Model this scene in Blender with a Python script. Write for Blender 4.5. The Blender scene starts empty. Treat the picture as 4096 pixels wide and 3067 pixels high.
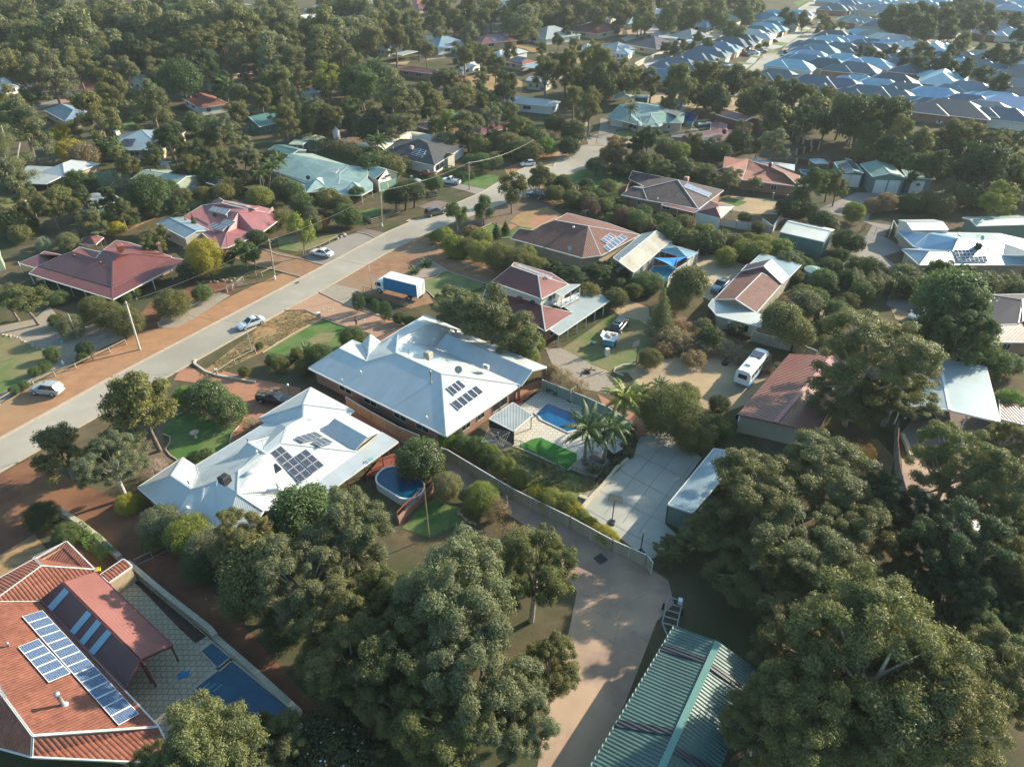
import bpy,math,random
import numpy as np
from mathutils import Vector,Matrix
rnd = random.Random(7)
S = bpy.context.scene
# ---------------------------------------------------------------- camera, sky, sun
CAMH = 57.0; TH = math.radians(35.2); FP = 2701.6; CX,CY = 2048.0,1533.5
cam = bpy.data.cameras.new('camera'); cam.sensor_width = 36; cam.lens = 36 * FP / 4096
cam.clip_end = 6000; cam.clip_start = .5
camo = bpy.data.objects.new('camera',cam); S.collection.objects.link(camo)
camo.location = (0,0,CAMH); camo.rotation_euler = (math.pi / 2 - TH,0,0); S.camera = camo
SUN_AZ = math.radians(29.5); SUN_EL = math.radians(23.5)
w = bpy.data.worlds.new('World'); S.world = w; w.use_nodes = True
nt = w.node_tree; nt.nodes.clear()
sky = nt.nodes.new('ShaderNodeTexSky'); sky.sky_type = 'NISHITA'; sky.sun_disc = False
sky.sun_elevation = SUN_EL; sky.sun_rotation = math.pi / 2 - SUN_AZ
sky.air_density = 1.0; sky.dust_density = 1.0; sky.ozone_density = 1.6
bg = nt.nodes.new('ShaderNodeBackground'); bg.inputs[1].default_value = .14
wo = nt.nodes.new('ShaderNodeOutputWorld')
tint = nt.nodes.new('ShaderNodeMix'); tint.data_type = 'RGBA'; tint.blend_type = 'MULTIPLY'; tint.inputs[0].default_value = 1; tint.inputs[7].default_value = (.86,1.03,.97,1)
nt.links.new(sky.outputs[0],tint.inputs[6]); nt.links.new(tint.outputs[2],bg.inputs[0]); nt.links.new(bg.outputs[0],wo.inputs[0])
sl = bpy.data.lights.new('sun','SUN'); sl.energy = 5.0; sl.angle = math.radians(.5); sl.color = (1,.89,.70)
so = bpy.data.objects.new('sun',sl); S.collection.objects.link(so)
sd = Vector((math.cos(SUN_AZ) * math.cos(SUN_EL),math.sin(SUN_AZ) * math.cos(SUN_EL),math.sin(SUN_EL)))
so.rotation_euler = sd.to_track_quat('Z','Y').to_euler(); so.location = (0,0,200)
S.view_settings.view_transform = 'Standard'; S.view_settings.look = 'None'
S.view_settings.exposure = 1.12; S.view_settings.gamma = 1
S.cycles.max_bounces = 5; S.cycles.diffuse_bounces = 3; S.cycles.glossy_bounces = 2
S.cycles.transmission_bounces = 3; S.cycles.transparent_max_bounces = 4

# ---------------------------------------------------------------- where things stand: the drone survey, photo sightings turned into metres
VW = [0,0,1.0]
def W(x,y,s=1.0): VW[:] = [x,y,s]
def TL(c,r): W(1024 * c,(0,767,1534,2300)[r],2.1592)
CT,ST = math.cos(TH),math.sin(TH)
def src(a,b): return VW[0] + a / VW[2],VW[1] + b / VW[2]
def ray(a,b):
    x,y = src(a,b); u = (x - CX) / FP; v = (y - CY) / FP
    return Vector((u,CT - v * ST,-ST - v * CT))
def G(a,b,z=0.0):
    d = ray(a,b); t = (z - CAMH) / d.z
    return Vector((d.x * t,d.y * t,z))
def onplane(e1,e2,pitch,a,b,lift=0.0):
    d = (e2 - e1).to_2d().normalized(); n = Vector((-d.y,d.x)); k = math.tan(math.radians(pitch))
    r = ray(a,b); # z = e1.z+lift + k*n.(P-e1)
    c = e1.z + lift - k * (n.x * e1.x + n.y * e1.y)
    t = (c - CAMH) / (r.z - k * (n.x * r.x + n.y * r.y))
    return Vector((r.x * t,r.y * t,CAMH + r.z * t))
def proj(p):
    dz = p[2] - CAMH; fw = p[1] * CT - dz * ST; up = p[1] * ST + dz * CT
    return CX + FP * p[0] / fw,CY - FP * up / fw

# ---------------------------------------------------------------- materials
MT = {}
def nodes(name):
    m = bpy.data.materials.new(name); m.use_nodes = True; t = m.node_tree; t.nodes.clear()
    o = t.nodes.new('ShaderNodeOutputMaterial'); b = t.nodes.new('ShaderNodeBsdfPrincipled')
    t.links.new(b.outputs[0],o.inputs[0]); return m,t,b,o
def N(t,k,**kw):
    n = t.nodes.new(k)
    for a,v in kw.items():
        if a.startswith('i_'): n.inputs[int(a[2:])].default_value = v
        else: setattr(n,a,v)
    return n
def c4(c): return (c[0],c[1],c[2],1)
def noise(t,co,sc,det=4,rough=.6):
    n = N(t,'ShaderNodeTexNoise'); n.inputs['Scale'].default_value = sc; n.inputs['Detail'].default_value = det
    n.inputs['Roughness'].default_value = rough
    if co: t.links.new(co,n.inputs['Vector'])
    return n.outputs[0]
def ramp(t,f,a,b):
    n = N(t,'ShaderNodeMapRange'); n.inputs[1].default_value = a; n.inputs[2].default_value = b
    t.links.new(f,n.inputs[0]); return n.outputs[0]
def mixc(t,f,a,b,mode='MIX'):
    n = N(t,'ShaderNodeMix',data_type='RGBA',blend_type=mode)
    if isinstance(f,float): n.inputs[0].default_value = f
    else: t.links.new(f,n.inputs[0])
    for i,v in ((6,a),(7,b)):
        if isinstance(v,tuple): n.inputs[i].default_value = c4(v)
        else: t.links.new(v,n.inputs[i])
    return n.outputs[2]
def math_(t,op,a,b=None):
    n = N(t,'ShaderNodeMath',operation=op)
    for i,v in ((0,a),(1,b)):
        if v is None: continue
        if isinstance(v,(int,float)): n.inputs[i].default_value = v
        else: t.links.new(v,n.inputs[i])
    return n.outputs[0]
def bump(t,b,h,dist,st=1.0):
    n = N(t,'ShaderNodeBump'); n.inputs['Strength'].default_value = st; n.inputs['Distance'].default_value = dist
    t.links.new(h,n.inputs['Height']); t.links.new(n.outputs[0],b.inputs['Normal'])
def worldpos(t): return N(t,'ShaderNodeNewGeometry').outputs['Position']
def mat(name,c1,c2=None,sc=.6,rough=.8,spec=.3,bd=0,bs=8,c3=None,sc3=.05,metal=0,coat=0):
    """plain procedural: two tones by noise, a third by broad noise, optional bump"""
    if name in MT: return MT[name]
    m,t,b,o = nodes(name); p = worldpos(t)
    c2 = c2 or tuple(x * .8 for x in c1)
    col = mixc(t,ramp(t,noise(t,p,sc),.35,.65),c1,c2)
    if c3: col = mixc(t,ramp(t,noise(t,p,sc3,5),.45,.6),col,c3)
    t.links.new(col,b.inputs['Base Color'])
    b.inputs['Roughness'].default_value = rough; b.inputs['Specular IOR Level'].default_value = spec
    b.inputs['Metallic'].default_value = metal; b.inputs['Coat Weight'].default_value = coat
    if bd: bump(t,b,noise(t,p,bs,5),bd)
    MT[name] = m; return m
def metal_roof(name,c,period=.19,rough=.42,amp=.03,dirt=.18,objcol=False,metal=.25):
    """corrugated painted steel sheets, ribs run up the slope"""
    if name in MT: return MT[name]
    m,t,b,o = nodes(name); p = worldpos(t)
    uv = N(t,'ShaderNodeUVMap').outputs[0]; sp = N(t,'ShaderNodeSeparateXYZ'); t.links.new(uv,sp.inputs[0])
    u = sp.outputs[0]
    base = N(t,'ShaderNodeObjectInfo').outputs['Color'] if objcol else c
    d = tuple(x * (1 - dirt) * y for x,y in zip((1,1,1),(1,.95,.88)))
    col = mixc(t,ramp(t,noise(t,p,.35,6,.7),.4,.75),base if objcol else c,(d[0],d[1],d[2]),'MULTIPLY') if True else c
    sheet = N(t,'ShaderNodeTexWhiteNoise',noise_dimensions='1D'); t.links.new(math_(t,'FLOOR',math_(t,'DIVIDE',u,.76)),sheet.inputs['W'])
    col = mixc(t,ramp(t,sheet.outputs[0],-1.5,5),col,(.6,.6,.6),'MULTIPLY')
    t.links.new(col,b.inputs['Base Color'])
    h = math_(t,'SINE',math_(t,'MULTIPLY',u,6.2832 / period))
    h = math_(t,'ADD',h,math_(t,'MULTIPLY',noise(t,p,1.2,3),.6))
    bump(t,b,h,amp,.6)
    b.inputs['Roughness'].default_value = rough; b.inputs['Specular IOR Level'].default_value = .7; b.inputs['Metallic'].default_value = metal
    MT[name] = m; return m
def tile_roof(name,c,c2,lichen=(.5,.47,.4),pu=.3,pv=.34,amp=.05,rough=.7,lic=.62):
    if name in MT: return MT[name]
    m,t,b,o = nodes(name); p = worldpos(t)
    uv = N(t,'ShaderNodeUVMap').outputs[0]; sp = N(t,'ShaderNodeSeparateXYZ'); t.links.new(uv,sp.inputs[0])
    u,v = sp.outputs[0],sp.outputs[1]
    ru = math_(t,'DIVIDE',u,pu); rv = math_(t,'DIVIDE',v,pv)
    cb = N(t,'ShaderNodeCombineXYZ'); t.links.new(math_(t,'FLOOR',ru),cb.inputs[0]); t.links.new(math_(t,'FLOOR',rv),cb.inputs[1])
    wn = N(t,'ShaderNodeTexWhiteNoise',noise_dimensions='2D'); t.links.new(cb.outputs[0],wn.inputs['Vector'])
    col = mixc(t,ramp(t,wn.outputs[0],0,1),c,c2)
    col = mixc(t,ramp(t,noise(t,p,.5,5),.4,.7),col,(.72,.7,.68),'MULTIPLY')
    col = mixc(t,ramp(t,noise(t,p,1.9,6,.75),lic,lic + .1),col,lichen)
    t.links.new(col,b.inputs['Base Color'])
    hu = math_(t,'ABSOLUTE',math_(t,'SINE',math_(t,'MULTIPLY',ru,3.1416)))
    hv = math_(t,'SUBTRACT',1.0,math_(t,'FRACT',rv))
    bump(t,b,math_(t,'ADD',hu,hv),amp,1.0)
    b.inputs['Roughness'].default_value = rough; b.inputs['Specular IOR Level'].default_value = .35
    MT[name] = m; return m
def brick(name,c,c2,mortar=(.4,.36,.3),bw=.24,bh=.086,rough=.85):
    if name in MT: return MT[name]
    m,t,b,o = nodes(name)
    uv = N(t,'ShaderNodeUVMap').outputs[0]; n = N(t,'ShaderNodeTexBrick')
    n.inputs['Scale'].default_value = 1; n.inputs['Brick Width'].default_value = bw; n.inputs['Row Height'].default_value = bh
    n.inputs['Mortar Size'].default_value = .08 * bh; n.inputs['Color1'].default_value = c4(c); n.inputs['Color2'].default_value = c4(c2)
    n.inputs['Mortar'].default_value = c4(mortar); t.links.new(uv,n.inputs['Vector'])
    col = mixc(t,ramp(t,noise(t,worldpos(t),.7),.3,.8),n.outputs[0],(.8,.78,.76),'MULTIPLY')
    t.links.new(col,b.inputs['Base Color']); b.inputs['Roughness'].default_value = rough
    MT[name] = m; return m
def ribbed(name,c,period=.2,rough=.55,amp=.03):
    """fence and shed cladding, vertical ribs"""
    return metal_roof(name,c,period,rough,amp,.12,metal=0)
def leafmat(name,gloss=.45,trans=.3,gl=.35):
    if name in MT: return MT[name]
    m,t,b,o = nodes(name)
    oc = N(t,'ShaderNodeObjectInfo').outputs['Color']; g = N(t,'ShaderNodeNewGeometry')
    col = mixc(t,g.outputs['Random Per Island'],oc,(.62,.66,.6),'MULTIPLY')
    col = mixc(t,ramp(t,g.outputs['Random Per Island'],.85,1.0),col,(1.45,1.38,1.2),'MULTIPLY')
    tc = N(t,'ShaderNodeTexCoord').outputs['Object']
    col = mixc(t,ramp(t,noise(t,tc,3.5,3),.4,.7),col,(1.15,1.06,.9),'MULTIPLY')
    t.links.new(col,b.inputs['Base Color']); b.inputs['Roughness'].default_value = gloss; b.inputs['Specular IOR Level'].default_value = gl
    tr = N(t,'ShaderNodeBsdfTranslucent'); t.links.new(mixc(t,1.0,col,(1.1,1.15,.7),'MULTIPLY'),tr.inputs[0])
    mx = N(t,'ShaderNodeMixShader'); mx.inputs[0].default_value = trans
    t.links.new(b.outputs[0],mx.inputs[1]); t.links.new(tr.outputs[0],mx.inputs[2]); t.links.new(mx.outputs[0],o.inputs[0])
    MT[name] = m; return m
def glassy(name,c,rough=.08):
    if name in MT: return MT[name]
    m,t,b,o = nodes(name); b.inputs['Base Color'].default_value = c4(c); b.inputs['Roughness'].default_value = rough
    b.inputs['Specular IOR Level'].default_value = .6; MT[name] = m; return m
def paint(name,c,rough=.3,coat=.3):
    if name in MT: return MT[name]
    m,t,b,o = nodes(name); col = mixc(t,ramp(t,noise(t,worldpos(t),2.5),.3,.8),c,tuple(x * .88 for x in c))
    t.links.new(col,b.inputs['Base Color']); b.inputs['Roughness'].default_value = rough; b.inputs['Coat Weight'].default_value = coat
    MT[name] = m; return m
def solarmat(name='solar_cells',c=(.012,.018,.04),line=(.28,.3,.33),cell=.16):
    if name in MT: return MT[name]
    m,t,b,o = nodes(name)
    uv = N(t,'ShaderNodeUVMap').outputs[0]; n = N(t,'ShaderNodeTexBrick'); n.offset = 0
    n.inputs['Scale'].default_value = 1; n.inputs['Brick Width'].default_value = cell; n.inputs['Row Height'].default_value = cell
    n.inputs['Mortar Size'].default_value = .006; n.inputs['Color1'].default_value = c4(c); n.inputs['Color2'].default_value = c4((c[0] * 1.5,c[1] * 1.6,c[2] * 1.7))
    n.inputs['Mortar'].default_value = c4(line); t.links.new(uv,n.inputs['Vector'])
    t.links.new(n.outputs[0],b.inputs['Base Color']); b.inputs['Roughness'].default_value = .22; b.inputs['Specular IOR Level'].default_value = .3
    MT[name] = m; return m

# ---------------------------------------------------------------- mesh builder
class MB:
    def __init__(s): s.v = []; s.f = []; s.mi = []; s.cur = 0
    def face(s,pts):
        i = len(s.v); s.v += [tuple(p) for p in pts]; s.f.append(tuple(range(i,i + len(pts)))); s.mi.append(s.cur); return s
    def box(s,c,sx,sy,sz,rz=0.0,top=1.0,bot=False):
        """box standing on c, top scaled by top"""
        co,si = math.cos(rz),math.sin(rz); q = []
        for z,k in ((0,1.0),(sz,top)):
            for x,y in ((-1,-1),(1,-1),(1,1),(-1,1)):
                x2,y2 = x * sx / 2 * k,y * sy / 2 * k
                q.append((c[0] + x2 * co - y2 * si,c[1] + x2 * si + y2 * co,c[2] + z))
        for a in ((4,5,6,7),(0,1,5,4),(1,2,6,5),(2,3,7,6),(3,0,4,7),(3,2,1,0)): s.face([q[i] for i in a])
        return s
    def beam(s,p,q,w,h=None):
        """rectangular bar from p to q"""
        p,q = Vector(p),Vector(q); d = (q - p); L = d.length
        if L < 1e-6: return s
        d /= L; up = Vector((0,0,1)) if abs(d.z) < .95 else Vector((1,0,0))
        a = d.cross(up).normalized() * w / 2; b = a.cross(d).normalized() * (h or w) / 2
        r = [[e + a * i + b * j for i,j in ((-1,-1),(1,-1),(1,1),(-1,1))] for e in (p,q)]
        for k in range(4): s.face([r[0][k],r[0][(k + 1) % 4],r[1][(k + 1) % 4],r[1][k]])
        s.face(r[1]); s.face(r[0][::-1]); return s
    def tube(s,pts,rad,n=7,cap=True):
        i0 = len(s.v); P = [Vector(p) for p in pts]
        for k,p in enumerate(P):
            d = (P[min(k + 1,len(P) - 1)] - P[max(k - 1,0)]).normalized()
            up = Vector((0,0,1)) if abs(d.z) < .9 else Vector((1,0,0))
            a = d.cross(up).normalized(); b = a.cross(d); r = rad[k] if hasattr(rad,'__len__') else rad
            for j in range(n):
                t = 2 * math.pi * j / n; s.v.append(tuple(p + a * r * math.cos(t) + b * r * math.sin(t)))
        for k in range(len(P) - 1):
            for j in range(n):
                j2 = (j + 1) % n; s.f.append((i0 + k * n + j,i0 + k * n + j2,i0 + (k + 1) * n + j2,i0 + (k + 1) * n + j)); s.mi.append(s.cur)
        if cap: s.f.append(tuple(i0 + (len(P) - 1) * n + j for j in range(n))); s.mi.append(s.cur)
        return s
    def lathe(s,c,prof,n=20):
        """prof = (r,z) list turned about c"""
        i0 = len(s.v)
        for r,z in prof:
            for j in range(n):
                t = 2 * math.pi * j / n; s.v.append((c[0] + r * math.cos(t),c[1] + r * math.sin(t),c[2] + z))
        for k in range(len(prof) - 1):
            for j in range(n):
                j2 = (j + 1) % n; s.f.append((i0 + k * n + j,i0 + k * n + j2,i0 + (k + 1) * n + j2,i0 + (k + 1) * n + j)); s.mi.append(s.cur)
        return s
    def prism(s,poly,z0,z1):
        """vertical prism on a plan polygon (ccw)"""
        n = len(poly); P = [Vector(p).to_2d() for p in poly]
        s.face([(p.x,p.y,z1) for p in P])
        for i in range(n):
            a,b = P[i],P[(i + 1) % n]; s.face([(a.x,a.y,z0),(b.x,b.y,z0),(b.x,b.y,z1),(a.x,a.y,z1)])
        return s
    def build(s,name,mats,parent=None,smooth=False,local=False):
        me = bpy.data.meshes.new(name)
        off = Vector((0,0,0))
        if parent is not None and not local:
            M = parent.matrix_basis.copy(); pp = parent.parent
            while pp: M = pp.matrix_basis @ M; pp = pp.parent
            Mi = M.inverted(); V = [tuple(Mi @ Vector(p)) for p in s.v]
        else: V = s.v
        me.from_pydata(V,[],s.f)
        if not isinstance(mats,(list,tuple)): mats = [mats]
        for m in mats: me.materials.append(m)
        if len(mats) > 1: me.polygons.foreach_set('material_index',s.mi)
        uvl = me.uv_layers.new(name='UVMap').data
        for p in me.polygons:
            n = p.normal
            if n.length < .5: continue
            if abs(n.z) > .999: ud,vd = Vector((1,0,0)),Vector((0,1,0))
            else:
                ud = Vector((-n.y,n.x,0)).normalized(); vd = n.cross(ud)
            for li in p.loop_indices:
                c = me.vertices[me.loops[li].vertex_index].co; uvl[li].uv = (c.dot(ud),c.dot(vd))
        if smooth: me.polygons.foreach_set('use_smooth',[True] * len(me.polygons))
        o = bpy.data.objects.new(name,me); S.collection.objects.link(o)
        if parent is not None: o.parent = parent
        return o
def empty(name,loc,rz=0.0):
    o = bpy.data.objects.new(name,None); S.collection.objects.link(o); o.location = loc; o.rotation_euler = (0,0,rz)
    o.empty_display_size = .5; o.matrix_basis = Matrix.Translation(Vector(loc)) @ Matrix.Rotation(rz,4,'Z'); return o
def tag(o,label=None,cat=None,group=None,kind=None):
    if label: o['label'] = label
    if cat: o['category'] = cat
    if group: o['group'] = group
    if kind: o['kind'] = kind
    return o
def center(pts):
    c = sum((Vector(p) for p in pts),Vector((0,0,0))) / len(pts); return Vector((c.x,c.y,0))
# ---------------------------------------------------------------- materials in use
WHITE = metal_roof('roof_pale_grey_steel',(.60,.635,.64),.17,.4,.018,dirt=.1,metal=.3)
MAROON = metal_roof('roof_maroon_steel',(.20,.055,.05),.17,.45,objcol=False)
PINKR = metal_roof('roof_pink_red_steel',(.42,.16,.16),.17,.5)
REDST = metal_roof('roof_red_steel',(.23,.075,.068),.17,.42)
GREENST = metal_roof('roof_pale_green_steel',(.33,.47,.43),.17,.42,dirt=.35)
TEALST = metal_roof('roof_green_steel',(.10,.24,.21),.19,.45)
DGREEN = metal_roof('roof_dark_green_steel',(.04,.105,.095),.33,.55,.035,dirt=.3,metal=0)
DARKT = tile_roof('roof_charcoal_tiles',(.055,.055,.06),(.09,.085,.09),(.2,.2,.2))
BROWNT = tile_roof('roof_brown_tiles',(.15,.065,.05),(.20,.09,.07),(.42,.4,.36))
BROWNT2 = tile_roof('roof_dark_brown_tiles',(.075,.05,.052),(.12,.085,.08),(.25,.23,.22))
REDT = tile_roof('roof_red_tiles',(.23,.075,.05),(.3,.11,.07))
ORANGET = tile_roof('roof_orange_tiles',(.30,.11,.066),(.22,.075,.048),(.5,.42,.33),lic=.7)
PALEGREENST = metal_roof('roof_pale_cream_green_steel',(.40,.46,.38),.2,.5)
GREYST = metal_roof('roof_grey_steel',(.34,.37,.37),.2,.45,dirt=.3)
BLUEST = metal_roof('roof_blue_grey_steel',(.30,.40,.46),.2,.4)
RUSTST = metal_roof('roof_striped_red_steel',(.28,.10,.085),.3,.5,.05,dirt=.45)
OBJST = metal_roof('roof_estate_steel',(.3,.3,.3),.25,.42,.02,objcol=True,metal=.1)
BRICKR = brick('brick_red',(.34,.15,.09),(.26,.11,.07))
BRICKC = brick('brick_cream',(.5,.38,.25),(.42,.31,.2))
RENDER = mat('render_white',(.62,.6,.55),(.55,.53,.48),.8,.85)
CREAM = mat('wall_cream',(.6,.54,.42),(.52,.46,.35),.8,.85)
LIMESTONE = brick('limestone_blocks',(.55,.48,.36),(.46,.4,.3),(.36,.31,.24),.5,.2)
TRIM = paint('trim_pale',(.62,.62,.58),.4,0)
TRIMW = paint('trim_white',(.75,.75,.72),.35,0)
TRIMR = paint('trim_dark_red',(.17,.045,.04),.45,0)
DARKM = paint('dark_metal',(.03,.03,.032),.4,0)
GREYM = paint('grey_metal',(.3,.31,.32),.35,0)
GLASS = glassy('window_glass',(.02,.026,.032))
SOLAR = solarmat(); SOLARB = solarmat('solar_cells_blue',(.03,.06,.12),(.4,.43,.46),.16)
SOLARG = solarmat('solar_hot_water_glass',(.1,.11,.11),(.12,.13,.13),.3)
WOOD = mat('weathered_timber',(.34,.28,.2),(.24,.19,.13),3,.85)
WOODR = mat('red_stained_timber',(.25,.08,.05),(.2,.06,.04),3,.7)
SHED_G = ribbed('cladding_green',(.07,.15,.12)); SHED_C = ribbed('cladding_cream',(.5,.47,.38)); SHED_M = ribbed('cladding_maroon',(.13,.03,.035))
SHED_GR = ribbed('cladding_grey',(.3,.31,.29)); SHED_PG = ribbed('cladding_pale_green',(.34,.4,.3)); SHED_T = ribbed('cladding_teal',(.11,.2,.19))

class House:
    """one building: an Empty at its base, parts added under it. pts 'name x y [ref|z]' ; eaves 's A B;' ccw seen from above"""
    def __init__(h,name,label,cat,pts,eaves='',ze=2.6,pitch=24,base=None,group=None):
        h.ze = ze; h.pitch = pitch; h.e = {}; h.p = {}
        raw = [q.split() for q in pts.split(';') if q.strip()]
        for r in raw:
            if len(r) == 3: h.p[r[0]] = G(float(r[1]),float(r[2]),ze)
            elif r[3].replace('.','').replace('-','').isdigit(): h.p[r[0]] = G(float(r[1]),float(r[2]),float(r[3]))
        for q in eaves.split(';'):
            q = q.split()
            if q: h.e[q[0]] = (h.p[q[1]],h.p[q[2]],float(q[3]) if len(q) > 3 else pitch)
        for r in raw:
            if r[0] not in h.p: h.p[r[0]] = h.pt(float(r[1]),float(r[2]),r[3])
        h.o = empty(name,base if base is not None else center(h.p.values())); tag(h.o,label,cat,group)
    def pt(h,a,b,ref,lift=0.0):
        e = h.e[ref]; return onplane(e[0],e[1],e[2],a,b,lift)
    def roof(h,faces,m,name='roof',fascia=.17,fm=None,label=None):
        mb = MB(); F = [q.split() for q in faces.split(';') if q.strip()]; cnt = {}
        for f in F:
            P = [h.p[k] for k in f]
            # orient up
            n = sum(((P[i].cross(P[(i + 1) % len(P)])) for i in range(len(P))),Vector((0,0,0)))
            if n.z < 0: P = P[::-1]
            mb.face(P)
            for i in range(len(f)):
                k = (f[i],f[(i + 1) % len(f)]); cnt.setdefault(tuple(sorted(k)),[]).append(k)
        o = mb.build(name,m,h.o)
        if label: o['label'] = label
        if fascia:
            g = MB(); c = center([h.p[k] for f in F for k in f])
            for k,l in cnt.items():
                if len(l) == 1:
                    a,b = h.p[k[0]],h.p[k[1]]
                    if (b - a).length < .05: continue
                    d = Vector((b.y - a.y,a.x - b.x,0)); d.normalize()
                    if d.dot((a + b) / 2 - c) < 0: d = -d
                    dz = Vector((0,0,-fascia)); e = d * .09; up = Vector((0,0,.015))
                    q = [a + e + up,b + e + up,b + e + dz,a + e + dz]
                    g.face(q); g.face([a + up - d * .03,b + up - d * .03,q[1],q[0]]); g.face([a + dz,b + dz,q[2],q[3]]); g.face([a + up,b + up,b + dz,a + dz])
            if g.f: g.build('gutter',fm or TRIM,h.o)
        # ridge and hip caps
        rc = MB()
        for k,l in cnt.items():
            if len(l) == 2:
                a,b = h.p[k[0]],h.p[k[1]]
                if min(a.z,b.z) > h.ze + .4 or abs(a.z - b.z) > .3:
                    rc.beam(a + Vector((0,0,.01)),b + Vector((0,0,.01)),.2,.07)
        if rc.f: rc.build('ridge_cap',m if m in (BROWNT,BROWNT2,REDT,ORANGET,DARKT) else (fm or m),h.o)
        return o
    def wall(h,names,m,inset=.5,z0=0.0,top=None,wins=(),doors=(),name='wall',frame=None):
        """closed wall ring from named eave corners (ccw), set in by inset; wins: (edge, t0, t1, z0, z1)"""
        P = [(h.p[k] if isinstance(k,str) else Vector(k)).to_2d() for k in (names.split() if isinstance(names,str) else names)]; n = len(P)
        ar = sum(P[i].x * P[(i + 1) % n].y - P[(i + 1) % n].x * P[i].y for i in range(n))
        if ar < 0: P = P[::-1]
        D = [(P[(i + 1) % n] - P[i]).normalized() for i in range(n)]; Q = []
        for i in range(n):
            d0,d1 = D[i - 1],D[i]; n0,n1 = Vector((-d0.y,d0.x)),Vector((-d1.y,d1.x)); k = 1 + n0.dot(n1)
            Q.append(P[i] + (n0 + n1) * (inset / max(k,.4)))
        z1 = h.ze + .02 if top is None else top; mb = MB()
        for i in range(n):
            a,b = Q[i],Q[(i + 1) % n]; mb.face([(a.x,a.y,z0),(b.x,b.y,z0),(b.x,b.y,z1),(a.x,a.y,z1)])
        mb.build(name,m,h.o); h.q = Q
        for k,ws in (('window',wins),('door',doors)):
            for i,t0,t1,za,zb in ws: h.opening(Q[i],Q[(i + 1) % n],t0,t1,za,zb,k,frame)
        return Q
    def opening(h,a,b,t0,t1,za,zb,kind='window',frame=None):
        d = (b - a).normalized(); nn = Vector((d.y,-d.x)); p,q = a.lerp(b,t0),a.lerp(b,t1)
        def V(p,z,k): return Vector((p.x + nn.x * k,p.y + nn.y * k,z))
        f = MB(); fr = frame or TRIM
        for (x,y) in (((p,za),(q,za)),((p,zb),(q,zb)),((p,za),(p,zb)),((q,za),(q,zb)),((p.lerp(q,.5),za),(p.lerp(q,.5),zb))):
            f.beam(V(x[0],x[1],.03),V(y[0],y[1],.03),.07)
        if kind == 'window':
            o = f.build('window',fr,h.o); MB().face([V(p,za,.02),V(q,za,.02),V(q,zb,.02),V(p,zb,.02)]).build('pane',GLASS,o)
        else:
            m = {'garage_door': TRIM,'door': TRIMW}[kind if kind in ('garage_door',) else 'door']
            g = MB().face([V(p,za,.035),V(q,za,.035),V(q,zb,.035),V(p,zb,.035)])
            nr = 4 if kind == 'garage_door' else 0
            for k in range(1,nr): z = za + (zb - za) * k / nr; g.beam(V(p,z,.04),V(q,z,.04),.03)
            g.build(kind,frame or m,h.o)
    def face(h,name,pts,m,two=False):
        mb = MB(); mb.face(pts)
        return mb.build(name,m,h.o)
    def panels(h,ref,quad,nu,nv,lift=.14,m=None,name='solar_panel',frame=None,tilt=0.0):
        """nu x nv panels filling the pixel quad a,b,c,d on plane ref (or explicit z)"""
        C = [(h.pt(x,y,ref,lift) if isinstance(ref,str) else G(x,y,ref)) for x,y in quad]
        n = (C[1] - C[0]).cross(C[3] - C[0]).normalized()
        if n.z < 0: n = -n
        for i in range(nu):
            for j in range(nv):
                def B(u,v): return C[0].lerp(C[1],u).lerp(C[3].lerp(C[2],u),v)
                u0,u1,v0,v1 = (i + .02) / nu,(i + .98) / nu,(j + .02) / nv,(j + .98) / nv
                q = [B(u0,v0),B(u1,v0),B(u1,v1),B(u0,v1)]; L = (q[0] - q[2]).length
                e = .045 / max((q[1] - q[0]).length,.2); g = .045 / max((q[3] - q[0]).length,.2)
                du,dv = (u1 - u0) * e,(v1 - v0) * g
                r = [B(u0 + du,v0 + dv),B(u1 - du,v0 + dv),B(u1 - du,v1 - dv),B(u0 + du,v1 - dv)]
                mb = MB(); mb.cur = 0; mb.face([x + n * .004 for x in r]); mb.cur = 1
                for k in range(4):
                    k2 = (k + 1) % 4; mb.face([q[k],q[k2],r[k2] + n * .004,r[k] + n * .004]); mb.face([q[k] - n * .05,q[k2] - n * .05,q[k2],q[k]])
                mb.build(name,[m or SOLAR,frame or TRIMW],h.o)
    def post(h,a,b,z1=None,m=None,w=.11,z0=0.0,wp=None):
        """post whose foot is seen at a,b"""
        p = wp or G(a,b,z0); MB().beam((p.x,p.y,z0),(p.x,p.y,z1 or h.ze),w).build('post',m or TRIM,h.o)
    def posts(h,n1,n2,k,inset=.15,z1=None,m=None,w=.11):
        a,b = h.p[n1],h.p[n2]; d = (b - a).normalized(); nn = Vector((-d.y,d.x,0)) * inset
        for i in range(k):
            p = a.lerp(b,(i + .03) / (k - 1 + .06) if k > 1 else .5) + nn; h.post(0,0,z1 or min(a.z,b.z) - .05,m,w,wp=p)
    # roof fittings
    def cooler(h,a,b,ref,m=None,s=.95,rz=-.55,lift=0):
        p = h.pt(a,b,ref) if isinstance(ref,str) else G(a,b,ref); p = p + Vector((0,0,-.25)); mb = MB()
        mb.box(p + Vector((0,0,.3)),s,s,s * .8,rz); mb.box(p + Vector((0,0,.3 + s * .8)),s * 1.04,s * 1.04,.14,rz,.6); mb.box(p,s * .55,s * .55,.35,rz)
        for k in range(6): mb.box(p + Vector((0,0,.42 + k * s * .11)),s * 1.03,s * .8,.03,rz); mb.box(p + Vector((0,0,.42 + k * s * .11)),s * .8,s * 1.03,.03,rz)
        mb.build('evaporative_cooler',m or mat('cooler_beige',(.42,.37,.28),(.36,.32,.24),2,.6),h.o)
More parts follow.
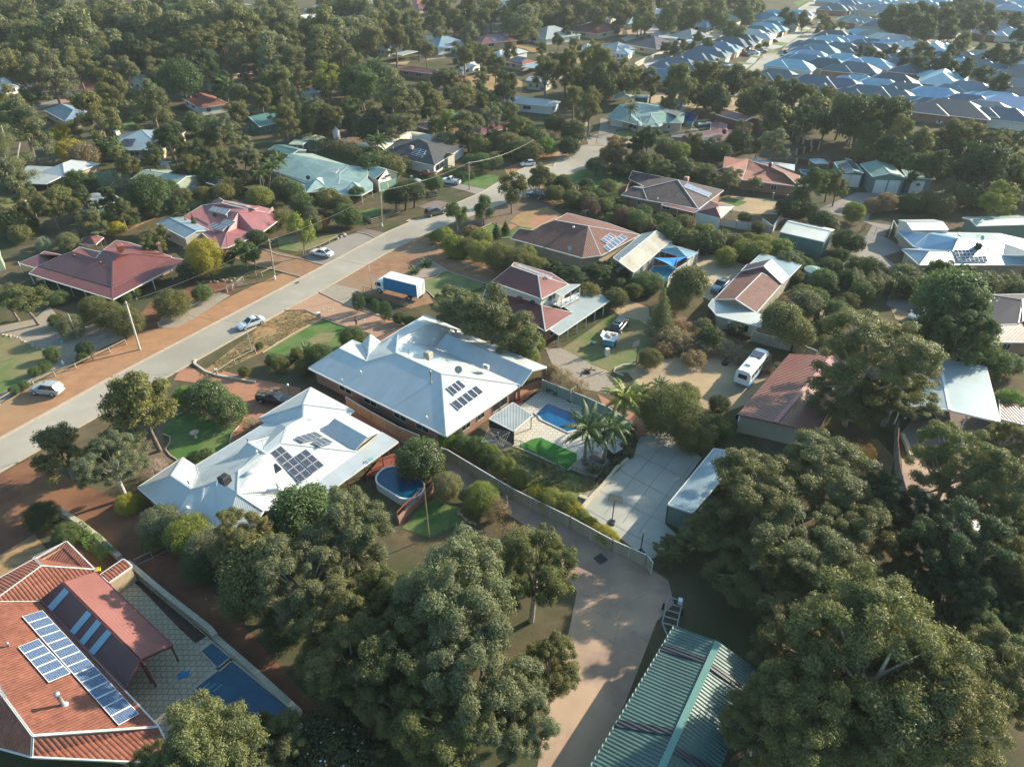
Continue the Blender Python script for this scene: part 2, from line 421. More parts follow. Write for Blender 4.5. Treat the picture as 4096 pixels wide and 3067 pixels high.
    def aircon(h,a,b,ref,rz=-.55):
        p = h.pt(a,b,ref); mb = MB(); mb.box(p + Vector((0,0,.12)),.85,.35,.62,rz)
        mb.box(p - Vector((0,0,.15)),.7,.05,.3,rz); o = mb.build('air_conditioner',TRIMW,h.o)
        d = Vector((math.sin(rz),-math.cos(rz),0)); mb = MB(); q = p + d * .19 + Vector((0,0,.43)); u = Vector((math.cos(rz),math.sin(rz),0))
        for k in range(5): mb.beam(q - u * .28 + Vector((0,0,-.2 + k * .1)),q + u * .28 + Vector((0,0,-.2 + k * .1)),.03)
        mb.build('grille',DARKM,o)
    def vent(h,a,b,ref,hgt=.35,r=.13,m=None):
        p = h.pt(a,b,ref) if isinstance(ref,str) else G(a,b,ref)
        MB().lathe(p - Vector((0,0,.1)),[(r * .7,0),(r * .7,hgt),(r,hgt),(r * 1.1,hgt + .12),(r * .7,hgt + .24),(0.01,hgt + .28)],12).build('roof_vent',m or TRIMW,h.o,True)
    def flue(h,a,b,ref,hgt=1.4,r=.11,m=None):
        p = h.pt(a,b,ref) if isinstance(ref,str) else G(a,b,ref)
        MB().lathe(p - Vector((0,0,.15)),[(r * 2.2,.1),(r,.3),(r,hgt),(r * 1.5,hgt),(r * 1.5,hgt + .15),(0.01,hgt + .22)],12).build('flue',m or GREYM,h.o,True)
    def dish(h,a,b,ref,s=.5,face=(.2,-.9,.5),m=None):
        p = (h.pt(a,b,ref) if isinstance(ref,str) else G(a,b,ref)); d = Vector(face).normalized()
        u = d.cross(Vector((0,0,1))).normalized(); v = u.cross(d); c = p + Vector((0,0,.75)); mb = MB(); R = []
        for r,k in ((0.01,0),(.5,.05),(1,.2)):
            R.append([c + (u * math.cos(t) + v * math.sin(t)) * s * r + d * (k * s) for t in [i * math.pi / 8 for i in range(16)]])
        for k in range(2):
            for i in range(16): mb.face([R[k][i],R[k][(i + 1) % 16],R[k + 1][(i + 1) % 16],R[k + 1][i]])
        mb.beam(p - Vector((0,0,.1)),c - d * .05,.05); mb.beam(c - v * s * .9 + d * .1,c + d * s * .9,.03); mb.box(c + d * s * .9 - Vector((0,0,.05)),.12,.12,.1)
        mb.build('satellite_dish',m or GREYM,h.o)
    def antenna(h,a,b,ref,hgt=1.6,az=.5,L=1.3):
        p = (h.pt(a,b,ref) if isinstance(ref,str) else G(a,b,ref)); t = p + Vector((0,0,hgt)); u = Vector((math.cos(az),math.sin(az),0)); v = Vector((-u.y,u.x,0))
        mb = MB().beam(p - Vector((0,0,.1)),t,.04); mb.beam(t - u * L / 2,t + u * L / 2,.03)
        for k in range(7): c = t + u * L * (k / 6 - .5); mb.beam(c - v * (.35 - .03 * k),c + v * (.35 - .03 * k),.02)
        mb.build('antenna',GREYM,h.o)
    def chimney(h,a,b,ref,w=.6,hgt=1.6,rz=0,m=None):
        p = h.pt(a,b,ref) if isinstance(ref,str) else G(a,b,ref); mb = MB().box(p - Vector((0,0,.6)),w,w,hgt + .6,rz); mb.box(p + Vector((0,0,hgt)),w * 1.15,w * 1.15,.12,rz)
        c = mb.build('chimney',m or BRICKR,h.o); MB().lathe(p + Vector((0,0,hgt + .12)),[(w * .22,0),(w * .2,.35)],10).build('chimney_pot',m or BRICKR,c)

def box_house(name,label,cat,A,B,C,ze=2.6,pitch=22,style='hip',roofm=None,wallm=None,over=.45,group=None,wings=(),base=None,ridge=None,doors=(),wins=True,two=False,gutter=True,ret=False):
    """building from three eave corners sighted A (left front), B (right front), C (right back); ridge along longer side unless ridge='u'/'v'"""
    a,b,c = (p if isinstance(p,Vector) else G(p[0],p[1],ze) for p in (A,B,C))
    h = House.__new__(House); h.ze = ze; h.pitch = pitch; h.e = {}; h.p = {}
    u = (b - a); u.z = 0; L = u.length; u.normalize(); v = Vector((-u.y,u.x,0)); D = (c - b).dot(v)
    if D < 0: v = -v; D = -D
    h.o = empty(name,Vector((0,0,0)) + Vector(((a + b).x / 2,(a + b).y / 2,0)) + v * D / 2); tag(h.o,label,cat,group)
    if base: pass
    volume(h,a,u,v,L,D,ze,pitch,style,roofm,wallm,over,ridge,0,wins,doors)
    for k,wg in enumerate(wings):   # (u0,u1,v0,v1,style,ridge,dz) in metres from a
        u0,u1,v0,v1,st,rd,dz = wg
        volume(h,a + u * u0 + v * v0 + Vector((0,0,dz)),u,v,u1 - u0,v1 - v0,ze + dz,pitch,st,roofm,wallm,over,rd,k + 1,False,())
    h.a,h.u,h.v,h.L,h.D = a,u,v,L,D
    return h
def volume(h,a,u,v,L,D,ze,pitch,style,roofm,wallm,over,ridge,k,wins,doors):
    tg = math.tan(math.radians(pitch)); along = (ridge or ('u' if L >= D else 'v')); c = [a,a + u * L,a + u * L + v * D,a + v * D]
    n = {f'{x}{k}': p for x,p in zip('abcd',c)}
    hw = (D if along == 'u' else L) / 2; rise = tg * hw; Z = Vector((0,0,rise))
    ins = min(hw,(L if along == 'u' else D) / 2 - .05) if style == 'hip' else 0
    if along == 'u': r1,r2 = a + v * hw + u * ins + Z,a + v * hw + u * (L - ins) + Z
    else: r1,r2 = a + u * hw + v * ins + Z,a + u * hw + v * (D - ins) + Z
    n[f'r{k}'],n[f's{k}'] = r1,r2; h.p.update(n); A,B,C_,D_,R,S_ = (f'{x}{k}' for x in 'abcdrs')
    if style == 'skillion':
        for x in (C_,D_): h.p[x] = h.p[x] + Vector((0,0,tg * D))
        F = f'{A} {B} {C_} {D_}'
    elif style == 'flat': F = f'{A} {B} {C_} {D_}'
    elif along == 'u': F = f'{A} {B} {S_} {R}; {C_} {D_} {R} {S_}' + ('' if style == 'gable' else f'; {B} {C_} {S_}; {D_} {A} {R}')
    else: F = f'{B} {C_} {S_} {R}; {D_} {A} {R} {S_}' + ('' if style == 'gable' else f'; {A} {B} {R}; {C_} {D_} {S_}')
    oz = h.ze; h.ze = ze; h.roof(F,roofm or GREYST)
    h.e[f's{k}'] = (h.p[A],h.p[B],pitch); h.e[f'e{k}'] = (h.p[B],h.p[C_],pitch); h.e[f'n{k}'] = (h.p[C_],h.p[D_],pitch); h.e[f'w{k}'] = (h.p[D_],h.p[A],pitch)
    if wallm is not None:
        ws = [(0,.12,.25,.9,2.1),(0,.45,.6,.9,2.1),(1,.2,.35,.9,2.1),(3,.4,.6,.9,2.1)] if wins else []
        if ze < 2.3: ws = []
        Q = [a,a + u * L,a + u * L + v * D,a + v * D]
        h.wall(Q,wallm,over,top=ze + .02,wins=ws)
        for (i,t0,t1,zb) in doors: h.opening(h.q[i],h.q[(i + 1) % 4],t0,t1,0.02,zb,'garage_door',None)
        if style == 'gable':
            g = MB(); o2 = over
            for (p,q,r) in ((((a,a + v * D,r1)) if along == 'u' else (a,a + u * L,r1)),((a + u * L,a + u * L + v * D,r2) if along == 'u' else (a + v * D,a + v * D + u * L,r2))):
                cen = (c[0] + c[2]) / 2; inn = (cen - (p + q) / 2); inn.z = 0; inn.normalize(); p2,q2,rr = p + inn * o2,q + inn * o2,r + inn * o2
                g.face([p2,q2,rr - Vector((0,0,.04))])
            g.build('gable_end',wallm,h.o)
    h.ze = oz
# ---------------------------------------------------------------- ground
def PL(s,z=0.0): return [G(float(q.split()[0]),float(q.split()[1]),z) for q in s.split(';') if q.strip()]
ZL = [0]
def patch(name,m,s,z,kind='structure',label=None,cat=None):
    P = PL(s,0) if isinstance(s,str) else s
    P = [Vector((p.x,p.y,z)) for p in P]
    n = sum((P[i].cross(P[(i + 1) % len(P)]) for i in range(len(P))),Vector((0,0,0)))
    if n.z < 0: P = P[::-1]
    mb = MB(); mb.face(P); o = mb.build(name,m)
    # soft wandering edges need no extra geometry: the sheet lies 4 mm or more above the one below
    tag(o,label,cat,None,kind); return o
def strip(mb,pts,w,z0,z1,side=0):
    """raised band w wide along pts (world), side -1/0/1 = right/centre/left"""
    P = [Vector(p).to_2d() for p in pts]; L = []; R = []
    for i,p in enumerate(P):
        d = (P[min(i + 1,len(P) - 1)] - P[max(i - 1,0)]).normalized(); n = Vector((-d.y,d.x))
        L.append(p + n * w * (.5 + side / 2)); R.append(p - n * w * (.5 - side / 2))
    for i in range(len(P) - 1):
        a,b,c,d = R[i],R[i + 1],L[i + 1],L[i]
        mb.face([(a.x,a.y,z1),(b.x,b.y,z1),(c.x,c.y,z1),(d.x,d.y,z1)])
        mb.face([(a.x,a.y,z0),(b.x,b.y,z0),(b.x,b.y,z1),(a.x,a.y,z1)]); mb.face([(c.x,c.y,z0),(d.x,d.y,z0),(d.x,d.y,z1),(c.x,c.y,z1)])
    for p,q in ((L[0],R[0]),(R[-1],L[-1])): mb.face([(p.x,p.y,z0),(q.x,q.y,z0),(q.x,q.y,z1),(p.x,p.y,z1)])
    return mb
SOIL = mat('ground_soil',(.13,.10,.06),(.085,.07,.042),.5,.95,.1,.03,4,(.06,.07,.032),.06)
VERGE = mat('ground_orange_gravel',(.36,.20,.11),(.29,.155,.085),.5,.95,.1,.02,6,(.30,.19,.11),.09)
VERGET = mat('ground_dry_grass',(.36,.235,.12),(.26,.155,.075),1.2,.95,.1,.03,7,(.25,.18,.09),.2)
BRDIRT = mat('ground_brown_gravel',(.29,.165,.10),(.22,.125,.075),.6,.95,.1,.02,6,(.25,.17,.11),.12)
REDDIRT = mat('ground_red_dirt',(.18,.085,.052),(.13,.062,.04),.5,.95,.1,.02,6,(.22,.11,.06),.12)
LAWN = mat('ground_lawn',(.15,.185,.07),(.2,.19,.10),1.6,.95,.15,.03,14,(.12,.16,.055),.35)
LAWNG = mat('ground_green_lawn',(.09,.15,.045),(.135,.165,.065),1.8,.95,.15,.02,14,(.06,.13,.03),.3)
DRYLAWN = mat('ground_patchy_lawn',(.17,.16,.075),(.22,.18,.095),.9,.95,.15,.03,12,(.11,.15,.05),.14)
TURF = mat('ground_artificial_turf',(.035,.14,.025),(.05,.17,.03),3,.85,.2,.01,30)
ROADM = mat('ground_bitumen',(.37,.335,.275),(.32,.29,.24),.25,.85,.2,.004,60,(.27,.245,.2),.03)
ASPH = mat('ground_drive_grey',(.23,.2,.18),(.19,.165,.145),.4,.88,.2,.004,40,(.26,.23,.2),.1)
DARKASPH = mat('ground_drive_brown',(.17,.13,.115),(.2,.155,.135),.3,.9,.2,.004,40)
PINKC = mat('ground_pink_concrete',(.44,.31,.215),(.38,.265,.185),.22,.8,.2,.003,30,(.27,.19,.145),.12)
CONC = mat('ground_pale_concrete',(.42,.41,.36),(.37,.36,.31),.3,.85,.2,.003,30,(.33,.33,.29),.1)
AGG = mat('ground_tan_aggregate',(.42,.34,.23),(.36,.285,.19),.3,.9,.2,.004,40)
KERB = mat('kerb_concrete',(.42,.35,.27),(.36,.29,.22),1.5,.9,.2)
GRAVEL = mat('ground_grey_gravel',(.34,.29,.23),(.25,.21,.165),3,.95,.1,.03,18)
MULCH = mat('ground_mulch',(.06,.045,.035),(.1,.075,.055),3,.95,.1,.03,20)
BARK = mat('ground_leaf_litter',(.2,.145,.1),(.14,.1,.07),2,.95,.1,.03,12)
SAND = mat('ground_dry_sand',(.42,.31,.19),(.34,.245,.15),.3,.95,.1,.03,4,(.3,.24,.16),.1)
BPAV = brick('paving_red_brick',(.40,.17,.095),(.33,.14,.08),(.3,.2,.13),.23,.115)
BPAVP = brick('paving_pink_brick',(.42,.24,.15),(.36,.19,.12),(.36,.26,.19),.23,.115)
PAVER = brick('paving_cream_slabs',(.58,.53,.44),(.52,.48,.4),(.38,.34,.28),.6,.6)
DIAMOND = brick('paving_limestone_diamond',(.5,.43,.3),(.45,.39,.27),(.3,.22,.14),.55,.55)
PAVG = brick('paving_grey_brown',(.3,.23,.16),(.26,.2,.14),(.2,.16,.12),.3,.3)
WATER = glassy('pool_water',(.0,.10,.30),.04); WATER2 = glassy('pool_water_light',(.02,.25,.42),.05); WATERD = glassy('pool_water_dark',(.0,.05,.14),.04)
def waterize(m,c):
    t = m.node_tree; b = [n for n in t.nodes if n.type == 'BSDF_PRINCIPLED'][0]; p = worldpos(t)
    t.links.new(mixc(t,ramp(t,noise(t,p,.8,2),.35,.7),c,tuple(x * .72 for x in c)),b.inputs['Base Color']); bump(t,b,noise(t,p,3.0,2),.02,.5)
waterize(WATER,(.004,.10,.25)); waterize(WATER2,(.03,.26,.40)); waterize(WATERD,(.002,.075,.14))

g = MB(); R_ = 2600; nx = 40
for i in range(nx):
    for j in range(nx):
        x0,x1,y0,y1 = (-R_ + 2 * R_ * i / nx,-R_ + 2 * R_ * (i + 1) / nx,-300 + (R_ + 300) * j / nx,-300 + (R_ + 300) * (j + 1) / nx)
        g.face([(x0,y0,0),(x1,y0,0),(x1,y1,0),(x0,y1,0)])
tag(g.build('ground',SOIL),kind='structure')

# road, in survey pixels
W(0,0,1)
farE = [(-900,2252),(0,1761),(412,1534),(1023,1213),(1547,934),(1658,886),(1807,826),(1932,772),(2048,700),(2130,660),(2215,667),(2235,640),(2280,607),(2307,590),(2354,583),(2384,583),(2446,588),(2475,600),(2470,630),(2432,660)]
nearE = [(2390,672),(2326,680),(2256,705),(2170,740),(2060,795),(1900,858),(1793,899),(1695,938),(1538,1017),(1274,1170),(1137,1242),(451,1631),(0,1887),(-900,2400)]
ZR = .1
road = [G(x,y) for x,y in farE] + [G(x,y) for x,y in nearE]
patch('road',ROADM,road,ZR)
mb = MB(); strip(mb,[G(x,y) for x,y in farE[:10]],.42,0,.2,1); strip(mb,[G(x,y) for x,y in farE[10:]],.4,0,.2,1); strip(mb,[G(x,y) for x,y in nearE],.22,0,.16,1)
tag(mb.build('kerb',KERB),kind='structure')
# verges and yards; z rises 5 mm per layer
LC = [0,.004,.025,.05,.08]
def lay(k,n,m,s): LC[k] += .0006; return patch(n,m,s,LC[k])
def p1(n,m,s): return lay(1,n,m,s)
def p2(n,m,s): return lay(2,n,m,s)
def p3(n,m,s): return lay(3,n,m,s)
def p4(n,m,s): return lay(4,n,m,s)
TL(0,1)
p1('verge',VERGE,'-1200 2580;290 1656;840 1380;1100 1270;1180 1210;1370 1180;1520 1160;1700 1070;2000 900;2211 800;2500 680;2900 620;3100 590;3300 470;3900 400;4300 330;4330 200;4550 90;4350 -200;4900 -420;4980 -300;4850 60;4330 380;3900 560;3340 760;2211 1180;0 2330;-1200 2900')
p2('verge',REDDIRT,'1180 1210;1370 1180;1700 1040;1990 880;2100 800;1700 780;1300 950;1200 1080')
p2('garden_bed',GRAVEL,'-1100 2500;290 1645;840 1370;1080 1260;980 1180;560 1150;430 990;300 1100;0 1160;-400 1300')
p3('lawn',DRYLAWN,'-700 1300;0 1235;60 1240;380 1370;490 1400;500 1480;330 1560;150 1656;-600 2150')
p2('garden_bed',GRAVEL,'1360 1160;1420 1180;1540 1170;1700 1080;1990 895;1900 870;1640 960;1400 1080')
TL(1,1)
p2('verge',VERGET,'245 1035;430 1027;590 1096;200 1310;60 1385;-60 1440;-430 1620;-520 1670;-540 1640;-490 1580;55 1150')
p3('driveway',BPAVP,'245 1025;540 870;900 990;1200 1110;1380 1190;1200 1310;1040 1260;600 1090;440 1025')
p2('lawn',LAWNG,'590 1096;760 1160;900 1250;940 1290;560 1400;350 1430;60 1380;200 1310')
p3('lawn',DRYLAWN,'430 1290;560 1220;700 1220;640 1300;500 1320')
p2('garden_bed',MULCH,'810 985;900 990;1380 1150;1450 1120;1200 990;960 930;850 940')
p2('driveway',BRDIRT,'545 868;700 770;940 640;1110 545;1440 380;1560 430;1560 580;1800 590;2211 660;2300 700;2050 810;1640 690;1470 780;1480 860;1530 960;1330 1010;930 880;700 940')
p3('verge',GRAVEL,'545 868;690 800;900 850;930 930;860 970;800 985;700 940')
p3('driveway',ASPH,'400 560;720 410;870 355;1050 400;600 640;450 590')
p3('driveway',DARKASPH,'870 350;930 320;1130 360;1050 405')
p3('driveway',BRDIRT,'-220 560;-180 480;60 490;400 570;600 640;410 740;150 680;-60 620')
p3('lawn',DRYLAWN,'180 400;480 360;720 370;700 400;470 500;350 520;200 500')
p3('driveway',DARKASPH,'1400 130;1560 70;1700 110;1500 165')
p2('lawn',LAWNG,'870 180;1000 140;1100 160;1100 200;950 230')
p3('garden_bed',GRAVEL,'1300 700;1420 590;1480 570;1660 680;1590 700;1480 740;1400 750')
p3('lawn',LAWN,'1455 770;1560 740;1600 700;1650 690;1980 790;1940 830;1600 950;1500 900;1470 840')
p2('garden_bed',BARK,'1900 20;2211 20;2600 120;2400 260;2000 300;1900 260;1650 290;1780 210')
p3('lawn',LAWNG,'1940 320;2040 270;2100 300;2211 340;2500 190;2560 180;2600 220;2250 400;2000 410')
TL(2,1)
p3('driveway',VERGET,'-20 260;60 190;300 130;430 200;420 270;250 330;60 300')
p3('driveway',BPAV,'200 200;380 190;440 250;340 290;150 300')
p2('driveway',AGG,'1420 460;1600 500;1850 590;2050 640;2100 800;1900 900;1700 940;1640 900;1680 760;1600 640')
p2('lawn',DRYLAWN,'440 1350;860 1060;1100 1110;1200 1180;1250 1320;1140 1500;860 1560;540 1430')
p1('yard',SAND,'850 1000;1000 930;1180 1000;1200 1200;1350 1260;1700 1240;2211 1420;2400 1700;1850 1900;1200 1800;1000 1560;500 1560;280 1350;440 1360;560 1420;860 1560;1000 1400;1180 1300')
p3('garden_bed',BARK,'1190 1130;1420 1060;1750 1180;1950 1270;1700 1330;1500 1420;1300 1280')
p2('yard',GRAVEL,'290 1360;430 1350;700 1500;900 1620;1100 1800;600 1700;350 1500')
p3('yard',REDDIRT,'1280 1370;1370 1370;1400 1430;1300 1450')
p2('yard',SAND,'1700 130;1900 40;2211 60;2350 90;2300 200;2060 190')
p3('lawn',LAWNG,'1790 80;1880 50;2030 90;1950 130')
TL(2,2)
p1('driveway',CONC,'1090 470;1290 400;1480 510;1640 640;1500 830;1340 1060;1320 1210;1420 1300;1290 1480;1180 1520;600 1080;760 900;930 740;1060 610')
p2('driveway',BPAV,'1090 460;1280 400;1050 260;850 150;740 90;830 300;960 300')
p2('driveway',BPAV,'-20 130;100 20;260 -40;250 20;110 150;60 200')
p1('yard',GRAVEL,'600 1080;760 900;700 850;540 900;560 1000')
p3('patio_paving',PAVER,'80 190;250 60;880 270;1010 390;880 640;480 750;230 640;60 560;-60 520;20 420;-60 380')
p4('lawn',TURF,'50 540;180 480;250 470;560 610;560 670;480 745;230 620')
p2('lawn',DRYLAWN,'-260 620;0 540;230 660;500 760;720 850;780 880;660 930;540 1030;380 960;120 900;-200 780')
p2('patio_paving',PAVG,'-330 560;-200 420;-20 490;20 530;-140 640;-230 660')
p3('garden_bed',GRAVEL,'500 740;560 670;680 570;870 640;880 670;730 810;620 790')
TL(2,2)
p1('driveway',PINKC,'-100 960;-340 800;-560 640;-640 600;-560 740;-440 900;-260 1000;-60 1110;120 1230;330 1370;420 1500;430 1600;560 1800;500 2100;400 2500;300 2900;200 3400;700 3400;1000 2700;1250 2050;1400 1900;1350 1700;1150 1560;600 1280;0 960')
TL(1,2)
p2('patio_paving',BPAV,'1100 560;800 260;760 160;820 200;1250 380;1500 480;1620 640;1400 640;1230 480')
p2('patio_paving',MULCH,'490 0;900 60;1300 300;1240 340;760 160;600 60')
p2('lawn',LAWNG,'1260 1250;1400 1090;1560 980;1640 1030;1780 1080;1760 1170;1900 1190;1700 1240;1500 1330')
TL(0,2)
p2('driveway',BPAV,'1880 -120;2080 -70;2211 -40;2600 40;2560 330;2400 340;2211 380;2100 440;1980 520;2010 420;2090 330;2110 220;1940 90;1900 20;1500 -30;1560 -130')
p1('garden_bed',BARK,'1430 330;1500 260;1700 250;1880 340;2040 360;2090 260;1700 150;1430 260;1250 560;1220 640;1420 700;1520 660;1440 560;1400 450')
p2('lawn',LAWNG,'1430 340;1560 260;1700 250;1850 340;2040 370;1990 460;1980 520;1690 700;1640 680;1520 660;1440 560;1480 480;1410 440')
p1('yard',REDDIRT,'-400 1200;0 780;260 640;760 900;1000 1000;1200 1130;1500 1450;1700 1656;2300 2300;3000 3100;3300 3700;2500 3700;1700 2900;1100 2200;900 1800;500 1250;0 1500;-400 1700')
p2('verge',VERGET,'-400 1760;0 1480;300 1300;420 1450;200 1600;0 1700')
W(0,2100,1.84)
p3('patio_paving',DIAMOND,'640 380;930 325;960 315;1520 810;2208 1400;2240 1500;2000 1700;1300 1700;900 1200;700 700')
p4('garden_bed',MULCH,'910 350;950 345;1520 820;1440 872;1300 740;1050 480')
TL(3,1)
p2('driveway',ASPH,'650 600;850 380;900 290;760 240;420 160;560 100;760 10;1500 0;1480 120;1250 130;900 190;850 260;1060 290;1010 390;1180 500;1000 560;1160 680;1000 720;820 760;700 790;650 690')
p2('driveway',ASPH,'1060 840;1340 820;1400 940;1340 1060;1100 1020;1020 980')
p2('yard',SAND,'1060 1010;1300 1060;1300 1180;1100 1100')
p2('garden_bed',MULCH,'430 920;620 950;620 1100;470 1190;440 1120')
TL(3,2)
p2('driveway',DARKASPH,'1150 420;1280 280;1450 190;2000 240;2211 480;2300 700;1700 1300;1450 1300;1250 640')
p2('yard',VERGET,'560 480;950 480;1090 640;1060 800;930 860;780 800;700 660')
p2('yard',PINKC,'1150 650;1700 700;2000 900;1900 1300;1400 1500;1200 1200')
TL(2,0)
p3('driveway',ASPH,'720 1260;860 1270;870 1180;900 1130;1080 1100;830 1070;820 1010;760 1030;760 1100;740 1180')
p3('lawn',LAWN,'870 1170;920 1130;1100 1120;1180 1160;1200 1200;1000 1215;880 1200')
p3('garden_bed',GRAVEL,'870 1210;1000 1220;1150 1230;1080 1265;870 1262')
p3('garden_bed',GRAVEL,'640 1190;740 1160;720 1250;660 1260')
p2('lawn',LAWNG,'380 1555;600 1462;830 1500;1000 1530;900 1640;700 1656;560 1600')
p3('driveway',BPAVP,'330 1600;400 1562;560 1600;760 1656;900 1800;500 1790;310 1656')
p1('yard',SAND,'560 1190;640 1050;700 1100;640 1190;560 1260;440 1350;360 1440;300 1430;400 1320;450 1240')
p1('yard',SAND,'1100 820;1700 830;2600 900;2600 1010;2211 980;1600 930;1480 1010;1700 1200;1400 1200')
p1('yard',VERGET,'-160 380;60 390;300 440;420 470;640 430;680 560;330 520;100 420')
TL(1,0)
p2('driveway',DARKASPH,'1240 1600;1500 1540;1650 1530;1600 1640;1400 1700;1200 1700')
p3('driveway',ASPH,'1590 1600;1760 1590;2000 1640;1940 1690;1760 1640')
p2('lawn',LAWNG,'1770 1480;1960 1500;2120 1530;2110 1640;2060 1656;1880 1610;1800 1600')
p1('yard',SAND,'890 590;1010 560;1330 530;1300 560;1100 580;960 605'); p1('yard',VERGET,'1650 640;2100 640;2300 700;2300 800;1930 800;1850 720')
p1('yard',SAND,'1330 500;1620 460;1640 500;1480 520'); p2('lawn',LAWNG,'850 20;1050 10;1060 100;900 90')
p3('road',ROADM,'950 -60;1080 -60;1110 50;1110 130;1050 100;1000 20')
p3('patio_paving',BPAVP,'750 1270;900 1280;960 1330;720 1310')
p1('yard',BARK,'600 1100;1300 1050;1350 1180;1000 1260;600 1200')
TL(0,0)
p3('road',ROADM,'1440 30;2300 -30;2300 -80;1300 -20'); p2('driveway',DARKASPH,'1310 50;1500 60;1450 110;1390 180;1310 90')
p2('verge',VERGET,'1280 0;1440 40;1400 110;1320 90'); p3('road',ASPH,'130 930;330 900;520 850;640 850;620 870;330 950;130 950'); p3('driveway',BPAVP,'510 850;640 840;620 920;510 920')
p2('lawn',LAWN,'1770 680;1900 720;1900 800;1800 790'); p2('lawn',LAWNG,'1050 1080;1150 1000;1170 1080;1100 1120')
p1('yard',DRYLAWN,'1560 790;1700 810;1700 850;1560 830')
TL(0,1)
p2('lawn',LAWNG,'1380 170;1500 130;1750 90;1740 150;1560 170'); p2('lawn',DRYLAWN,'-400 20;400 60;160 260;-300 200'); p1('yard',VERGET,'1050 300;1300 240;1380 190;1240 160;1380 170;1350 230;1100 340')
# roads of the new estate and the streets beyond
W(2500,60,1.59)
p3('road',ROADM,'560 520;760 370;850 290;880 250;985 235;1030 190;1190 90;1272 80;1400 60;1400 140;1290 130;1120 200;960 310;820 400;700 520')
p2('footpath',CONC,'540 520;700 400;830 300;870 240;990 210;1190 85;1150 75;1000 130;860 210;740 330;600 400;560 430')
p3('lawn',LAWN,'615 355;700 365;660 380;625 378'); p3('lawn',LAWN,'660 310;770 330;740 345;650 325'); p3('lawn',LAWN,'720 298;820 310;790 320;710 308'); p3('lawn',LAWN,'870 210;990 230;985 243;900 245'); p3('lawn',LAWN,'790 255;880 268;870 278;790 268'); p3('lawn',LAWN,'970 170;1040 180;1000 198;930 190'); p3('lawn',LAWN,'1090 88;1190 98;1170 106;1090 98')
p2('road',ROADM,'-30 150;230 60;240 40;380 38;370 60;290 85;180 120;0 170'); p1('verge',BPAVP,'10 100;180 55;240 60;100 100;20 130')
p1('yard',CONC,'100 290;160 250;360 230;640 80;800 60;820 90;560 170;380 260;300 290;140 340')
p2('lawn',LAWN,'260 75;400 60;330 85'); p2('lawn',LAWNG,'30 240;200 220;180 260;60 260')
W(3450,150,1.963)
p1('footpath',CONC,'560 260;760 240;1120 280;1140 520;640 520;640 440;720 400'); p3('road',ROADM,'770 275;860 270;1010 300;1120 330;1000 380;960 440;900 490;700 470;680 440;840 430;870 360;850 320')
p3('lawn',LAWN,'740 350;815 350;800 385;735 385'); p3('lawn',LAWN,'970 455;1120 460;1100 478;980 470'); p1('footpath',CONC,'340 130;560 130;540 180;420 190;330 160')
p1('yard',SAND,'660 90;900 110;1268 140;1268 200;900 130;700 110'); p1('footpath',CONC,'-700 130;0 150;0 240;-300 240;-700 280')
p1('yard',SAND,'650 700;760 720;740 760;680 745')
W(3200,0,1.42)
p3('road',ROADM,'0 50;60 15;180 0;220 -20;330 -40;330 -10;130 30;60 55;50 80;100 100;60 100;10 90'); p2('footpath',CONC,'-10 50;60 8;200 -15;340 -40;330 -5;130 40;90 60;110 100;0 110'); p2('lawn',LAWNG,'-40 15;60 -10;170 -14;40 10;-10 40')
p2('footpath',CONC,'600 70;700 60;730 90;640 95'); p2('footpath',CONC,'880 200;920 140;1000 130;1060 200;880 215'); p3('lawn',LAWN,'960 108;1060 108;1050 128;980 124'); p1('yard',SAND,'500 185;700 200;860 215;1060 300;1272 300;1272 330;1050 310;700 240')
p1('footpath',CONC,'440 300;860 290;900 300;640 345;440 330')
# ---------------------------------------------------------------- traced buildings near the camera
def V3(x,y,z): return Vector((x,y,z))
def lerp(a,b,t): return a + (b - a) * t
def plane3(h,k1,k2,k3):
    a,b,c = h.p[k1],h.p[k2],h.p[k3]; n = (b - a).cross(c - a).normalized(); n = n if n.z > 0 else -n
    def f(x,y,ref=None,lift=0.0):
        r = ray(x,y); o = Vector((0,0,CAMH)); t = (a + n * lift - o).dot(n) / r.dot(n); return o + r * t
    return f
# 1. white roof house with the pool behind
W(1200,1200,2.208)
h = House('brick_house','large white steel roofed brick house between the two driveways, beside the rectangular pool','house',
 'A 75 600; B 1290 1200; C 1950 748; E 1430 270; F 1108 127; K 465 352;'
 'M 1200 410 2.62; n 590 540 s; q 848 465 s; r 1248 648 s; t 860 360 5.5; u 1105 213 5.2; x 1030 180 4.7; y 870 278 4.2; m 350 425 s; j 605 480 4.4; g1 548 384 3.0; g2 710 368 3.0; gt 622 303 4.2; pr 1300 300 3.9; ps 2052 620 3.9; pt 1430 282 2.9; pu 2178 592 2.7; pv 1953 754 2.75; pm 1201 412 2.78',
 's A B; c B C; e C E; w F K',2.6,23)
h.p['K'] = G(465,352,2.6); h.p['A2'] = h.p['A']
h.roof('A B r q n m; B C r; q t M C r; t u E M; u x F E; x y u; F x y t q n j g2; A m K; m n j g1 K; y u t',WHITE,fascia=.2)
h.roof('gt g1 j; gt j g2',WHITE,'porch_roof'); h.roof('pr pm pv ps; pr ps pu pt',WHITE,'patio_roof')
h.p['M'].z = 2.6
Q = h.wall('A B C E F',BRICKR,.55,wins=[(0,.63,.72,.9,2.1),(0,.79,.88,.9,2.1),(0,.2,.3,.9,2.1),(0,.4,.5,.9,2.1),(1,.2,.32,.9,2.1),(1,.42,.52,.9,2.1),(1,.64,.86,.5,2.1)])
for k in ('pu','pv'): h.post(0,0,2.6,BRICKR,.4,wp=h.p[k] * .97 + h.p['pr'] * .03)
h.posts('pt','pu',4,.2,2.7)
h.panels('c',[(1293,772),(1402,702),(1470,762),(1362,838)],3,1) if False else None
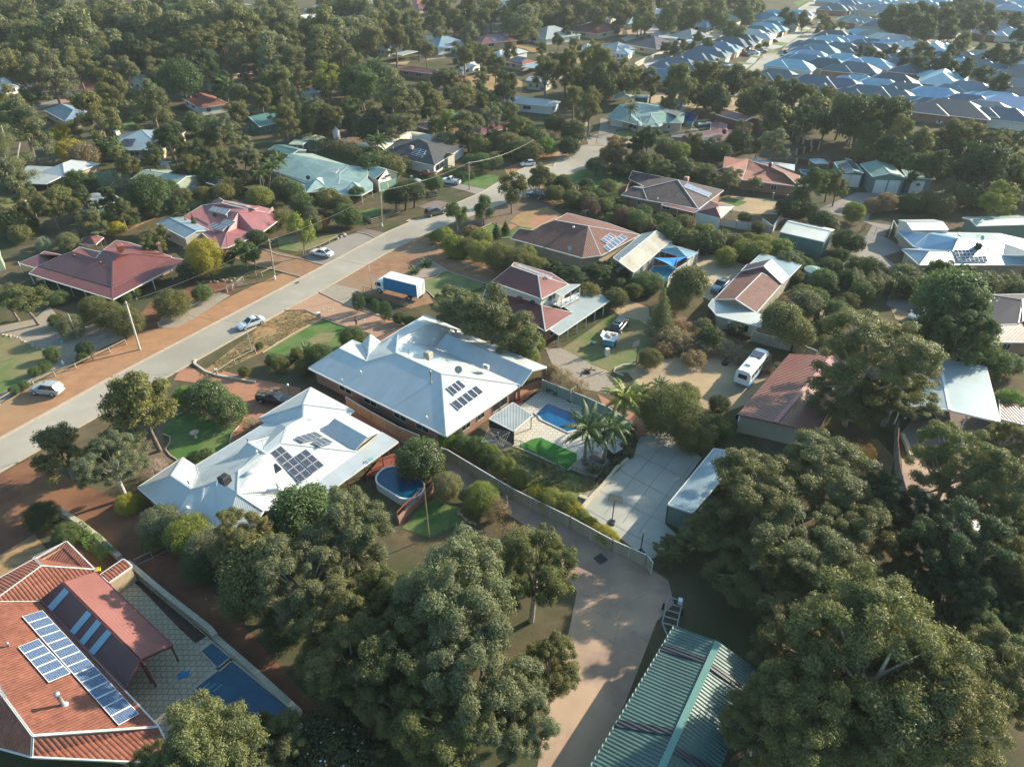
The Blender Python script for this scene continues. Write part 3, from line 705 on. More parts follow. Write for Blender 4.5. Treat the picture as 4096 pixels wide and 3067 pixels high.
h.panels('c',[(1293,772),(1398,700),(1472,763),(1365,840)],3,1); h.panels('c',[(1330,905),(1553,750),(1625,812),(1405,973)],5,1)
h.cooler(1135,510,'e'); h.aircon(1645,610,'e'); h.dish(1400,655,'e',.5); h.flue(1157,730,'s',1.9); h.vent(537,650,'s'); h.vent(370,712,'s',.2,.08); h.vent(1117,1050,'s'); h.antenna(965,520,'e')
# small patio roof beside the pool
h2 = House('pool_shelter','small flat ribbed grey shelter roof beside the rectangular pool','shelter','A 1672 1045; B 1888 1155; C 2052 1015; D 1880 905','s A B',2.35,0)
h2.roof('A B C D',GREYST,fascia=.12); h2.posts('B','C',2,.1,m=DARKM); h2.post(0,0,2.3,DARKM,.1,wp=h2.p['A'])
mb = MB(); a,b = h2.p['A'],h2.p['B']
for k in range(12): z = .15 + k * .17; mb.beam(V3(a.x,a.y,z),V3(b.x,b.y,z),.05,.13)
mb.build('slat_screen',DARKM,h2.o)

# 2. white roof house in front of it
W(500,1500,1.84)
h = House('white_roof_house','sprawling white steel roofed house with dark solar arrays beside the oval pool','house',
 'A 95 825; B 360 1055; K 427 605; m 340 738 4.3; n 490 838 4.3; o 582 812 4.6; p 550 1085; L 520 665; L2 540 735 3.2; M 1035 352; N 980 320; P 1365 90; R 1685 262; S 1313 213 4.9; T 1310 312 4.1;'
 'U 1190 380 5.0; V 1455 408 2.65; X 1705 562; Y 1150 500 5.3; Z 1035 576 5.4; a 835 700 5.4; b 685 770 5.0; d 825 868 4.9; e 1180 888; f 1330 835; i 1020 995 3.1; j 1150 985 2.6; k 900 1150 2.6; l 720 1150 2.6; q 645 1120 2.6; x1 1135 357 3.1;'
 'g1 905 495 5.0; g2 1083 452 4.0; g3 1035 577 5.45; g4 765 652 3.6; k1 1545 320 3.75; k2 1455 410 2.7; k3 1695 547 2.7; k4 1780 452 3.75; k5 1640 292 2.7; k6 1872 416 2.7;'
 'v1 1885 420 2.55; v2 2010 492 2.35; v3 1700 715 2.35; v4 1340 975 2.3; v5 1330 840 2.52; v6 1705 566 2.55',
 's A B; w K A; v M L; c f X; g P N; r X R',2.6,22)
h.roof('A B p o n m; A m K; m n L2 L K; L L2 n o b a Z Y U T x1 M; N P S; P R S; N S T x1 M; S R V U T; U V X Y; Y X f e d a Z; d e j i; o b q p; b a d i k l q',WHITE,fascia=.2)
h.roof('g1 g3 g2; g1 g4 g3',WHITE,'dormer_roof',fascia=.1)
h.roof('k1 k2 k3 k4; k1 k4 k6 k5',WHITE,'conservatory_roof',fascia=.12); MB().face([h.p['k3'],h.p['k6'],h.p['k4']]).build('gable_end',CREAM,h.o)
h.roof('v1 v2 v3 v4 v5 v6',WHITE,'verandah_roof',fascia=.12)
h.roof('e f v4 i',WHITE,'patio_roof',fascia=0) if False else None
h.wall('A B p q l k j e f X R P N M L K',BRICKC,.5,wins=[(0,.3,.5,.9,2.1),(8,.2,.35,.3,2.1),(8,.5,.65,.3,2.1)])
h.posts('v2','v4',6,.12,2.3,TRIMR)
pt0 = h.pt; h.pt = plane3(h,'Y','X','a')
h.panels('c',[(1065,572),(1147,517),(1377,733),(1288,793)],2,5,frame=GREYM); h.panels('c',[(1250,595),(1330,542),(1468,663),(1383,722)],2,3,frame=GREYM)
h.pt = plane3(h,'Y','X','V')
h.panels('r',[(1243,457),(1395,412),(1465,452),(1310,493)],4,1,.3,frame=GREYM); h.panels('r',[(1372,490),(1462,455),(1537,493),(1430,524)],3,1,.3,frame=GREYM)
h.pt = plane3(h,'Y','X','a')
h.panels('c',[(885,768),(948,728),(1030,815),(968,862)],1,1,.15,SOLARG,'hot_water_collector'); h.panels('c',[(950,727),(1012,692),(1090,772),(1032,814)],1,1,.15,SOLARG,'hot_water_collector')
a,b = h.pt(880,735,'c',.35),h.pt(1000,675,'c',.35); MB().tube([a,lerp(a,b,.02),lerp(a,b,.98),b],[.05,.24,.24,.05],14).build('hot_water_tank',TRIMW,h.o,True)
h.panels('c',[(1055,682),(1110,640),(1165,690),(1105,735)],1,1,.12,GLASS,'skylight')
h.pt = plane3(h,'a','b','o'); h.cooler(740,790,'s',DARKM,1.0); h.pt = pt0; h.flue(1135,858,'c',1.3,.12,TRIMW); h.vent(470,797,'w',.3,.1,GREYM); h.vent(972,575,'v',.3,.12); h.vent(338,940,'s',.2,.08); h.vent(460,980,'s',.15,.2); h.antenna(1022,540,'v',1.2); h.flue(905,492,4.9,.5,.05,TRIMR)

# 3. orange tiled house in the near left corner
W(0,2100,1.84)
h = House('tiled_house','orange terracotta tiled house with maroon patio roof in the near left corner of the photo','house',
 'B 490 118; C 695 322; E 300 558; F 1165 1480; a 245 235 w; b 303 295 e; c -60 470 n; d 0 540 4.2; f -500 900 m; g 0 1222 m; i 240 1545 m; j 232 1700 4.2; A -560 560 2.6; k -500 1500 2.6; l 1300 1750 2.5; n1 -100 440 2.6;'
 'r1 463 418 4.1; r2 1030 985 4.1; r3 300 548 2.75; r4 922 1197 2.75; r5 1070 1025 3.6; r6 700 340 2.75; r7 1265 880 2.6',
 'm F E; e C B; w B n1; n C E',2.6,24,base=None)
h.p['c'] = h.pt(-60,560,'m'); h.e['n'] = h.e['m']; h.p['dd'] = h.pt(0,545,'m')
h.roof('C B a b',ORANGET); h.roof('n1 B a b c',ORANGET); h.roof('b C E c',ORANGET,fascia=0); h.roof('E F i g c',ORANGET); h.roof('g i j k A',BROWNT2 if False else ORANGET); h.roof('i F l j',ORANGET)
h.wall([h.p['n1'],h.p['k'],h.p['l'],h.p['F'],h.p['E'],h.p['C'],h.p['B']],BRICKC,.6,wins=[])
h.roof('r1 r3 r4 r2',metal_roof('roof_plum_and_shaded_maroon_steel',(.085,.03,.035),.17,.5),'patio_roof',.14,TRIMR); h.roof('r1 r2 r7 r6',metal_roof('roof_sunlit_maroon_steel',(.30,.105,.085),.17,.5),'patio_roof',.14,TRIMR)  # one maroon roof: shaded slope coloured darker, sunlit slope coloured lighter
h.e['p'] = (h.p['r4'],h.p['r3'],0)
n = (h.p['r4'] - h.p['r3']).cross(h.p['r1'] - h.p['r3']).normalized(); n = n if n.z > 0 else -n
def onP(a,b,l=.04):
    r = ray(a,b); o = Vector((0,0,CAMH)); t = (h.p['r3'] + n * l - o).dot(n) / r.dot(n); return o + r * t
for q in ([(475,458),(510,490),(383,632),(348,600)],[(640,625),(675,655),(548,805),(512,778)],[(712,692),(747,722),(618,880),(580,855)],[(787,765),(822,795),(690,955),(650,925)]):
    MB().face([onP(*x) for x in q][::1]).build('skylight',metal_roof('clear_blue_sheet',(.2,.42,.56),.17,.3),h.o)
h.panels('m',[(158,670),(315,622),(1028,1385),(870,1472)],1,14,.16,SOLARB); h.panels('m',[(128,895),(285,830),(525,1085),(355,1157)],1,5,.16,SOLARB)
h.flue(470,1320,'m',1.6,.16); h.vent(68,890,'m',.4,.12,GREYM); h.antenna(45,1262,'m',.9,2.3)
h.post(1150,1190,3.4,TRIMR,.14); h.post(1315,1003,2.5,TRIMR,.12); h.post(0,0,3.9,TRIMR,.12,wp=h.p['r2'] * .97 + h.p['r1'] * .03)
mb = MB(); mb.beam(h.p['r2'] - V3(0,0,.1),h.p['r5'] - V3(0,0,.1),.12,.2); mb.beam(h.p['r7'] - V3(0,0,.15),h.p['r2'] - V3(0,0,.15),.1,.25); mb.build('beam',TRIMR,h.o)
h5 = box_house('garden_shed','narrow red tiled lean-to roof between the orange tiled house and the hedge','shed',(735,365),(800,420),(958,290),2.3,12,'gable',ORANGET,BRICKC,.1,wins=False)

# 4. dark green shed at the bottom
TL(2,3)
h = House('large_shed','large dark green ribbed steel shed in the foreground, partly under a gum tree','shed',
 'A 1400 440; B 350 2200 3.2; C 1780 580 4.2; D 1050 2200 4.2; E 2155 850; F 1480 2350 3.2; c1 1795 600 4.2','s B A; e A E',3.2,15)
h.roof('A B D C; C D F E',DGREEN,fascia=.18,fm=DGREEN)
mb = MB().beam(h.p['C'] + V3(0,0,.04),h.p['D'] + V3(0,0,.04),.55,.08); mb.build('ridge_cap',paint('green_cap',(.12,.26,.22),.4,0),h.o)
h.wall('A B F E',SHED_G,.15,top=3.2)
def strips(hh,P,Q,R,T,ts,m,w=.035):
    for t in ts:
        a,b,c,d = lerp(P,R,t),lerp(Q,T,t),lerp(Q,T,t + w),lerp(P,R,t + w); MB().face([x + V3(0,0,.06) for x in (a,b,c,d)]).build('translucent_sheet',m,hh.o)
DSH = metal_roof('dark_roof_sheet',(.03,.035,.045),.33,.5,.06)
for n1,n2,n3,n4,ts in (('A','C','B','D',(.11,.52)),('C','E','D','F',(.13,.6))): strips(h,h.p[n1],h.p[n2],h.p[n3],h.p[n4],ts,DSH)

# 5. pale shed right of the concrete yard
TL(2,2)
h = House('long_shed','long pale blue grey steel shed along the concrete yard, half under a gum tree','shed','A 1350 1040 3; B 1330 1040 3; C 1745 560 3; D 2000 600 3.3; E 1560 1110 3.3','s A C',3,8)
h.roof('A C D E',BLUEST,fascia=.2); h.wall([h.p['A'],h.p['E'],h.p['D'],h.p['C']],SHED_T,.12,top=2.95)

# 6. red roof house on the left across the road
TL(0,1)
h = House('verandah_house','dark red steel roofed house with wraparound verandah and brick chimney across the road','house',
 'A 325 645; B 970 830; C 1478 570; c 975 602 e; d 1045 542 s; e 1130 535 e; f 890 505 s; g 825 577 s; h 625 517 s; i 530 548 s; j 685 477 3.9; k 872 520 s; D 1000 420 2.6; m 1112 437 2.7; n 1242 478 2.6; o 1622 580 2.5;'
 'a1 160 615 2.35; a2 320 662 2.35; a3 530 572 2.35; a4 345 540 3.1; a5 382 515 2.9; a6 530 546 2.9; a7 495 570 3.0; b1 250 705 2.2; b2 973 930 2.2; b3 1622 590 2.2; X 1480 560 2.62',
 's A B; e B C',2.6,25)
h.roof('A B c d f g h i; B C e c; c e d; h j k g; d e C X n m D f',REDST,fascia=.18); h.roof('a1 a2 a3 i a4; a4 i a6 a5',REDST,'carport_roof',.14)
h.roof('A b1 b2 B; B b2 b3 C',REDST,'verandah_roof',.14); h.roof('n m C',REDST,'skillion_roof',.1) if False else None
h.wall('A B C n D f',BRICKR,.3,wins=[(0,.2,.3,.6,2.1),(0,.5,.6,.6,2.1),(1,.3,.45,.4,2.1),(1,.65,.8,.4,2.1)])
h.posts('b1','b2',7,.1,2.15,TRIM); h.posts('b2','b3',5,.1,2.15,TRIM); h.post(200,700,2.3,TRIM)
h.chimney(1395,535,2.9,.62,2.0,.6,BRICKR); h.cooler(1045,505,'e',mat('cooler_terracotta',(.3,.1,.06),(.26,.09,.05),2,.6),1.15,.6,0) ; h.antenna(895,500,4.6,3.4,.3,2.0)
h.vent(640,555,'s',.2,.25,TRIMR); h.vent(867,617,'s',.2,.25,TRIMR); h.vent(900,655,'s',.35,.1,TRIMR)
g0 = House('gazebo','small red gazebo behind the dark red verandah house','gazebo','A 685 450 2.2; B 825 458 2.2; C 895 395 2.2; D 830 380 2.2; E 720 395 2.2; t 785 388 3.2','',2.2)
g0.roof('A B t; B C t; C D t; D E t; E A t',REDST,fascia=.1); [g0.post(0,0,2.2,TRIMR,.1,wp=g0.p[k] * .96 + g0.p['t'] * .04) for k in 'ABCDE']
box_house('steel_shed','pale blue grey shed at the left edge of the photo behind the verandah house','shed',(-150,590),(0,560),(215,460),2.8,12,'gable',BLUEST,SHED_PG,.1,wins=False)

# 7. pink roof house
W(600,720,2.115)
h = House('pink_roof_house','pink steel roofed house with two solar arrays behind the golden tree','house',
 'A 275 315; A2 445 212; B 520 490 2.6; C 600 580; D 655 570 2.5; E 915 468 2.4; F 1160 285 2.4; a 745 275 e; b 820 245 e; c 755 402 2.7; d 650 445 3.3; g 585 150 4.3; i 625 175 4.3; j 480 215 2.8; k 855 205 2.6; l 1035 230 3.2; l2 985 290 3.0; l3 1045 295 2.7; m 995 278 e; p 905 240 2.8; q 610 195 4.3',
 's A C; e D F',2.6,22)
h.p['P'] = G(1045,255,2.6)
h.roof('A C d c a b q A2; C D d; d D E c; c E F m a; a m b',PINKR,fascia=.16); h.roof('q b m P k i',PINKR,'back_roof',.1); h.roof('A2 q i g j',PINKR,'wing_roof',.1); h.roof('l P m l2',PINKR,'porch_roof',.08)
h.wall([h.p['A'],h.p['C'],h.p['D'],h.p['F'],h.p['k'],h.p['j']],BRICKR,.6,wins=[(2,.3,.4,.5,2),(2,.6,.7,.5,2)])
h.e['q'] = (h.p['a'],h.p['A2'],0); h.e['sp'] = (h.p['C'],h.p['A'],22)
h.pt = plane3(h,'A','C','a')
h.panels('s',[(490,255),(530,218),(682,252),(643,297)],5,1); h.panels('s',[(490,400),(530,360),(655,392),(618,435)],4,1); h.panels('s',[(592,370),(630,330),(730,352),(685,397)],4,1)
h.dish(555,322,'s',.45,m=DARKM); h.vent(653,310,'s',.3,.13); h.vent(558,450,'s',.25,.08,TRIMR)
h.pt = plane3(h,'b','q','k'); h.panels('s',[(655,190),(700,187),(855,222),(815,225)],6,1,.3); h.panels('s',[(815,228),(845,224),(920,238),(885,243)],3,1,.3)
box_house('gabled_shed','pale blue gabled steel shed beside the dark cypress and pink roof house','shed',(55,368),(295,492),(340,345),2.7,14,'gable',BLUEST,SHED_C,.1,wins=False,ridge='u')

# 8. pale green roof house with palms
W(1000,450,1.41)
h = House('green_roof_house','weathered pale green steel roofed house with bullnose verandah bays, behind the power pole','house',
 'A 125 328; B 530 455 2.6; C 690 405; D 835 340 2.9; a 230 232 4.7; b 345 255 4.7; b2 360 262 4.7; c 560 300 4.5; d 505 345 3.9; e 508 378 3.4; f 615 400 3.1; g 660 370 3.0; i 660 315 4.0; j 715 385 2.8; k 683 298 4.3; l 770 322 4.3; m 700 375 2.9; n 665 350 3.2; B0 250 432 2.4; q 425 402 2.7;'
 'A1 120 330 2.2; B1 245 385 2.6; v1 250 410 2.2; v2 315 452 2.2; v3 425 445 2.2; v4 545 468 2.2; v5 630 468 2.2; v6 690 435 2.2; v7 690 400 2.5; u1 310 405 2.7; u2 425 365 2.9; u3 425 415 2.7; ut 375 375 3.9; u0 395 365 3.6; w1 545 440 2.7; w2 630 435 2.7; wt 580 392 3.9; w0 550 420 2.9; w3 500 405 2.9; x1 320 240 4.6; x2 635 322 2.9; x3 700 350 2.7; x4 420 260 3.2; xa 350 232 3.2;',
 's A B',2.6,20)
h.e['s'] = (h.p['A'],h.p['B'],20)
h.roof('A u3 w3 e d c a',GREENST,fascia=.14); h.roof('e d c i n g f w3',GREENST,'wing_roof',.1)
h.roof('A A1 v1 v2 v3 u3; u3 v3 v4 v5 v6 v7 g f w3',GREENST,'verandah_roof',.14); h.roof('ut u1 v2 u3; ut u3 u2; ut u1 u0',GREENST,'bay_roof',.1); h.roof('wt w1 w2; wt w2 f; wt w0 w1',GREENST,'bay_roof',.1)
h.roof('a c i x2 x4 xa',metal_roof('roof_pale_skillion',(.42,.5,.4),.17,.4),'back_roof',.12)
h.roof('k n m l',GREENST,'garage_roof',.12); h.p['kk'] = G(725,405,2.9); h.p['l2'] = G(770,318,4.3); h.p['dd'] = G(835,340,3.0)
h.roof('l2 k i dd',GREENST,'garage_back_roof',.1)
gw = [G(730,452,0),G(835,415,0)]; gt = [V3(gw[0].x,gw[0].y,3.0),V3(gw[1].x,gw[1].y,3.0)]
MB().face([gw[0],gw[1],gt[1],h.p['l'],gt[0]]).build('gable_end',CREAM,h.o)
MB().face([gw[0],gt[0],h.p['n'],V3(h.p['n'].x,h.p['n'].y,0)]).build('wall',CREAM,h.o)
A_,B_ = gw[0].to_2d(),gw[1].to_2d(); SH = paint('garage_green',(.16,.3,.22),.5,0)
h.opening(A_,B_,.08,.45,.05,2.2,'garage_door',SH); h.opening(A_,B_,.52,.92,.05,2.2,'garage_door',SH); h.opening(A_,B_,.35,.65,3.0,3.6)
h.wall([h.p['A'],h.p['u3'],h.p['w3'],h.p['g'],h.p['i'],h.p['x4']],CREAM,.5,top=2.5,wins=[(0,.5,.6,.6,2),(1,.3,.6,.6,2),(2,.2,.5,.6,2)])
h.posts('v1','v3',4,.1,2.2); h.posts('v3','v5',3,.1,2.2); h.posts('v5','v6',2,.1,2.2)
h.pt = plane3(h,'A','u3','c')
h.panels('s',[(323,303),(342,279),(506,322),(486,346)],10,1,.25); h.vent(325,340,'s',.25,.1,GREYM); h.vent(295,338,'s',.2,.1,GREYM); h.dish(330,385,'s',.5,m=DARKM); h.antenna(375,245,3.3,1.5,.4,2)
# 9. charcoal tiled house
h = House('charcoal_house','charcoal tiled white walled house with arched porch, behind the long hedge','house',
 'A 725 233; B 1040 300; C 1085 262 2.6; D 1215 188; a 890 147 s; b 950 152 s; c 960 160 s; d 1085 262 2.6; e 995 165 s; E 1000 158 3.0; F 1120 165 2.8; g 820 150 2.8; i 1020 255 3.3; j 1055 230 3.6; t 1130 230 3.7; P 1100 262 2.7; Q 1155 235 2.7; R 1085 232 2.7; l 1060 210 e',
 's A B; e B D',2.6,25)
h.p['c'] = h.pt(1000,175,'s'); h.p['b'] = h.pt(955,150,'s')
h.roof('A B c b; B D F b c; b A g',DARKT,fascia=.16); h.roof('t P R; t Q P',DARKT,'porch_roof',.08)
h.wall('A B D F g',RENDER,.5,wins=[(0,.1,.2,1,2),(0,.35,.45,1,2),(1,.05,.3,.5,2.2)],doors=[(1,.75,.95,0,2.2)])
h.cooler(912,208,'s'); h.panels('s',[(905,235),(935,202),(995,215),(970,255)],4,2,.12,SOLAR); h.vent(808,205,'s',.25,.12); h.vent(985,240,'s',.25,.12); h.flue(905,150,'s',.7)
pw = [G(1100,315),G(1155,295)]
MB().box((pw[0] + pw[1]) / 2,2.6,1.2,2.8,math.atan2(pw[1].y - pw[0].y,pw[1].x - pw[0].x)).build('porch_wall',CREAM,h.o)
# long vaulted canopy behind it
mb = MB(); P0,P1 = G(720,235,2.6),G(900,140,2.8); d = (P1 - P0)
def vault(mb,pa,pb,wd,hh,n=8,tail=.2):
    ax = (pb - pa).normalized(); nr = V3(-ax.y,ax.x,0)
    for k in range(n):
        t0,t1 = k / n * math.pi,(k + 1) / n * math.pi
        q = [p + nr * (-math.cos(t)) * wd / 2 + V3(0,0,math.sin(t) * hh) for p,t in ((pa,t0),(pb,t0),(pb,t1),(pa,t1))]; mb.face(q)
vault(mb,G(720,215,2.4),G(905,132,2.4),4.5,1.2); vault(mb,G(905,132,2.4),G(1090,165,2.4),4.5,1.2)
CANV = mat('canvas_cream',(.6,.57,.46),(.52,.5,.4),1,.8)
tag(mb.build('vaulted_canopy',CANV),'long cream vaulted canopy behind the charcoal tiled house','canopy')

# 10. brown tiled house with grey shed roof and screened pool
W(1900,750,1.269)
h = House('brown_tiled_house','brown tiled house with solar panels and grey lean-to roofs, beside the blue shade sail','house',
 'A 180 258; B 640 355 2.6; C 838 240 2.6; a 225 208 s; b 300 218 s; c 340 190 s; d 408 165 s; e 430 157 3.8; f 575 195 s; g 500 168 4.2; D 470 130 2.8; E 672 180 2.6; F 425 160 3.0; i 520 180 3.6; x1 560 355 2.6; x2 480 130 3.6',
 's A B; e B C',2.6,25)
h.p['B'] = G(632,338,2.6); h.p['B2'] = G(545,358,2.6); h.e['s'] = (h.p['A'],h.p['B2'],25); h.e['e'] = (h.p['B'],h.p['C'],25)
for k,x,y in (('a',225,208),('b',300,218),('c',340,190),('d',408,165),('f',575,195)): h.p[k] = h.pt(x,y,'s')
h.p['B3'] = G(640,345,2.6)
h.roof('A B2 B3 f d c b a',BROWNT); h.roof('f B3 C',BROWNT); h.roof('d f C E D',BROWNT,fascia=.1)
h.wall([h.p['A'],h.p['B2'],h.p['B3'],h.p['C'],h.p['E'],h.p['D'],h.p['c']],BRICKC,.5)
h.pt = plane3(h,'f','B3','C'); h.panels('s',[(637,265),(685,230),(718,248),(668,285)],4,1,.12,SOLARB); h.panels('s',[(650,302),(745,235),(776,257),(680,327)],6,1,.12,SOLARB)
h.pt = plane3(h,'A','B2','f'); h.vent(500,203,'s',.1,.25); h.dish(480,325,'s',.45,m=GREYM); h.antenna(560,150,3.6,1.4)
h = House('grey_shed','long grey ridged steel outbuilding attached to the brown tiled house by the blue pool','shed','A 700 358 2.9; B 805 430 2.7; C 998 268 2.7; D 720 378 4.0; R 922 220 4.2; S 730 375 4.2; L 850 235 2.9; r 895 258 3.9','',2.7)
h.p['A'] = G(702,355,2.7); h.roof('A L R S',GREYST); h.roof('S R C B',metal_roof('roof_brown_grey_sheets',(.33,.31,.26),.2,.55,dirt=.4),'patio_roof')
MB().beam(h.p['S'],h.p['R'],.3,.08).build('ridge_cap',TRIM,h.o); h.wall([h.p['A'],h.p['B'],h.p['C'],h.p['L']],SHED_GR,.4,top=2.6); [h.vent(x,y,3.9,.35,.2,TRIM) for x,y in ((737,368),(824,300),(905,235))]
h.posts('B','C',7,-.1,2.6,TRIM,.14)
h = House('blue_patio','pale blue gazebo roof with raised lantern beside the pool and grey outbuilding','gazebo','A 930 318 2.5; B 1080 360 2.5; C 1132 330 2.5; D 975 285 2.5; a 985 308 3.1; b 1050 328 3.1; c 1070 318 3.1; d 1010 300 3.1; t 1030 305 3.6','',2.5)
h.roof('A B b a; B C c b; C D d c; D A a d; a b t; b c t; c d t; d a t',metal_roof('roof_light_blue',(.26,.46,.56),.2,.35),fascia=.1); [h.post(0,0,2.5,TRIM,wp=h.p[k]) for k in 'ABCD']
# two storey house
h = House('two_storey_house','two storey dark red roofed house with white balcony and striped end roofs','house',
 'A 85 482 5.2; B 338 565 5.2; C 475 492 5.2; a 185 398 s; b 320 445 s; D 200 380 5.4; E 388 435 5.2; F 95 445 5.2; c 170 400 s;'
 'l1 40 560 2.5; l2 358 728 2.5; l3 495 635 2.5; l4 340 600 3.9; l5 60 500 3.2; l6 100 510 3.9; l7 338 598 3.9; '
 'v1 378 718 2.5; v2 425 748 2.2; v3 700 562 2.2; v4 525 515 2.8; v5 445 598 2.8; v6 660 540 2.3; b1 410 535 4.9; b2 470 492 5.0; b3 533 492 4.9; b4 440 552 4.7; b5 440 470 5.1',
 's A B; e B C',5.2,24)
h.p['A'] = G(85,478,5.2)
h.roof('A B b a',REDST if False else MAROON,fascia=.16); h.roof('B C b',RUSTST,'striped_roof'); h.roof('b C E D a',MAROON,'back_roof',.12)
h.roof('l1 l2 l7 l5',MAROON,'lower_roof',.16); h.roof('l2 l3 l7',RUSTST,'lower_striped_roof',.12)
PG = metal_roof('roof_pale_patio',(.46,.5,.49),.2,.4,dirt=.1); h.roof('v1 v2 v3 v4 v5 l3',PG,'verandah_roof',.14); h.roof('b4 b3 b2 b1',PG,'balcony_roof',.1)
h.ze = 5.2; h.wall([h.p['A'],h.p['B'],h.p['C'],h.p['E'],h.p['D']],RENDER,.45,2.2,5.2,wins=[(1,.3,.6,3.6,4.7)])
h.wall([V3(*h.p['l1']),V3(*h.p['l2']),V3(*h.p['l3']),V3(*h.p['v4'])],BRICKR,.5,0,2.6,wins=[(0,.85,.95,.6,2),(1,.2,.5,.4,2.1)])
h.posts('v2','v3',7,.1,2.2,TRIM,.13)
bal = [G(390,590,2.95),G(437,612,2.95),G(530,560,2.95),G(500,545,2.95)]; MB().face(bal).build('balcony_floor',TRIM,h.o)
mb = MB()
for a,b,k in ((bal[0],bal[1],2),(bal[1],bal[2],4)):
    mb.beam(a + V3(0,0,1),b + V3(0,0,1),.09); mb.beam(a + V3(0,0,.1),b + V3(0,0,.1),.09)
    for i in range(k): p,q = lerp(a,b,i / k),lerp(a,b,(i + 1) / k); mb.beam(p + V3(0,0,.1),q + V3(0,0,1),.06); mb.beam(p + V3(0,0,1),q + V3(0,0,.1),.06); mb.beam(p,p + V3(0,0,1),.09)
mb.build('balustrade',TRIMW,h.o)
for p in (bal[1],bal[2],lerp(bal[1],bal[2],.5)): h.post(0,0,4.8,TRIMW,.12,z0=2.3,wp=p)
h.cooler(350,480,4.9 + .8,TRIMR,.9,.5); h.cooler(230,575,3.1,mat('cooler_mauve',(.22,.12,.13),(.2,.1,.1),2,.6),.95,-.5); h.dish(290,605,3.1,.45,m=DARKM); h.vent(240,605,3.0,.2,.08)
h.panels(6.3,[(205,395),(225,390),(400,455),(385,462)],6,1)

# 11. house with two roofs and water tank
W(2700,900,2.115)
h = House('mixed_roof_house','brown tiled house with pale steel front roof and blue rear roof, beside the water tank','house',
 'A 335 628 2.6; B 640 718 2.6; C 690 740 2.6; D 895 530 2.6; a 512 625 4.1; b 735 405 4.3; E 560 392 2.9; F 905 495 3.0;'
 'r1 750 345 5.0; r2 815 288 5.0; r3 560 388 3.6; r4 610 335 3.6; r5 905 495 3.2; r6 965 440 3.2; u1 635 328 2.9; u2 732 240 2.9; u3 1070 335 2.7; u4 968 440 2.7;'
 'f1 283 680 2.4; f2 320 625 2.6; f3 745 758 2.7; f4 725 862 2.4; f5 355 765 2.4; g0 340 630 2.6','s A C',2.6,24)
h.p['C2'] = G(690,740,2.6)
h.roof('A a b E',BROWNT); h.roof('a C2 F b',BROWNT,fascia=.16,fm=TRIMW); h.roof('r1 r2 r4 r3',metal_roof('roof_plum_and_shaded_maroon_steel',(.1,.04,.04)),'upper_roof',.12); h.roof('r1 r5 r6 r2',PG,'upper_roof',.12)
MB().face([h.p['r3'],h.p['r5'] - V3(0,0,.1),h.p['r1'] - V3(0,0,.05)]).build('gable_end',SHED_M,h.o); MB().face([h.p['A'],h.p['C2'],h.p['a'] - V3(0,0,.1)]).build('gable_end',WOOD,h.o)
h.roof('u1 u4 u3 u2',BLUEST,'rear_roof',.14); h.roof('f1 f5 f4 f3 A f2',PG,'front_roof',.14)
h.wall([h.p['f5'] ,h.p['f4'],h.p['C2'],h.p['D'],h.p['u3'],h.p['u2'],h.p['A']],SHED_C,.35,top=2.35,wins=[(0,.55,.8,.6,1.9)],doors=[(0,.25,.4,0,2.0)])
mb = MB(); c = G(1150,470); mb.lathe(c,[(1.75,0)] + [(1.75 + .03 * (k % 2),k * .12) for k in range(1,19)] + [(1.78,2.25),(.3,2.6),(.01,2.62)],28)
tk = mb.build('water_tank',paint('tank_green',(.16,.27,.22),.5,0)); tag(tk,'round green corrugated steel water tank behind the brown tiled house','water tank')
# 12. dark brown tiled house, with maroon pavilion
W(2400,350,1.5863)
h = House('brown_black_house','dark brown tiled brick house with five pale solar panels and red pavilion roof','house',
 'A 135 682; B 300 715 2.6; C 625 770 2.6; D 785 652 2.6; a 210 628 s; b 262 640 s; c 272 640 s; d 495 585 s; e 585 670 s; f 190 600 2.7; g 182 580 2.6; i 205 530 4.2; j 405 570 4.0; k 215 598 2.7; l 280 628 3.0; E 500 583 4.5',
 's A C; e C D',2.6,25)
h.p['e'] = h.pt(575,672,'s'); h.p['c'] = h.pt(272,640,'s'); h.p['d'] = h.pt(493,585,'s')
h.roof('A B c a',BROWNT2); h.roof('B C d c',BROWNT2); h.roof('C D d',BROWNT2,fascia=.16); h.roof('a c d j i g l',BROWNT2,fascia=.1)
h.wall([h.p['A'],h.p['C'],h.p['D'],h.p['i'],h.p['g']],BRICKR,.5,wins=[(0,.55,.65,.9,2.1),(0,.2,.25,.9,2.1)])
h.pt = plane3(h,'C','D','d'); h.panels('s',[(525,630),(550,605),(715,672),(690,697)],5,1,.15,SOLARB); h.cooler(545,595,4.2,mat('cooler_pink',(.42,.25,.2),(.38,.22,.18),2,.6),1.1)
h.pt = plane3(h,'B','C','d'); h.vent(365,712,'s',.25,.15); h.p['w1'],h.p['w2'],h.p['w3'],h.p['w4'] = G(388,745,2.4),G(600,795,2.4),G(640,778,2.7),G(410,730,2.7)
h.roof('w1 w2 w3 w4',RUSTST,'verandah_roof',.1); h.posts('w1','w2',3,.1,2.3)
h = House('pavilion','maroon pyramid roofed pavilion with pale wall beside the dark brown tiled house','pavilion','A 608 792 2.6; B 765 830 2.6; C 850 750 2.6; D 700 720 2.6; t 735 762 3.9; t2 755 750 3.9','',2.6)
h.roof('A B t; B C t2 t; C D t2; D A t t2',MAROON if False else metal_roof('roof_wine_steel',(.2,.075,.07),.25,.5)); mb = MB(); mb.face([V3(h.p['A'].x,h.p['A'].y,0),V3(h.p['B'].x,h.p['B'].y,0),h.p['B'],h.p['A']]); mb.build('wall',RENDER,h.o); h.posts('B','C',3,.1,2.5)
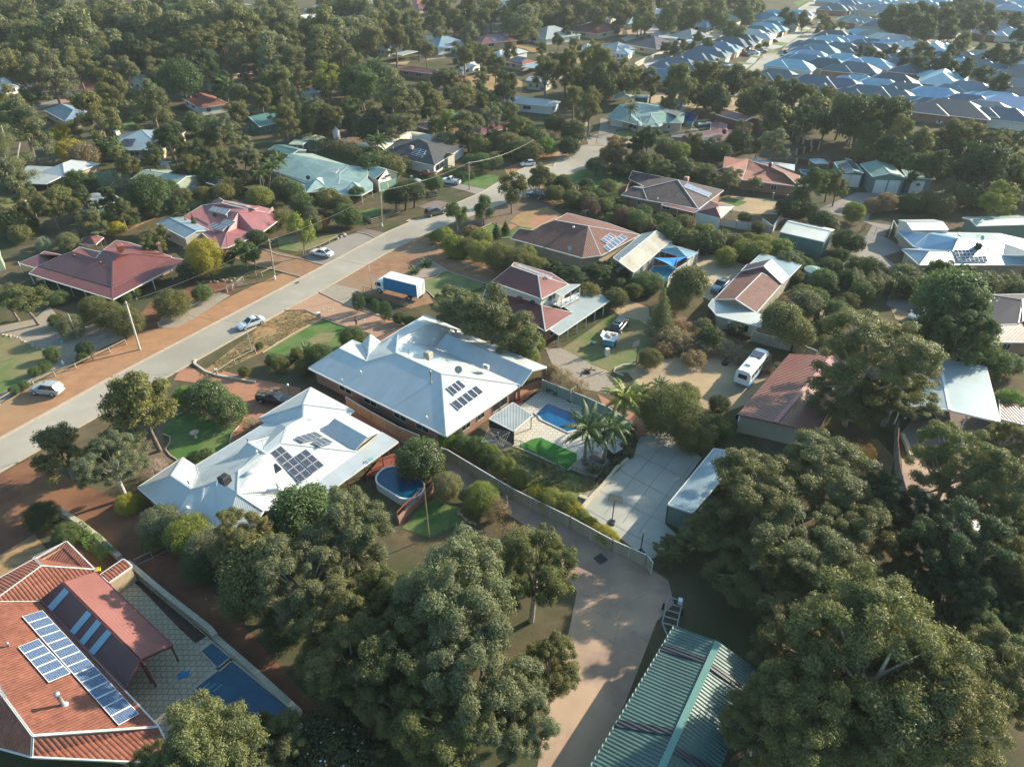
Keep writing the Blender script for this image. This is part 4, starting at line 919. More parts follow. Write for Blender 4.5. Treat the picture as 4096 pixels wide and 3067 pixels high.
# 13. red tiled house
h = House('red_tiled_house','long red brown tiled house with cream wing wall, right of the olive trees','house',
 'A 735 530 2.6; B 900 585 2.6; C 1262 628; D 1268 560 2.7; a 780 508 s; b 790 440 3.8; c 940 455 4.2; d 925 520 3.2; e 970 470 4.2; f 1090 505 4.2; g 1170 542 4.2; i 785 480 2.7; j 1225 545 2.7; k 1100 495 3.2','s B C',2.6,24)
h.roof('A B d a',REDT); h.roof('B C g f e c d',REDT); h.roof('i a d c b',REDT); h.roof('C D j k e f g',REDT,fascia=.1)
h.wall([h.p['A'],h.p['B'],h.p['C'],h.p['D'],h.p['j'],h.p['i']],BRICKR,.5,wins=[(1,.55,.65,.8,2),(1,.3,.4,.8,2)]); h.cooler(1080,498,4.4,TRIMR,.8)
h = House('back_verandah','white and blue patio roofs behind the red brown tiled house','patio','A 958 458 2.6; B 1135 495 2.6; C 1138 478 2.6; D 970 448 2.6; E 1232 528 2.5; F 1235 490 2.5','',2.6)
h.roof('A B C D',BLUEST); h.roof('B E F C',WHITE,'pale_roof'); h.posts('A','B',3,.1); h.posts('B','E',2,.1)
# 14. teal green house at the head of the road
h = House('green_hip_house','grey green steel roofed house with cream double garage at the head of the cul-de-sac','house',
 'A 45 190 2.6; B 155 205 2.6; C 265 245 2.6; D 525 225 2.6; a 125 110 5.2; b 225 95 5.3; c 340 130 4.8; d 345 125 4.8; E 540 155 2.8; F 350 105 2.6; G1 235 92 4.8; k 125 140 3.6; l 160 205 2.62; k2 75 175 2.8; bt 330 165 4.3; bt2 325 180 4.3; b1 265 222 2.9; b2 360 228 2.9; b3 300 232 2.7; b0 250 185 3.8; m 410 150 4.3; n 400 225 2.7; v1 245 240 2.3; v2 285 250 2.3; v3 375 248 2.3; v4 400 235 2.3; q 440 165 4.0',
 's A C',2.6,23)
h.p['AA'] = G(45,190,2.6); h.roof('A C b1 bt q c G1 a',TEALST if False else metal_roof('roof_sage_steel',(.21,.34,.31),.17,.45),fascia=.16); SG = MT['roof_sage_steel']
h.roof('a G1 F A',SG,'back_roof',.1) if False else None
h.roof('bt bt2 b2 n q',SG,'wing_roof',.1); h.roof('bt2 b1 b3; bt2 b3 b2; bt2 b0 b1',SG,'bay_roof',.1); h.roof('q n D E c',SG,'east_roof',.14); h.roof('G1 c E F',SG,'north_roof',.1)
h.roof('b1 v1 v2 b3; b3 v2 v3 b2; b2 v3 v4 n',SG,'verandah_roof',.12); h.roof('k k2 l',metal_roof('roof_sage_light',(.4,.46,.42),.2),'gablet_roof',.1)
h.wall([h.p['A'],h.p['B'],h.p['C'],h.p['n'],h.p['D'],h.p['E'],h.p['F']],BRICKC,.45,top=2.6,wins=[(1,.3,.7,.8,2),(3,.3,.45,.8,2)]); h.opening(h.q[0],h.q[1],.12,.88,.03,2.2,'garage_door',TRIM)
h.posts('v1','v4',4,.1,2.2); h.cooler(330,132,4.4,TRIM,.9); h.panels(4.3,[(345,130),(370,115),(530,160),(500,185)],7,2,0,SOLARG,'solar_panel',TRIM)
# ---------------------------------------------------------------- foliage
LEAF = leafmat('foliage',.6,.3,.15); LEAFG = leafmat('foliage_glossy',.5,.32,.2); BARKM = mat('bark_grey',(.22,.18,.14),(.13,.1,.08),2.5,.9,.1); BARKW = mat('bark_pale',(.5,.44,.36),(.33,.28,.22),2.5,.8,.1)
BARKD = mat('bark_dark',(.07,.055,.045),(.04,.032,.028),2.5,.9,.1)
def quads(C,A,B):
    """rhombus leaves: centres C, half axes A, B"""
    n = len(C); V = np.empty((n,4,3)); V[:,0] = C - A; V[:,1] = C - B; V[:,2] = C + A; V[:,3] = C + B
    return V.reshape(-1,3)
def quadmesh(name,V,mats,extra=None):
    n = len(V) // 4; me = bpy.data.meshes.new(name); me.vertices.add(len(V)); me.vertices.foreach_set('co',V.astype(np.float32).ravel())
    me.loops.add(len(V)); me.loops.foreach_set('vertex_index',np.arange(len(V),dtype=np.int32)); me.polygons.add(n)
    me.polygons.foreach_set('loop_start',np.arange(0,4 * n,4,dtype=np.int32)); me.update(calc_edges=True); me.materials.append(mats); return me
def leaves(rg,lobes,n,size,elong=.42,outw=.9,fill=.25,droop=0.0):
    """leaf cards on and in a set of lobes (x,y,z,r,flat)"""
    L = np.array(lobes); wt = L[:,3] ** 2; k = rg.choice(len(L),n,p=wt / wt.sum()); d = rg.normal(size=(n,3)); d /= np.linalg.norm(d,axis=1)[:,None]
    d[:,2] = np.where((d[:,2] < -.3) & (rg.random(n) < .6),-d[:,2],d[:,2])
    r = np.where(rg.random(n) < fill,rg.random(n) ** .5 * .85,.66 + .34 * np.abs(rg.normal(size=n)) ** .8 + .12)
    # break the lobe surface into tufts
    f = 1 + .26 * np.sin(d[:,0] * 9 + k * 1.7) * np.sin(d[:,1] * 8 + k) * np.cos(d[:,2] * 7 + k * 2.3)
    r = r * f; C = L[k,:3] + d * (L[k,3] * r)[:,None] * np.stack([np.ones(n),np.ones(n),L[k,4]],1)
    nr = d * outw + rg.normal(size=(n,3)) * .55; nr[:,2] += .25; nr /= np.linalg.norm(nr,axis=1)[:,None]
    t = rg.normal(size=(n,3)); t[:,2] -= droop; t -= nr * (t * nr).sum(1)[:,None]; t /= np.linalg.norm(t,axis=1)[:,None] + 1e-9
    b = np.cross(nr,t); s = size * (.6 + .8 * rg.random(n))[:,None]
    return quads(C,t * s * .5,b * s * .5 * elong)
def gum_lobes(rg,n,z0=.2,z1=1.25,R=.5,r=(.07,.13),flat=.8,subs=6):
    """irregular crown: several sub-crowns, each a cluster of leafy lobes, skirts hanging low"""
    out = []; sub = [(0,0,(z0 + z1) * .52,R * .5,(z1 - z0) * .42)]
    for i in range(subs):
        a = i * 6.283 / subs + rg.normal() * .3; q = rg.uniform(.4,.62) * R; zz = z0 + (z1 - z0) * rg.uniform(.3,.72); sub.append((math.cos(a) * q,math.sin(a) * q,zz,R * rg.uniform(.32,.48),(z1 - z0) * rg.uniform(.2,.33)))
    sub.append((rg.normal() * .06,rg.normal() * .06,z1 - (z1 - z0) * .25,R * .42,(z1 - z0) * .24))
    for i in range(n):
        sx,sy,sz,sr,sh = sub[i % len(sub)]; d = rg.normal(size=3); d /= np.linalg.norm(d)
        if d[2] < -.7: d[2] = -d[2]
        rr = rg.uniform(*r); q = rg.uniform(.7,1.0)
        out.append((sx + d[0] * max(sr - rr * .6,.02) * q,sy + d[1] * max(sr - rr * .6,.02) * q,max(sz + d[2] * sh * q,z0 * .6),rr,flat * rg.uniform(.8,1.2)))
    return out
def limb_mesh(rg,lobes,zt,r0=.028,nl=9,bend=.05):
    mb = MB(); top = (rg.normal() * bend,rg.normal() * bend,zt * .55); mid = (top[0] * .5 + rg.normal() * .015,top[1] * .5,zt * .28)
    mb.tube([(0,0,-.02),mid,top],[r0 * 1.25,r0,r0 * .8],7)
    for i in rg.choice(len(lobes),min(nl,len(lobes)),replace=False):
        l = lobes[i]; f = rg.uniform(.3,1.0); a = Vector(mid).lerp(Vector(top),f); b = Vector((l[0],l[1],l[2])); m = a.lerp(b,.5) + Vector((0,0,-.02 if b.z > a.z else .03)) + Vector(rg.normal(size=3) * .02)
        mb.tube([a,m,b],[r0 * .6,r0 * .36,r0 * .12],5,False)
    return mb
PROTO = {}   # kind -> list of (crown mesh, trunk mesh, height/width)
def add_proto(kind,crown,trunk,k): PROTO.setdefault(kind,[]).append((crown,trunk,k))
def mk(kind,seeds,n,size,lob,zt,k,elong=.42,lm=None,tm=None,trunk=True,r0=.028,fill=.25,droop=0.,nl=9,outw=.9):
    for s in seeds:
        rg = np.random.default_rng(s); lobes = lob(rg); V = leaves(rg,lobes,n,size,elong,outw,fill,droop)
        me = quadmesh(kind + '_crown',V,lm or LEAF); t = None
        if trunk:
            o = limb_mesh(rg,lobes,zt,r0,nl).build('trunk',tm or BARKM,smooth=True); t = o.data; bpy.data.objects.remove(o)
        add_proto(kind,me,t,k)
def sphere_lobes(n,R,zc,rz,r,flat=.9,low=-.35):
    def f(rg):
        out = [(0,0,zc,R * .72,rz / R * .9)]
        for i in range(n):
            z = low + (1 - low) * (i + .5) / n; a = i * 2.39996 + rg.normal() * .25; q = math.sqrt(max(0,1 - z * z)); rr = rg.uniform(*r)
            out.append((math.cos(a) * q * (R - rr),math.sin(a) * q * (R - rr),zc + z * (rz - rr * flat),rr,flat))
        return out
    return f
def cone_lobes(n,R,h,r,pw=1.0,z0=.05):
    def f(rg):
        out = []
        for i in range(n):
            t = (i + .5) / n; a = i * 2.39996; rad = R * (1 - t) ** pw; rr = max(r * (1.15 - t),.03)
            out.append((math.cos(a) * max(rad - rr,0),math.sin(a) * max(rad - rr,0),z0 + t * (h - z0),rr,1.0)); out.append((0,0,z0 + t * (h - z0) * .95,max(rad * .7,.03),1.0))
        return out
    return f
gl = lambda n,**k: (lambda rg: gum_lobes(rg,n,**k))
# near trees: fine leaves
mk('gum_near',(1,2,3,4),95000,.018,gl(150,r=(.03,.065),subs=10),1.15,1.25,.36,LEAFG,BARKW,droop=.5,nl=26,fill=.3)
mk('gum_wide',(5,6),120000,.015,gl(220,z0=.2,z1=1.0,r=(.025,.055),subs=13),.9,1.0,.36,LEAFG,BARKW,droop=.4,nl=30,fill=.3)
# middle distance
mk('gum',(11,12,13,14,15,16,17),17000,.038,gl(70,r=(.05,.1)),1.1,1.25,.4,LEAF,BARKM,droop=.3,fill=.25)
mk('tall_gum',(21,22,23,24),17000,.04,gl(46,z0=.42,z1=1.55,r=(.07,.13)),1.4,1.55,.4,LEAF,BARKM,r0=.03,fill=.25)
mk('round_tree',(31,32,33),15000,.04,sphere_lobes(44,.5,.58,.46,(.1,.16)),.8,1.02,.5,LEAFG,BARKD,fill=.15)
mk('bush',(41,42,43),9000,.05,sphere_lobes(30,.5,.42,.42,(.1,.17),low=-.8),.6,.84,.45,LEAF,None,trunk=False,fill=.15)
mk('bush_near',(44,45),30000,.027,sphere_lobes(44,.5,.44,.44,(.09,.15),low=-.8),.6,.88,.42,LEAF,None,trunk=False,fill=.2)
mk('clipped_bush',(46,),16000,.032,sphere_lobes(60,.5,.62,.62,(.09,.12),low=-.9),.6,1.24,.45,LEAF,None,trunk=False,fill=.05)
mk('low_shrub',(51,52),5000,.05,sphere_lobes(22,.5,.2,.3,(.09,.16),low=-.3),.4,.5,.35,LEAF,None,trunk=False,fill=.3)
mk('wispy_shrub',(53,54),4500,.05,sphere_lobes(30,.5,.42,.42,(.08,.14),low=-.4),.5,.84,.16,LEAF,BARKM,r0=.02,fill=.5,nl=20)
mk('cypress',(61,62),14000,.05,cone_lobes(26,.5,2.1,.2,.8),1.5,2.1,.4,LEAF,BARKD,r0=.04,fill=.2)
mk('conifer',(63,64),14000,.045,cone_lobes(24,.5,1.5,.17,.85,.12),1.2,1.5,.3,LEAF,BARKD,r0=.03,fill=.3,droop=.8)
mk('young_tree',(71,72),9000,.05,gl(30,z0=.2,z1=1.15,r=(.08,.14),flat=.9),.9,1.15,.45,LEAF,BARKM,r0=.022,fill=.2)
mk('flower_bush',(81,),16000,.034,sphere_lobes(40,.5,.42,.42,(.09,.14),low=-.7),.6,.84,.55,LEAFG,None,trunk=False,fill=.1)
# far: coarse leaves
mk('far_gum',(91,92,93,96),6500,.06,gl(36,z0=.15,z1=1.15,r=(.09,.15)),1.0,1.15,.5,LEAF,BARKM,fill=.15,nl=5)
mk('far_bush',(94,95),1800,.11,sphere_lobes(16,.5,.42,.42,(.13,.2),low=-.6),.6,.84,.5,LEAF,None,trunk=False,fill=.1)
# petals for flowering shrubs, a part of their own
def petals(seed,n,R=.47,zc=.42,rz=.42,size=.03):
    rg = np.random.default_rng(seed); d = rg.normal(size=(n,3)); d /= np.linalg.norm(d,axis=1)[:,None]; d[:,2] = np.abs(d[:,2]); C = d * np.array([R,R,rz]) + np.array([0,0,zc]); C *= 1 + rg.normal(size=(n,1)) * .02
    t = np.cross(d,rg.normal(size=(n,3))); t /= np.linalg.norm(t,axis=1)[:,None]; b = np.cross(d,t); return quads(C,t * size * .5,b * size * .5)
def petmat(c): return mat('petals_%d_%d' % (c[0] * 100,c[2] * 100),c,None,1,.7)
# palm
def palm_meshes(seed,nf=22,fr=1.9,droop=1.2):
    rg = np.random.default_rng(seed); Q = []
    for i in range(nf):
        a = i * 2.39996; el = 1.15 - 1.5 * (i / nf) + rg.normal() * .08; L = fr * rg.uniform(.85,1.1); P = []; p = np.array([0,0,0.]); ang = el; st = 12
        for k in range(st + 1):
            P.append(p.copy()); p = p + np.array([math.cos(a) * math.cos(ang),math.sin(a) * math.cos(ang),math.sin(ang)]) * L / st; ang -= droop / st * (.5 + 1.3 * k / st)
        P = np.array(P); side = np.array([-math.sin(a),math.cos(a),0])
        for k in range(1,st + 1):
            for j in range(3):
                c = P[k - 1] + (P[k] - P[k - 1]) * (j / 3); w_ = .34 * fr / 1.9 * math.sin(math.pi * min(.96,(k + j / 3) / (st + 1)) ** .7) + .05
                for s in (-1,1):
                    ax = side * s * .8 + np.array([0,0,-.55 + rg.normal() * .15]) + (P[k] - P[k - 1]) / (L / st) * .35; ax /= np.linalg.norm(ax); fw = (P[k] - P[k - 1]) / (L / st)
                    Q.append(quads((c + ax * w_ / 2)[None],(ax * w_ / 2)[None],(fw * .035 * fr / 1.9 * 1.3)[None]))
    return quadmesh('palm_crown',np.concatenate(Q),LEAFG)
PALMC = [palm_meshes(1),palm_meshes(2,18,1.7,1.5)]; YUC = palm_meshes(5,26,.8,.5)

_PAL = {'dark green': (.042,.056,.028),'deep green': (.04,.066,.026),'olive green': (.092,.093,.04),'grey green': (.1,.105,.058),'dusty green': (.115,.12,.075),'bright green': (.08,.13,.035),'mid green': (.062,.085,.036),
 'yellow green': (.125,.14,.04),'golden yellow': (.30,.27,.05),'brownish': (.16,.115,.075),'rusty brown': (.2,.085,.045),'pale cream': (.42,.39,.24),'silvery': (.22,.26,.21),'purplish brown': (.085,.05,.05),'straw brown': (.3,.24,.17),'pale pink': (.36,.28,.26)}
PAL = {k: tuple(min(.6,x * (1.95 if max(v) < .2 else 1.25)) for x in v) for k,v in _PAL.items()}
TREES = []   # (object, kind word, colour word, src px x, src px y, landmark)
WORD = {'gum_near': 'gum tree','gum_wide': 'spreading gum tree','gum': 'gum tree','tall_gum': 'tall gum tree','round_tree': 'dense round tree','bush': 'bush','bush_near': 'bush','clipped_bush': 'clipped egg shaped bush','low_shrub': 'low shrub','wispy_shrub': 'wispy shrub',
 'cypress': 'narrow cypress','conifer': 'conifer','young_tree': 'small tree','flower_bush': 'flowering bush','far_gum': 'gum tree','far_bush': 'bush','palm': 'palm tree','yucca': 'spiky yucca'}
NAME = {'gum_near': 'gum_tree','gum_wide': 'gum_tree','far_gum': 'gum_tree','bush_near': 'bush','far_bush': 'bush','clipped_bush': 'bush','palm': 'palm_tree'}
CAT = {'bush': 'bush','bush_near': 'bush','clipped_bush': 'bush','low_shrub': 'shrub','wispy_shrub': 'shrub','flower_bush': 'bush','far_bush': 'bush','yucca': 'plant','palm': 'palm tree'}
cnt_ = {}
def put(kind,P,Wd,col,sz=1.0,rz=None,petal=None,top=None):
    cnt_[kind] = cnt_.get(kind,-1) + 1; i = cnt_[kind]; rz = rnd.uniform(0,6.28) if rz is None else rz
    c = PAL[col]; j = [rnd.uniform(.85,1.15) for _ in range(3)]; m = rnd.uniform(.85,1.15); oc = (c[0] * (m * j[0] * .5 + m * .5),c[1] * m,c[2] * (m * j[2] * .5 + m * .5),1)
    nm = NAME.get(kind,kind); cm,tm,k = PROTO[kind][i % len(PROTO[kind])]
    def leafob(name,par):
        o = bpy.data.objects.new(name,cm); S.collection.objects.link(o); o.color = oc; o.parent = par; return o
    if tm is None and not petal:
        o = leafob(nm,None); o.location = P; o.rotation_euler = (0,0,rz); o.scale = (Wd,Wd,Wd * sz); r = o
    else:
        r = empty(nm,P,rz); r.matrix_basis = Matrix.Translation(P) @ Matrix.Rotation(rz,4,'Z') @ Matrix.Diagonal((Wd,Wd,Wd * sz,1)); leafob('crown' if tm else 'foliage',r)
        if tm: t = bpy.data.objects.new('trunk',tm); S.collection.objects.link(t); t.parent = r
        if petal:
            pm = PETM.get(petal)
            if pm is None: pm = PETM[petal] = quadmesh('flowers',petals(5,120,size=.022),petmat(petal))
            t = bpy.data.objects.new('flowers',pm); t['kind'] = 'stuff'; S.collection.objects.link(t); t.parent = r
    tp = proj((P.x,P.y,Wd * sz * k * .55)); TREES.append([r,WORD[kind],col,tp[0],tp[1],CAT.get(kind,'tree'),petal]); return r
PETM = {}
def T(kind,a,b,w,col,sz=1.0,**kw):
    """tree by the sighting of its top (a,b) and crown width w, all in view pixels"""
    ks = PROTO[kind][0][2] * sz; ws = w / VW[2]; Wd = 5.0
    for _ in range(12):
        p = G(a,b,min(Wd * ks,40)); dep = p.y * CT + (CAMH - p.z) * ST; Wd = ws * dep / FP
    p = G(a,b,Wd * ks * .93); return put(kind,V3(p.x,p.y,0),Wd,col,sz,**kw)
def TC(kind,a,b,w,col,sz=1.0,zc=.62,**kw):
    """tree by the sighting of its crown's middle"""
    ks = PROTO[kind][0][2] * sz; ws = w / VW[2]; Wd = 5.0
    for _ in range(12):
        p = G(a,b,Wd * ks * zc); dep = p.y * CT + (CAMH - p.z) * ST; Wd = ws * dep / FP
    return put(kind,V3(p.x,p.y,0),Wd,col,sz,**kw)
def TT(kind,data,**kw):
    for q in data.split(';'):
        q = q.strip()
        if not q: continue
        a,b,w,*r = q.split(' ',4); w_,sz = (r + ['',''])[:2]
        col = ALIAS[r[0]]; s = float(r[1]) if len(r) > 1 else 1.0; T(kind,float(a),float(b),float(w),col,s,**kw)
def TTC(kind,data,**kw):
    for q in data.split(';'):
        q = q.strip()
        if not q: continue
        r = q.split(); TC(kind,float(r[0]),float(r[1]),float(r[2]),ALIAS[r[3]],float(r[4]) if len(r) > 4 else 1.0,**kw)
ALIAS = dict(dk='dark green',dp='deep green',ol='olive green',gr='grey green',du='dusty green',br='bright green',mg='mid green',yg='yellow green',go='golden yellow',bn='brownish',ru='rusty brown',cr='pale cream',si='silvery',pu='purplish brown',st='straw brown',pk='pale pink')
def palm(a,b,w,base,col='mid green',k=0,trunk_r=.18):
    """palm: crown centre a,b, crown width w px; base pixel of the trunk"""
    f = G(*base); best = None
    for i in range(400):
        z = 1 + i * .05; q = G(a,b,z); e = (q - V3(f.x,f.y,z)).length
        if best is None or e < best[0]: best = (e,z,q)
    z = best[1]; c = best[2]; dep = c.y * CT + (CAMH - z) * ST; Wd = w / VW[2] * dep / FP; r = empty('palm_tree',V3(f.x,f.y,0))
    o = bpy.data.objects.new('crown',PALMC[k]); S.collection.objects.link(o); o.parent = r; s = Wd / 3.3; o.location = (c.x - f.x,c.y - f.y,z); o.scale = (s,s,s); cc = PAL[col]; o.color = (*cc,1); o.rotation_euler = (0,0,rnd.uniform(0,6))
    MB().tube([(0,0,0),((c.x - f.x) * .5,(c.y - f.y) * .5,z * .5),(c.x - f.x,c.y - f.y,z + .1)],[trunk_r * 1.3,trunk_r,trunk_r * 1.1],9).build('trunk',BARKM,r,True,local=True)
    tp = proj((c.x,c.y,z)); TREES.append([r,'palm tree',col,tp[0],tp[1],'palm tree',None]); return r
def yucca(a,b,w,col='mid green'):
    p = G(a,b); dep = p.y * CT + CAMH * ST; Wd = w / VW[2] * dep / FP; o = bpy.data.objects.new('yucca',YUC); S.collection.objects.link(o); o.location = (p.x,p.y,Wd * .12); s = Wd / 1.5; o.scale = (s,s,s); o.color = (*PAL[col],1)
    TREES.append([o,'spiky yucca',col,*proj(p),'plant',None]); return o
def hedge(name,label,pts,w,hgt,col,dens=700,size=.3,smooth=False):
    P = [G(*p) if not isinstance(p,Vector) else p for p in pts]; rg = np.random.default_rng(len(pts) * 7 + int(w * 10)); Q = []; c0 = P[0]
    for a,b in zip(P[:-1],P[1:]):
        L = (b - a).length; n = int(L * (w + 2 * hgt) * dens / 10 * (.3 / size) ** 2 * .6); d = np.array((b - a).normalized()); s = np.array([-d[1],d[0],0])
        t = rg.random(n) * L; u = rg.random(n) * (w + 2 * hgt) - (w / 2 + hgt); wob = 1 + .12 * np.sin(t * 1.9 + len(Q)) + .08 * np.sin(t * 4.3)
        x = np.clip(u,-w / 2,w / 2); z = hgt - np.clip(np.abs(u) - w / 2,0,hgt); x = x * wob; z = z * wob + rg.normal(size=n) * .05; q = np.array(a)[None] + d[None] * t[:,None] + s[None] * (x + rg.normal(size=n) * .08)[:,None]; q[:,2] = z
        nr = np.where(np.abs(u) < w / 2,0,np.sign(u))[:,None] * s[None] + np.array([0,0,1.]) * (np.abs(u) < w / 2)[:,None] + rg.normal(size=(n,3)) * .5; nr /= np.linalg.norm(nr,axis=1)[:,None]
        tt = rg.normal(size=(n,3)); tt -= nr * (tt * nr).sum(1)[:,None]; tt /= np.linalg.norm(tt,axis=1)[:,None]; bb = np.cross(nr,tt); sz = size * (.6 + .8 * rg.random(n))[:,None]; Q.append(quads(q - np.array(c0),tt * sz * .5,bb * sz * .25))
    o = bpy.data.objects.new(name,quadmesh(name,np.concatenate(Q),LEAF)); S.collection.objects.link(o); o.location = c0; o.color = (*PAL[col],1); tag(o,label,'hedge'); return o
# ---------------------------------------------------------------- planting, sighted view by view
W(0,0,1.8517)   # helper: full-photo pixels at 2212 wide are 'D' pixels
def D(): VW[:] = [0,0,1 / 1.8517]
D()
# foreground gums
TTC('gum_near','985 1290 330 du;1150 1240 210 ol;880 1420 260 ol;760 1440 220 ol;830 1300 200 ol;960 1560 260 ol;1030 1480 300 du;1180 1450 170 ol;760 1150 230 gr;640 1260 230 gr;860 1540 200 ol')
TTC('round_tree','655 1110 150 mg;560 1230 170 ol')
TTC('gum_near','520 1170 150 ol;730 1330 210 ol;1110 1560 200 du')
TTC('bush_near','345 1125 95 du;405 1145 100 yg;455 1180 110 du;430 1215 90 mg;530 1280 120 ol;330 1165 60 ol;610 1345 110 dk;690 1420 110 ol;765 1490 110 dk;870 1595 120 dk;560 1180 110 mg')
TTC('gum_near','1650 1060 270 ol .6;1780 1030 260 ol .6;1650 1230 240 ol .42;1750 1190 270 ol .65;1530 1150 150 ol .42;1450 1190 90 ol .4;1860 1150 240 ol .7;1545 1050 90 ol .5;1560 1140 150 ol .5')
TTC('gum_wide','1900 1420 470 ol;1730 1390 270 ol .6;1760 1560 360 ol;2010 1520 380 ol;1640 1570 220 ol')
TTC('gum_near','2060 1010 210 ol;2150 1080 220 ol;2060 1180 230 dk;2170 1230 200 ol;2120 1360 160 ol;2180 960 130 ol;1980 1130 150 dk;1960 1280 120 mg')
TTC('gum_near','1885 780 290 ol .72;1850 850 190 ol .6;1935 850 190 ol .6'); TTC('gum_near','2160 1480 240 ol;2080 1290 180 dk;2190 1330 180 dk;2210 1180 150 dk;2030 1230 150 dk;2150 1420 180 mg;1900 1080 160 dk'); TTC('round_tree','2055 655 150 mg 1.2;2085 735 130 mg;2010 720 90 dk'); TTC('gum_near','2060 660 150 mg;2080 730 140 mg;2040 610 110 mg')
TTC('gum_near','455 1630 300 ol;600 1610 190 ol;330 1670 150 ol'); TTC('flower_bush','705 1640 230 dk',petal=(.55,.5,.52))
# left of centre: trees by the road
TTC('gum','305 870 160 ol 1.1;130 975 130 ol .8;270 945 100 gr .7'); TTC('gum_near','240 1005 160 du .8'); TTC('bush_near','275 1085 55 go'); TTC('bush','210 970 60 ol')
TTC('flower_bush','445 850 90 mg;490 880 80 mg',petal=(.6,.42,.42)); TTC('bush_near','400 855 60 br'); TTC('wispy_shrub','335 1010 55 pk;540 915 40 si'); TTC('bush_near','88 1110 75 dk;140 1150 60 mg')
TTC('flower_bush','905 985 110 mg',petal=(.55,.38,.38)); TTC('bush_near','965 1045 70 gr;1040 1070 80 yg;930 1010 60 ol'); TTC('wispy_shrub','1070 1100 70 bn;1100 1160 90 bn'); TTC('bush_near','1130 1180 110 gr;1190 1170 50 ol')
TTC('low_shrub','420 985 40 dk;445 975 30 mg')
TTC('clipped_bush','773 646 30 dp 1.35;810 657 22 dp 1.35;832 667 30 dp 1.35')
# front garden planting around the big white house
TTC('bush_near','760 725 60 mg;690 765 65 mg;720 780 50 mg;588 775 35 mg;605 785 40 ol;527 800 28 ol;655 790 40 ol;640 760 30 ol;560 745 20 mg;862 684 30 mg;885 690 30 mg;908 695 32 mg'); yucca(662,762,40); yucca(640,780,30); yucca(795,650,24,'grey green')
TTC('gum','1000 675 130 gr .8;1060 690 150 gr .8;1120 720 120 gr .8;970 650 90 gr .75'); TTC('bush_near','1140 765 55 yg;1125 745 50 br'); TTC('bush','1160 740 40 yg')
# hedge row of tall shrubs right of the patio fence
TTC('wispy_shrub','1215 815 60 bn;1250 835 55 bn'); TTC('bush','1190 800 40 bn')
palm(1350,858,110,(1345,925),'yellow green'); palm(1268,925,115,(1262,1003),'mid green'); palm(1318,925,120,(1302,1000),'mid green',1)
TTC('bush_near','1450 880 140 ol;1500 930 100 ol;1545 925 80 dp;1480 850 70 ol;1420 905 60 mg'); palm(1390,845,50,(1392,868)); palm(1425,832,45,(1425,850)); TTC('bush_near','1555 870 50 dk')
for x,y,s in ((1350,968,30),(1360,985,26),(1332,1000,30),(1300,1022,36),(1278,1018,34),(1370,950,26),(1345,940,30),(1366,925,28)): yucca(x,y,s,'grey green')
TTC('bush_near','1090 1005 55 yg;1070 990 45 mg;1060 975 45 yg;1120 1030 50 yg;1030 960 50 mg;1000 955 45 mg;965 945 45 br;1190 1075 60 yg;1225 1085 55 yg;1160 1065 50 go;1240 1100 45 go;1275 1130 40 go;1305 1150 45 go;1320 1160 40 go;1255 1112 40 yg')
TTC('bush_near','985 940 40 mg;1015 965 40 mg;1050 985 40 mg')
# middle right gardens
TTC('round_tree','1490 605 85 ol;1400 520 1 ol' if False else '1490 610 85 ol'); TTC('bush_near','1460 640 70 ol;1405 770 55 ol .9'); TTC('conifer','1432 660 70 gr 1.1'); TTC('bush','1385 610 45 mg;1405 625 30 mg;1370 625 40 ol;1330 640 55 ol'); TTC('bush_near','1400 605 75 mg .6')
TTC('gum','1240 600 80 dk .6;1280 590 80 dk .6;1200 585 70 dk .6;1310 580 60 dk .7'); TTC('bush','1270 630 60 ol;1340 610 30 mg;1350 590 30 mg')
TTC('bush_near','1080 550 75 ol;1040 540 60 yg;1120 560 70 ol;1160 575 60 ol;1010 530 50 ol;1135 545 50 yg'); TTC('bush','980 525 55 yg;960 505 45 yg;990 545 30 yg;940 510 30 yg;1018 500 40 bn;1040 510 50 yg')
for x,y in ((1000,555),): yucca(x,y,24)
for x,y,s in ((920,575,34),(896,590,30),(1340,655,34)): yucca(x,y,s)
TTC('conifer','1072 493 30 dk .8;1092 487 28 dk .8'); TTC('young_tree','988 465 60 mg;1045 450 60 mg .9;1105 410 75 ol;1165 385 60 ol')
TTC('low_shrub','1450 720 70 st;1480 735 70 st;1520 745 60 st;1500 770 60 bn;1560 745 60 st;1590 760 60 st;1440 750 50 bn;1420 735 40 bn;1470 705 60 bn;1510 715 50 bn;1620 775 50 st;1650 790 45 st;1540 720 50 bn'); TTC('bush','1535 725 60 dk;1520 700 40 gr'); yucca(1400,770,20)
TTC('round_tree','1690 690 90 ol;1720 720 80 ol'); TTC('flower_bush','1740 650 75 gr',petal=(.5,.5,.42)); TTC('bush','1700 660 60 bn')
TTC('round_tree','1600 540 1 ol') if False else None
# hedge line and trees between drive and pavilion
TTC('bush','1200 415 45 ol;1235 425 45 mg;1270 430 40 ol;1305 440 40 ol;1340 455 40 mg;1375 470 50 mg;1400 485 45 ol;1450 500 70 mg;1490 515 60 ol;1520 520 60 dk;1430 475 50 mg;1480 480 50 ol;1525 495 40 yg;1560 510 45 ol;1590 520 45 ol;1610 535 55 yg;1640 540 60 yg;1570 550 50 yg;1390 455 40 mg;1320 470 35 mg')
TTC('bush','1275 445 42 pu 1.3;1345 465 38 pu 1.3;1405 490 40 pu'); TTC('flower_bush','1540 515 60 mg',petal=(.5,.05,.06)); TTC('flower_bush','1700 560 70 mg .7',petal=(.55,.2,.25)); TTC('bush','1740 570 40 mg;1680 540 35 mg;1780 600 60 mg;1765 640 55 mg')
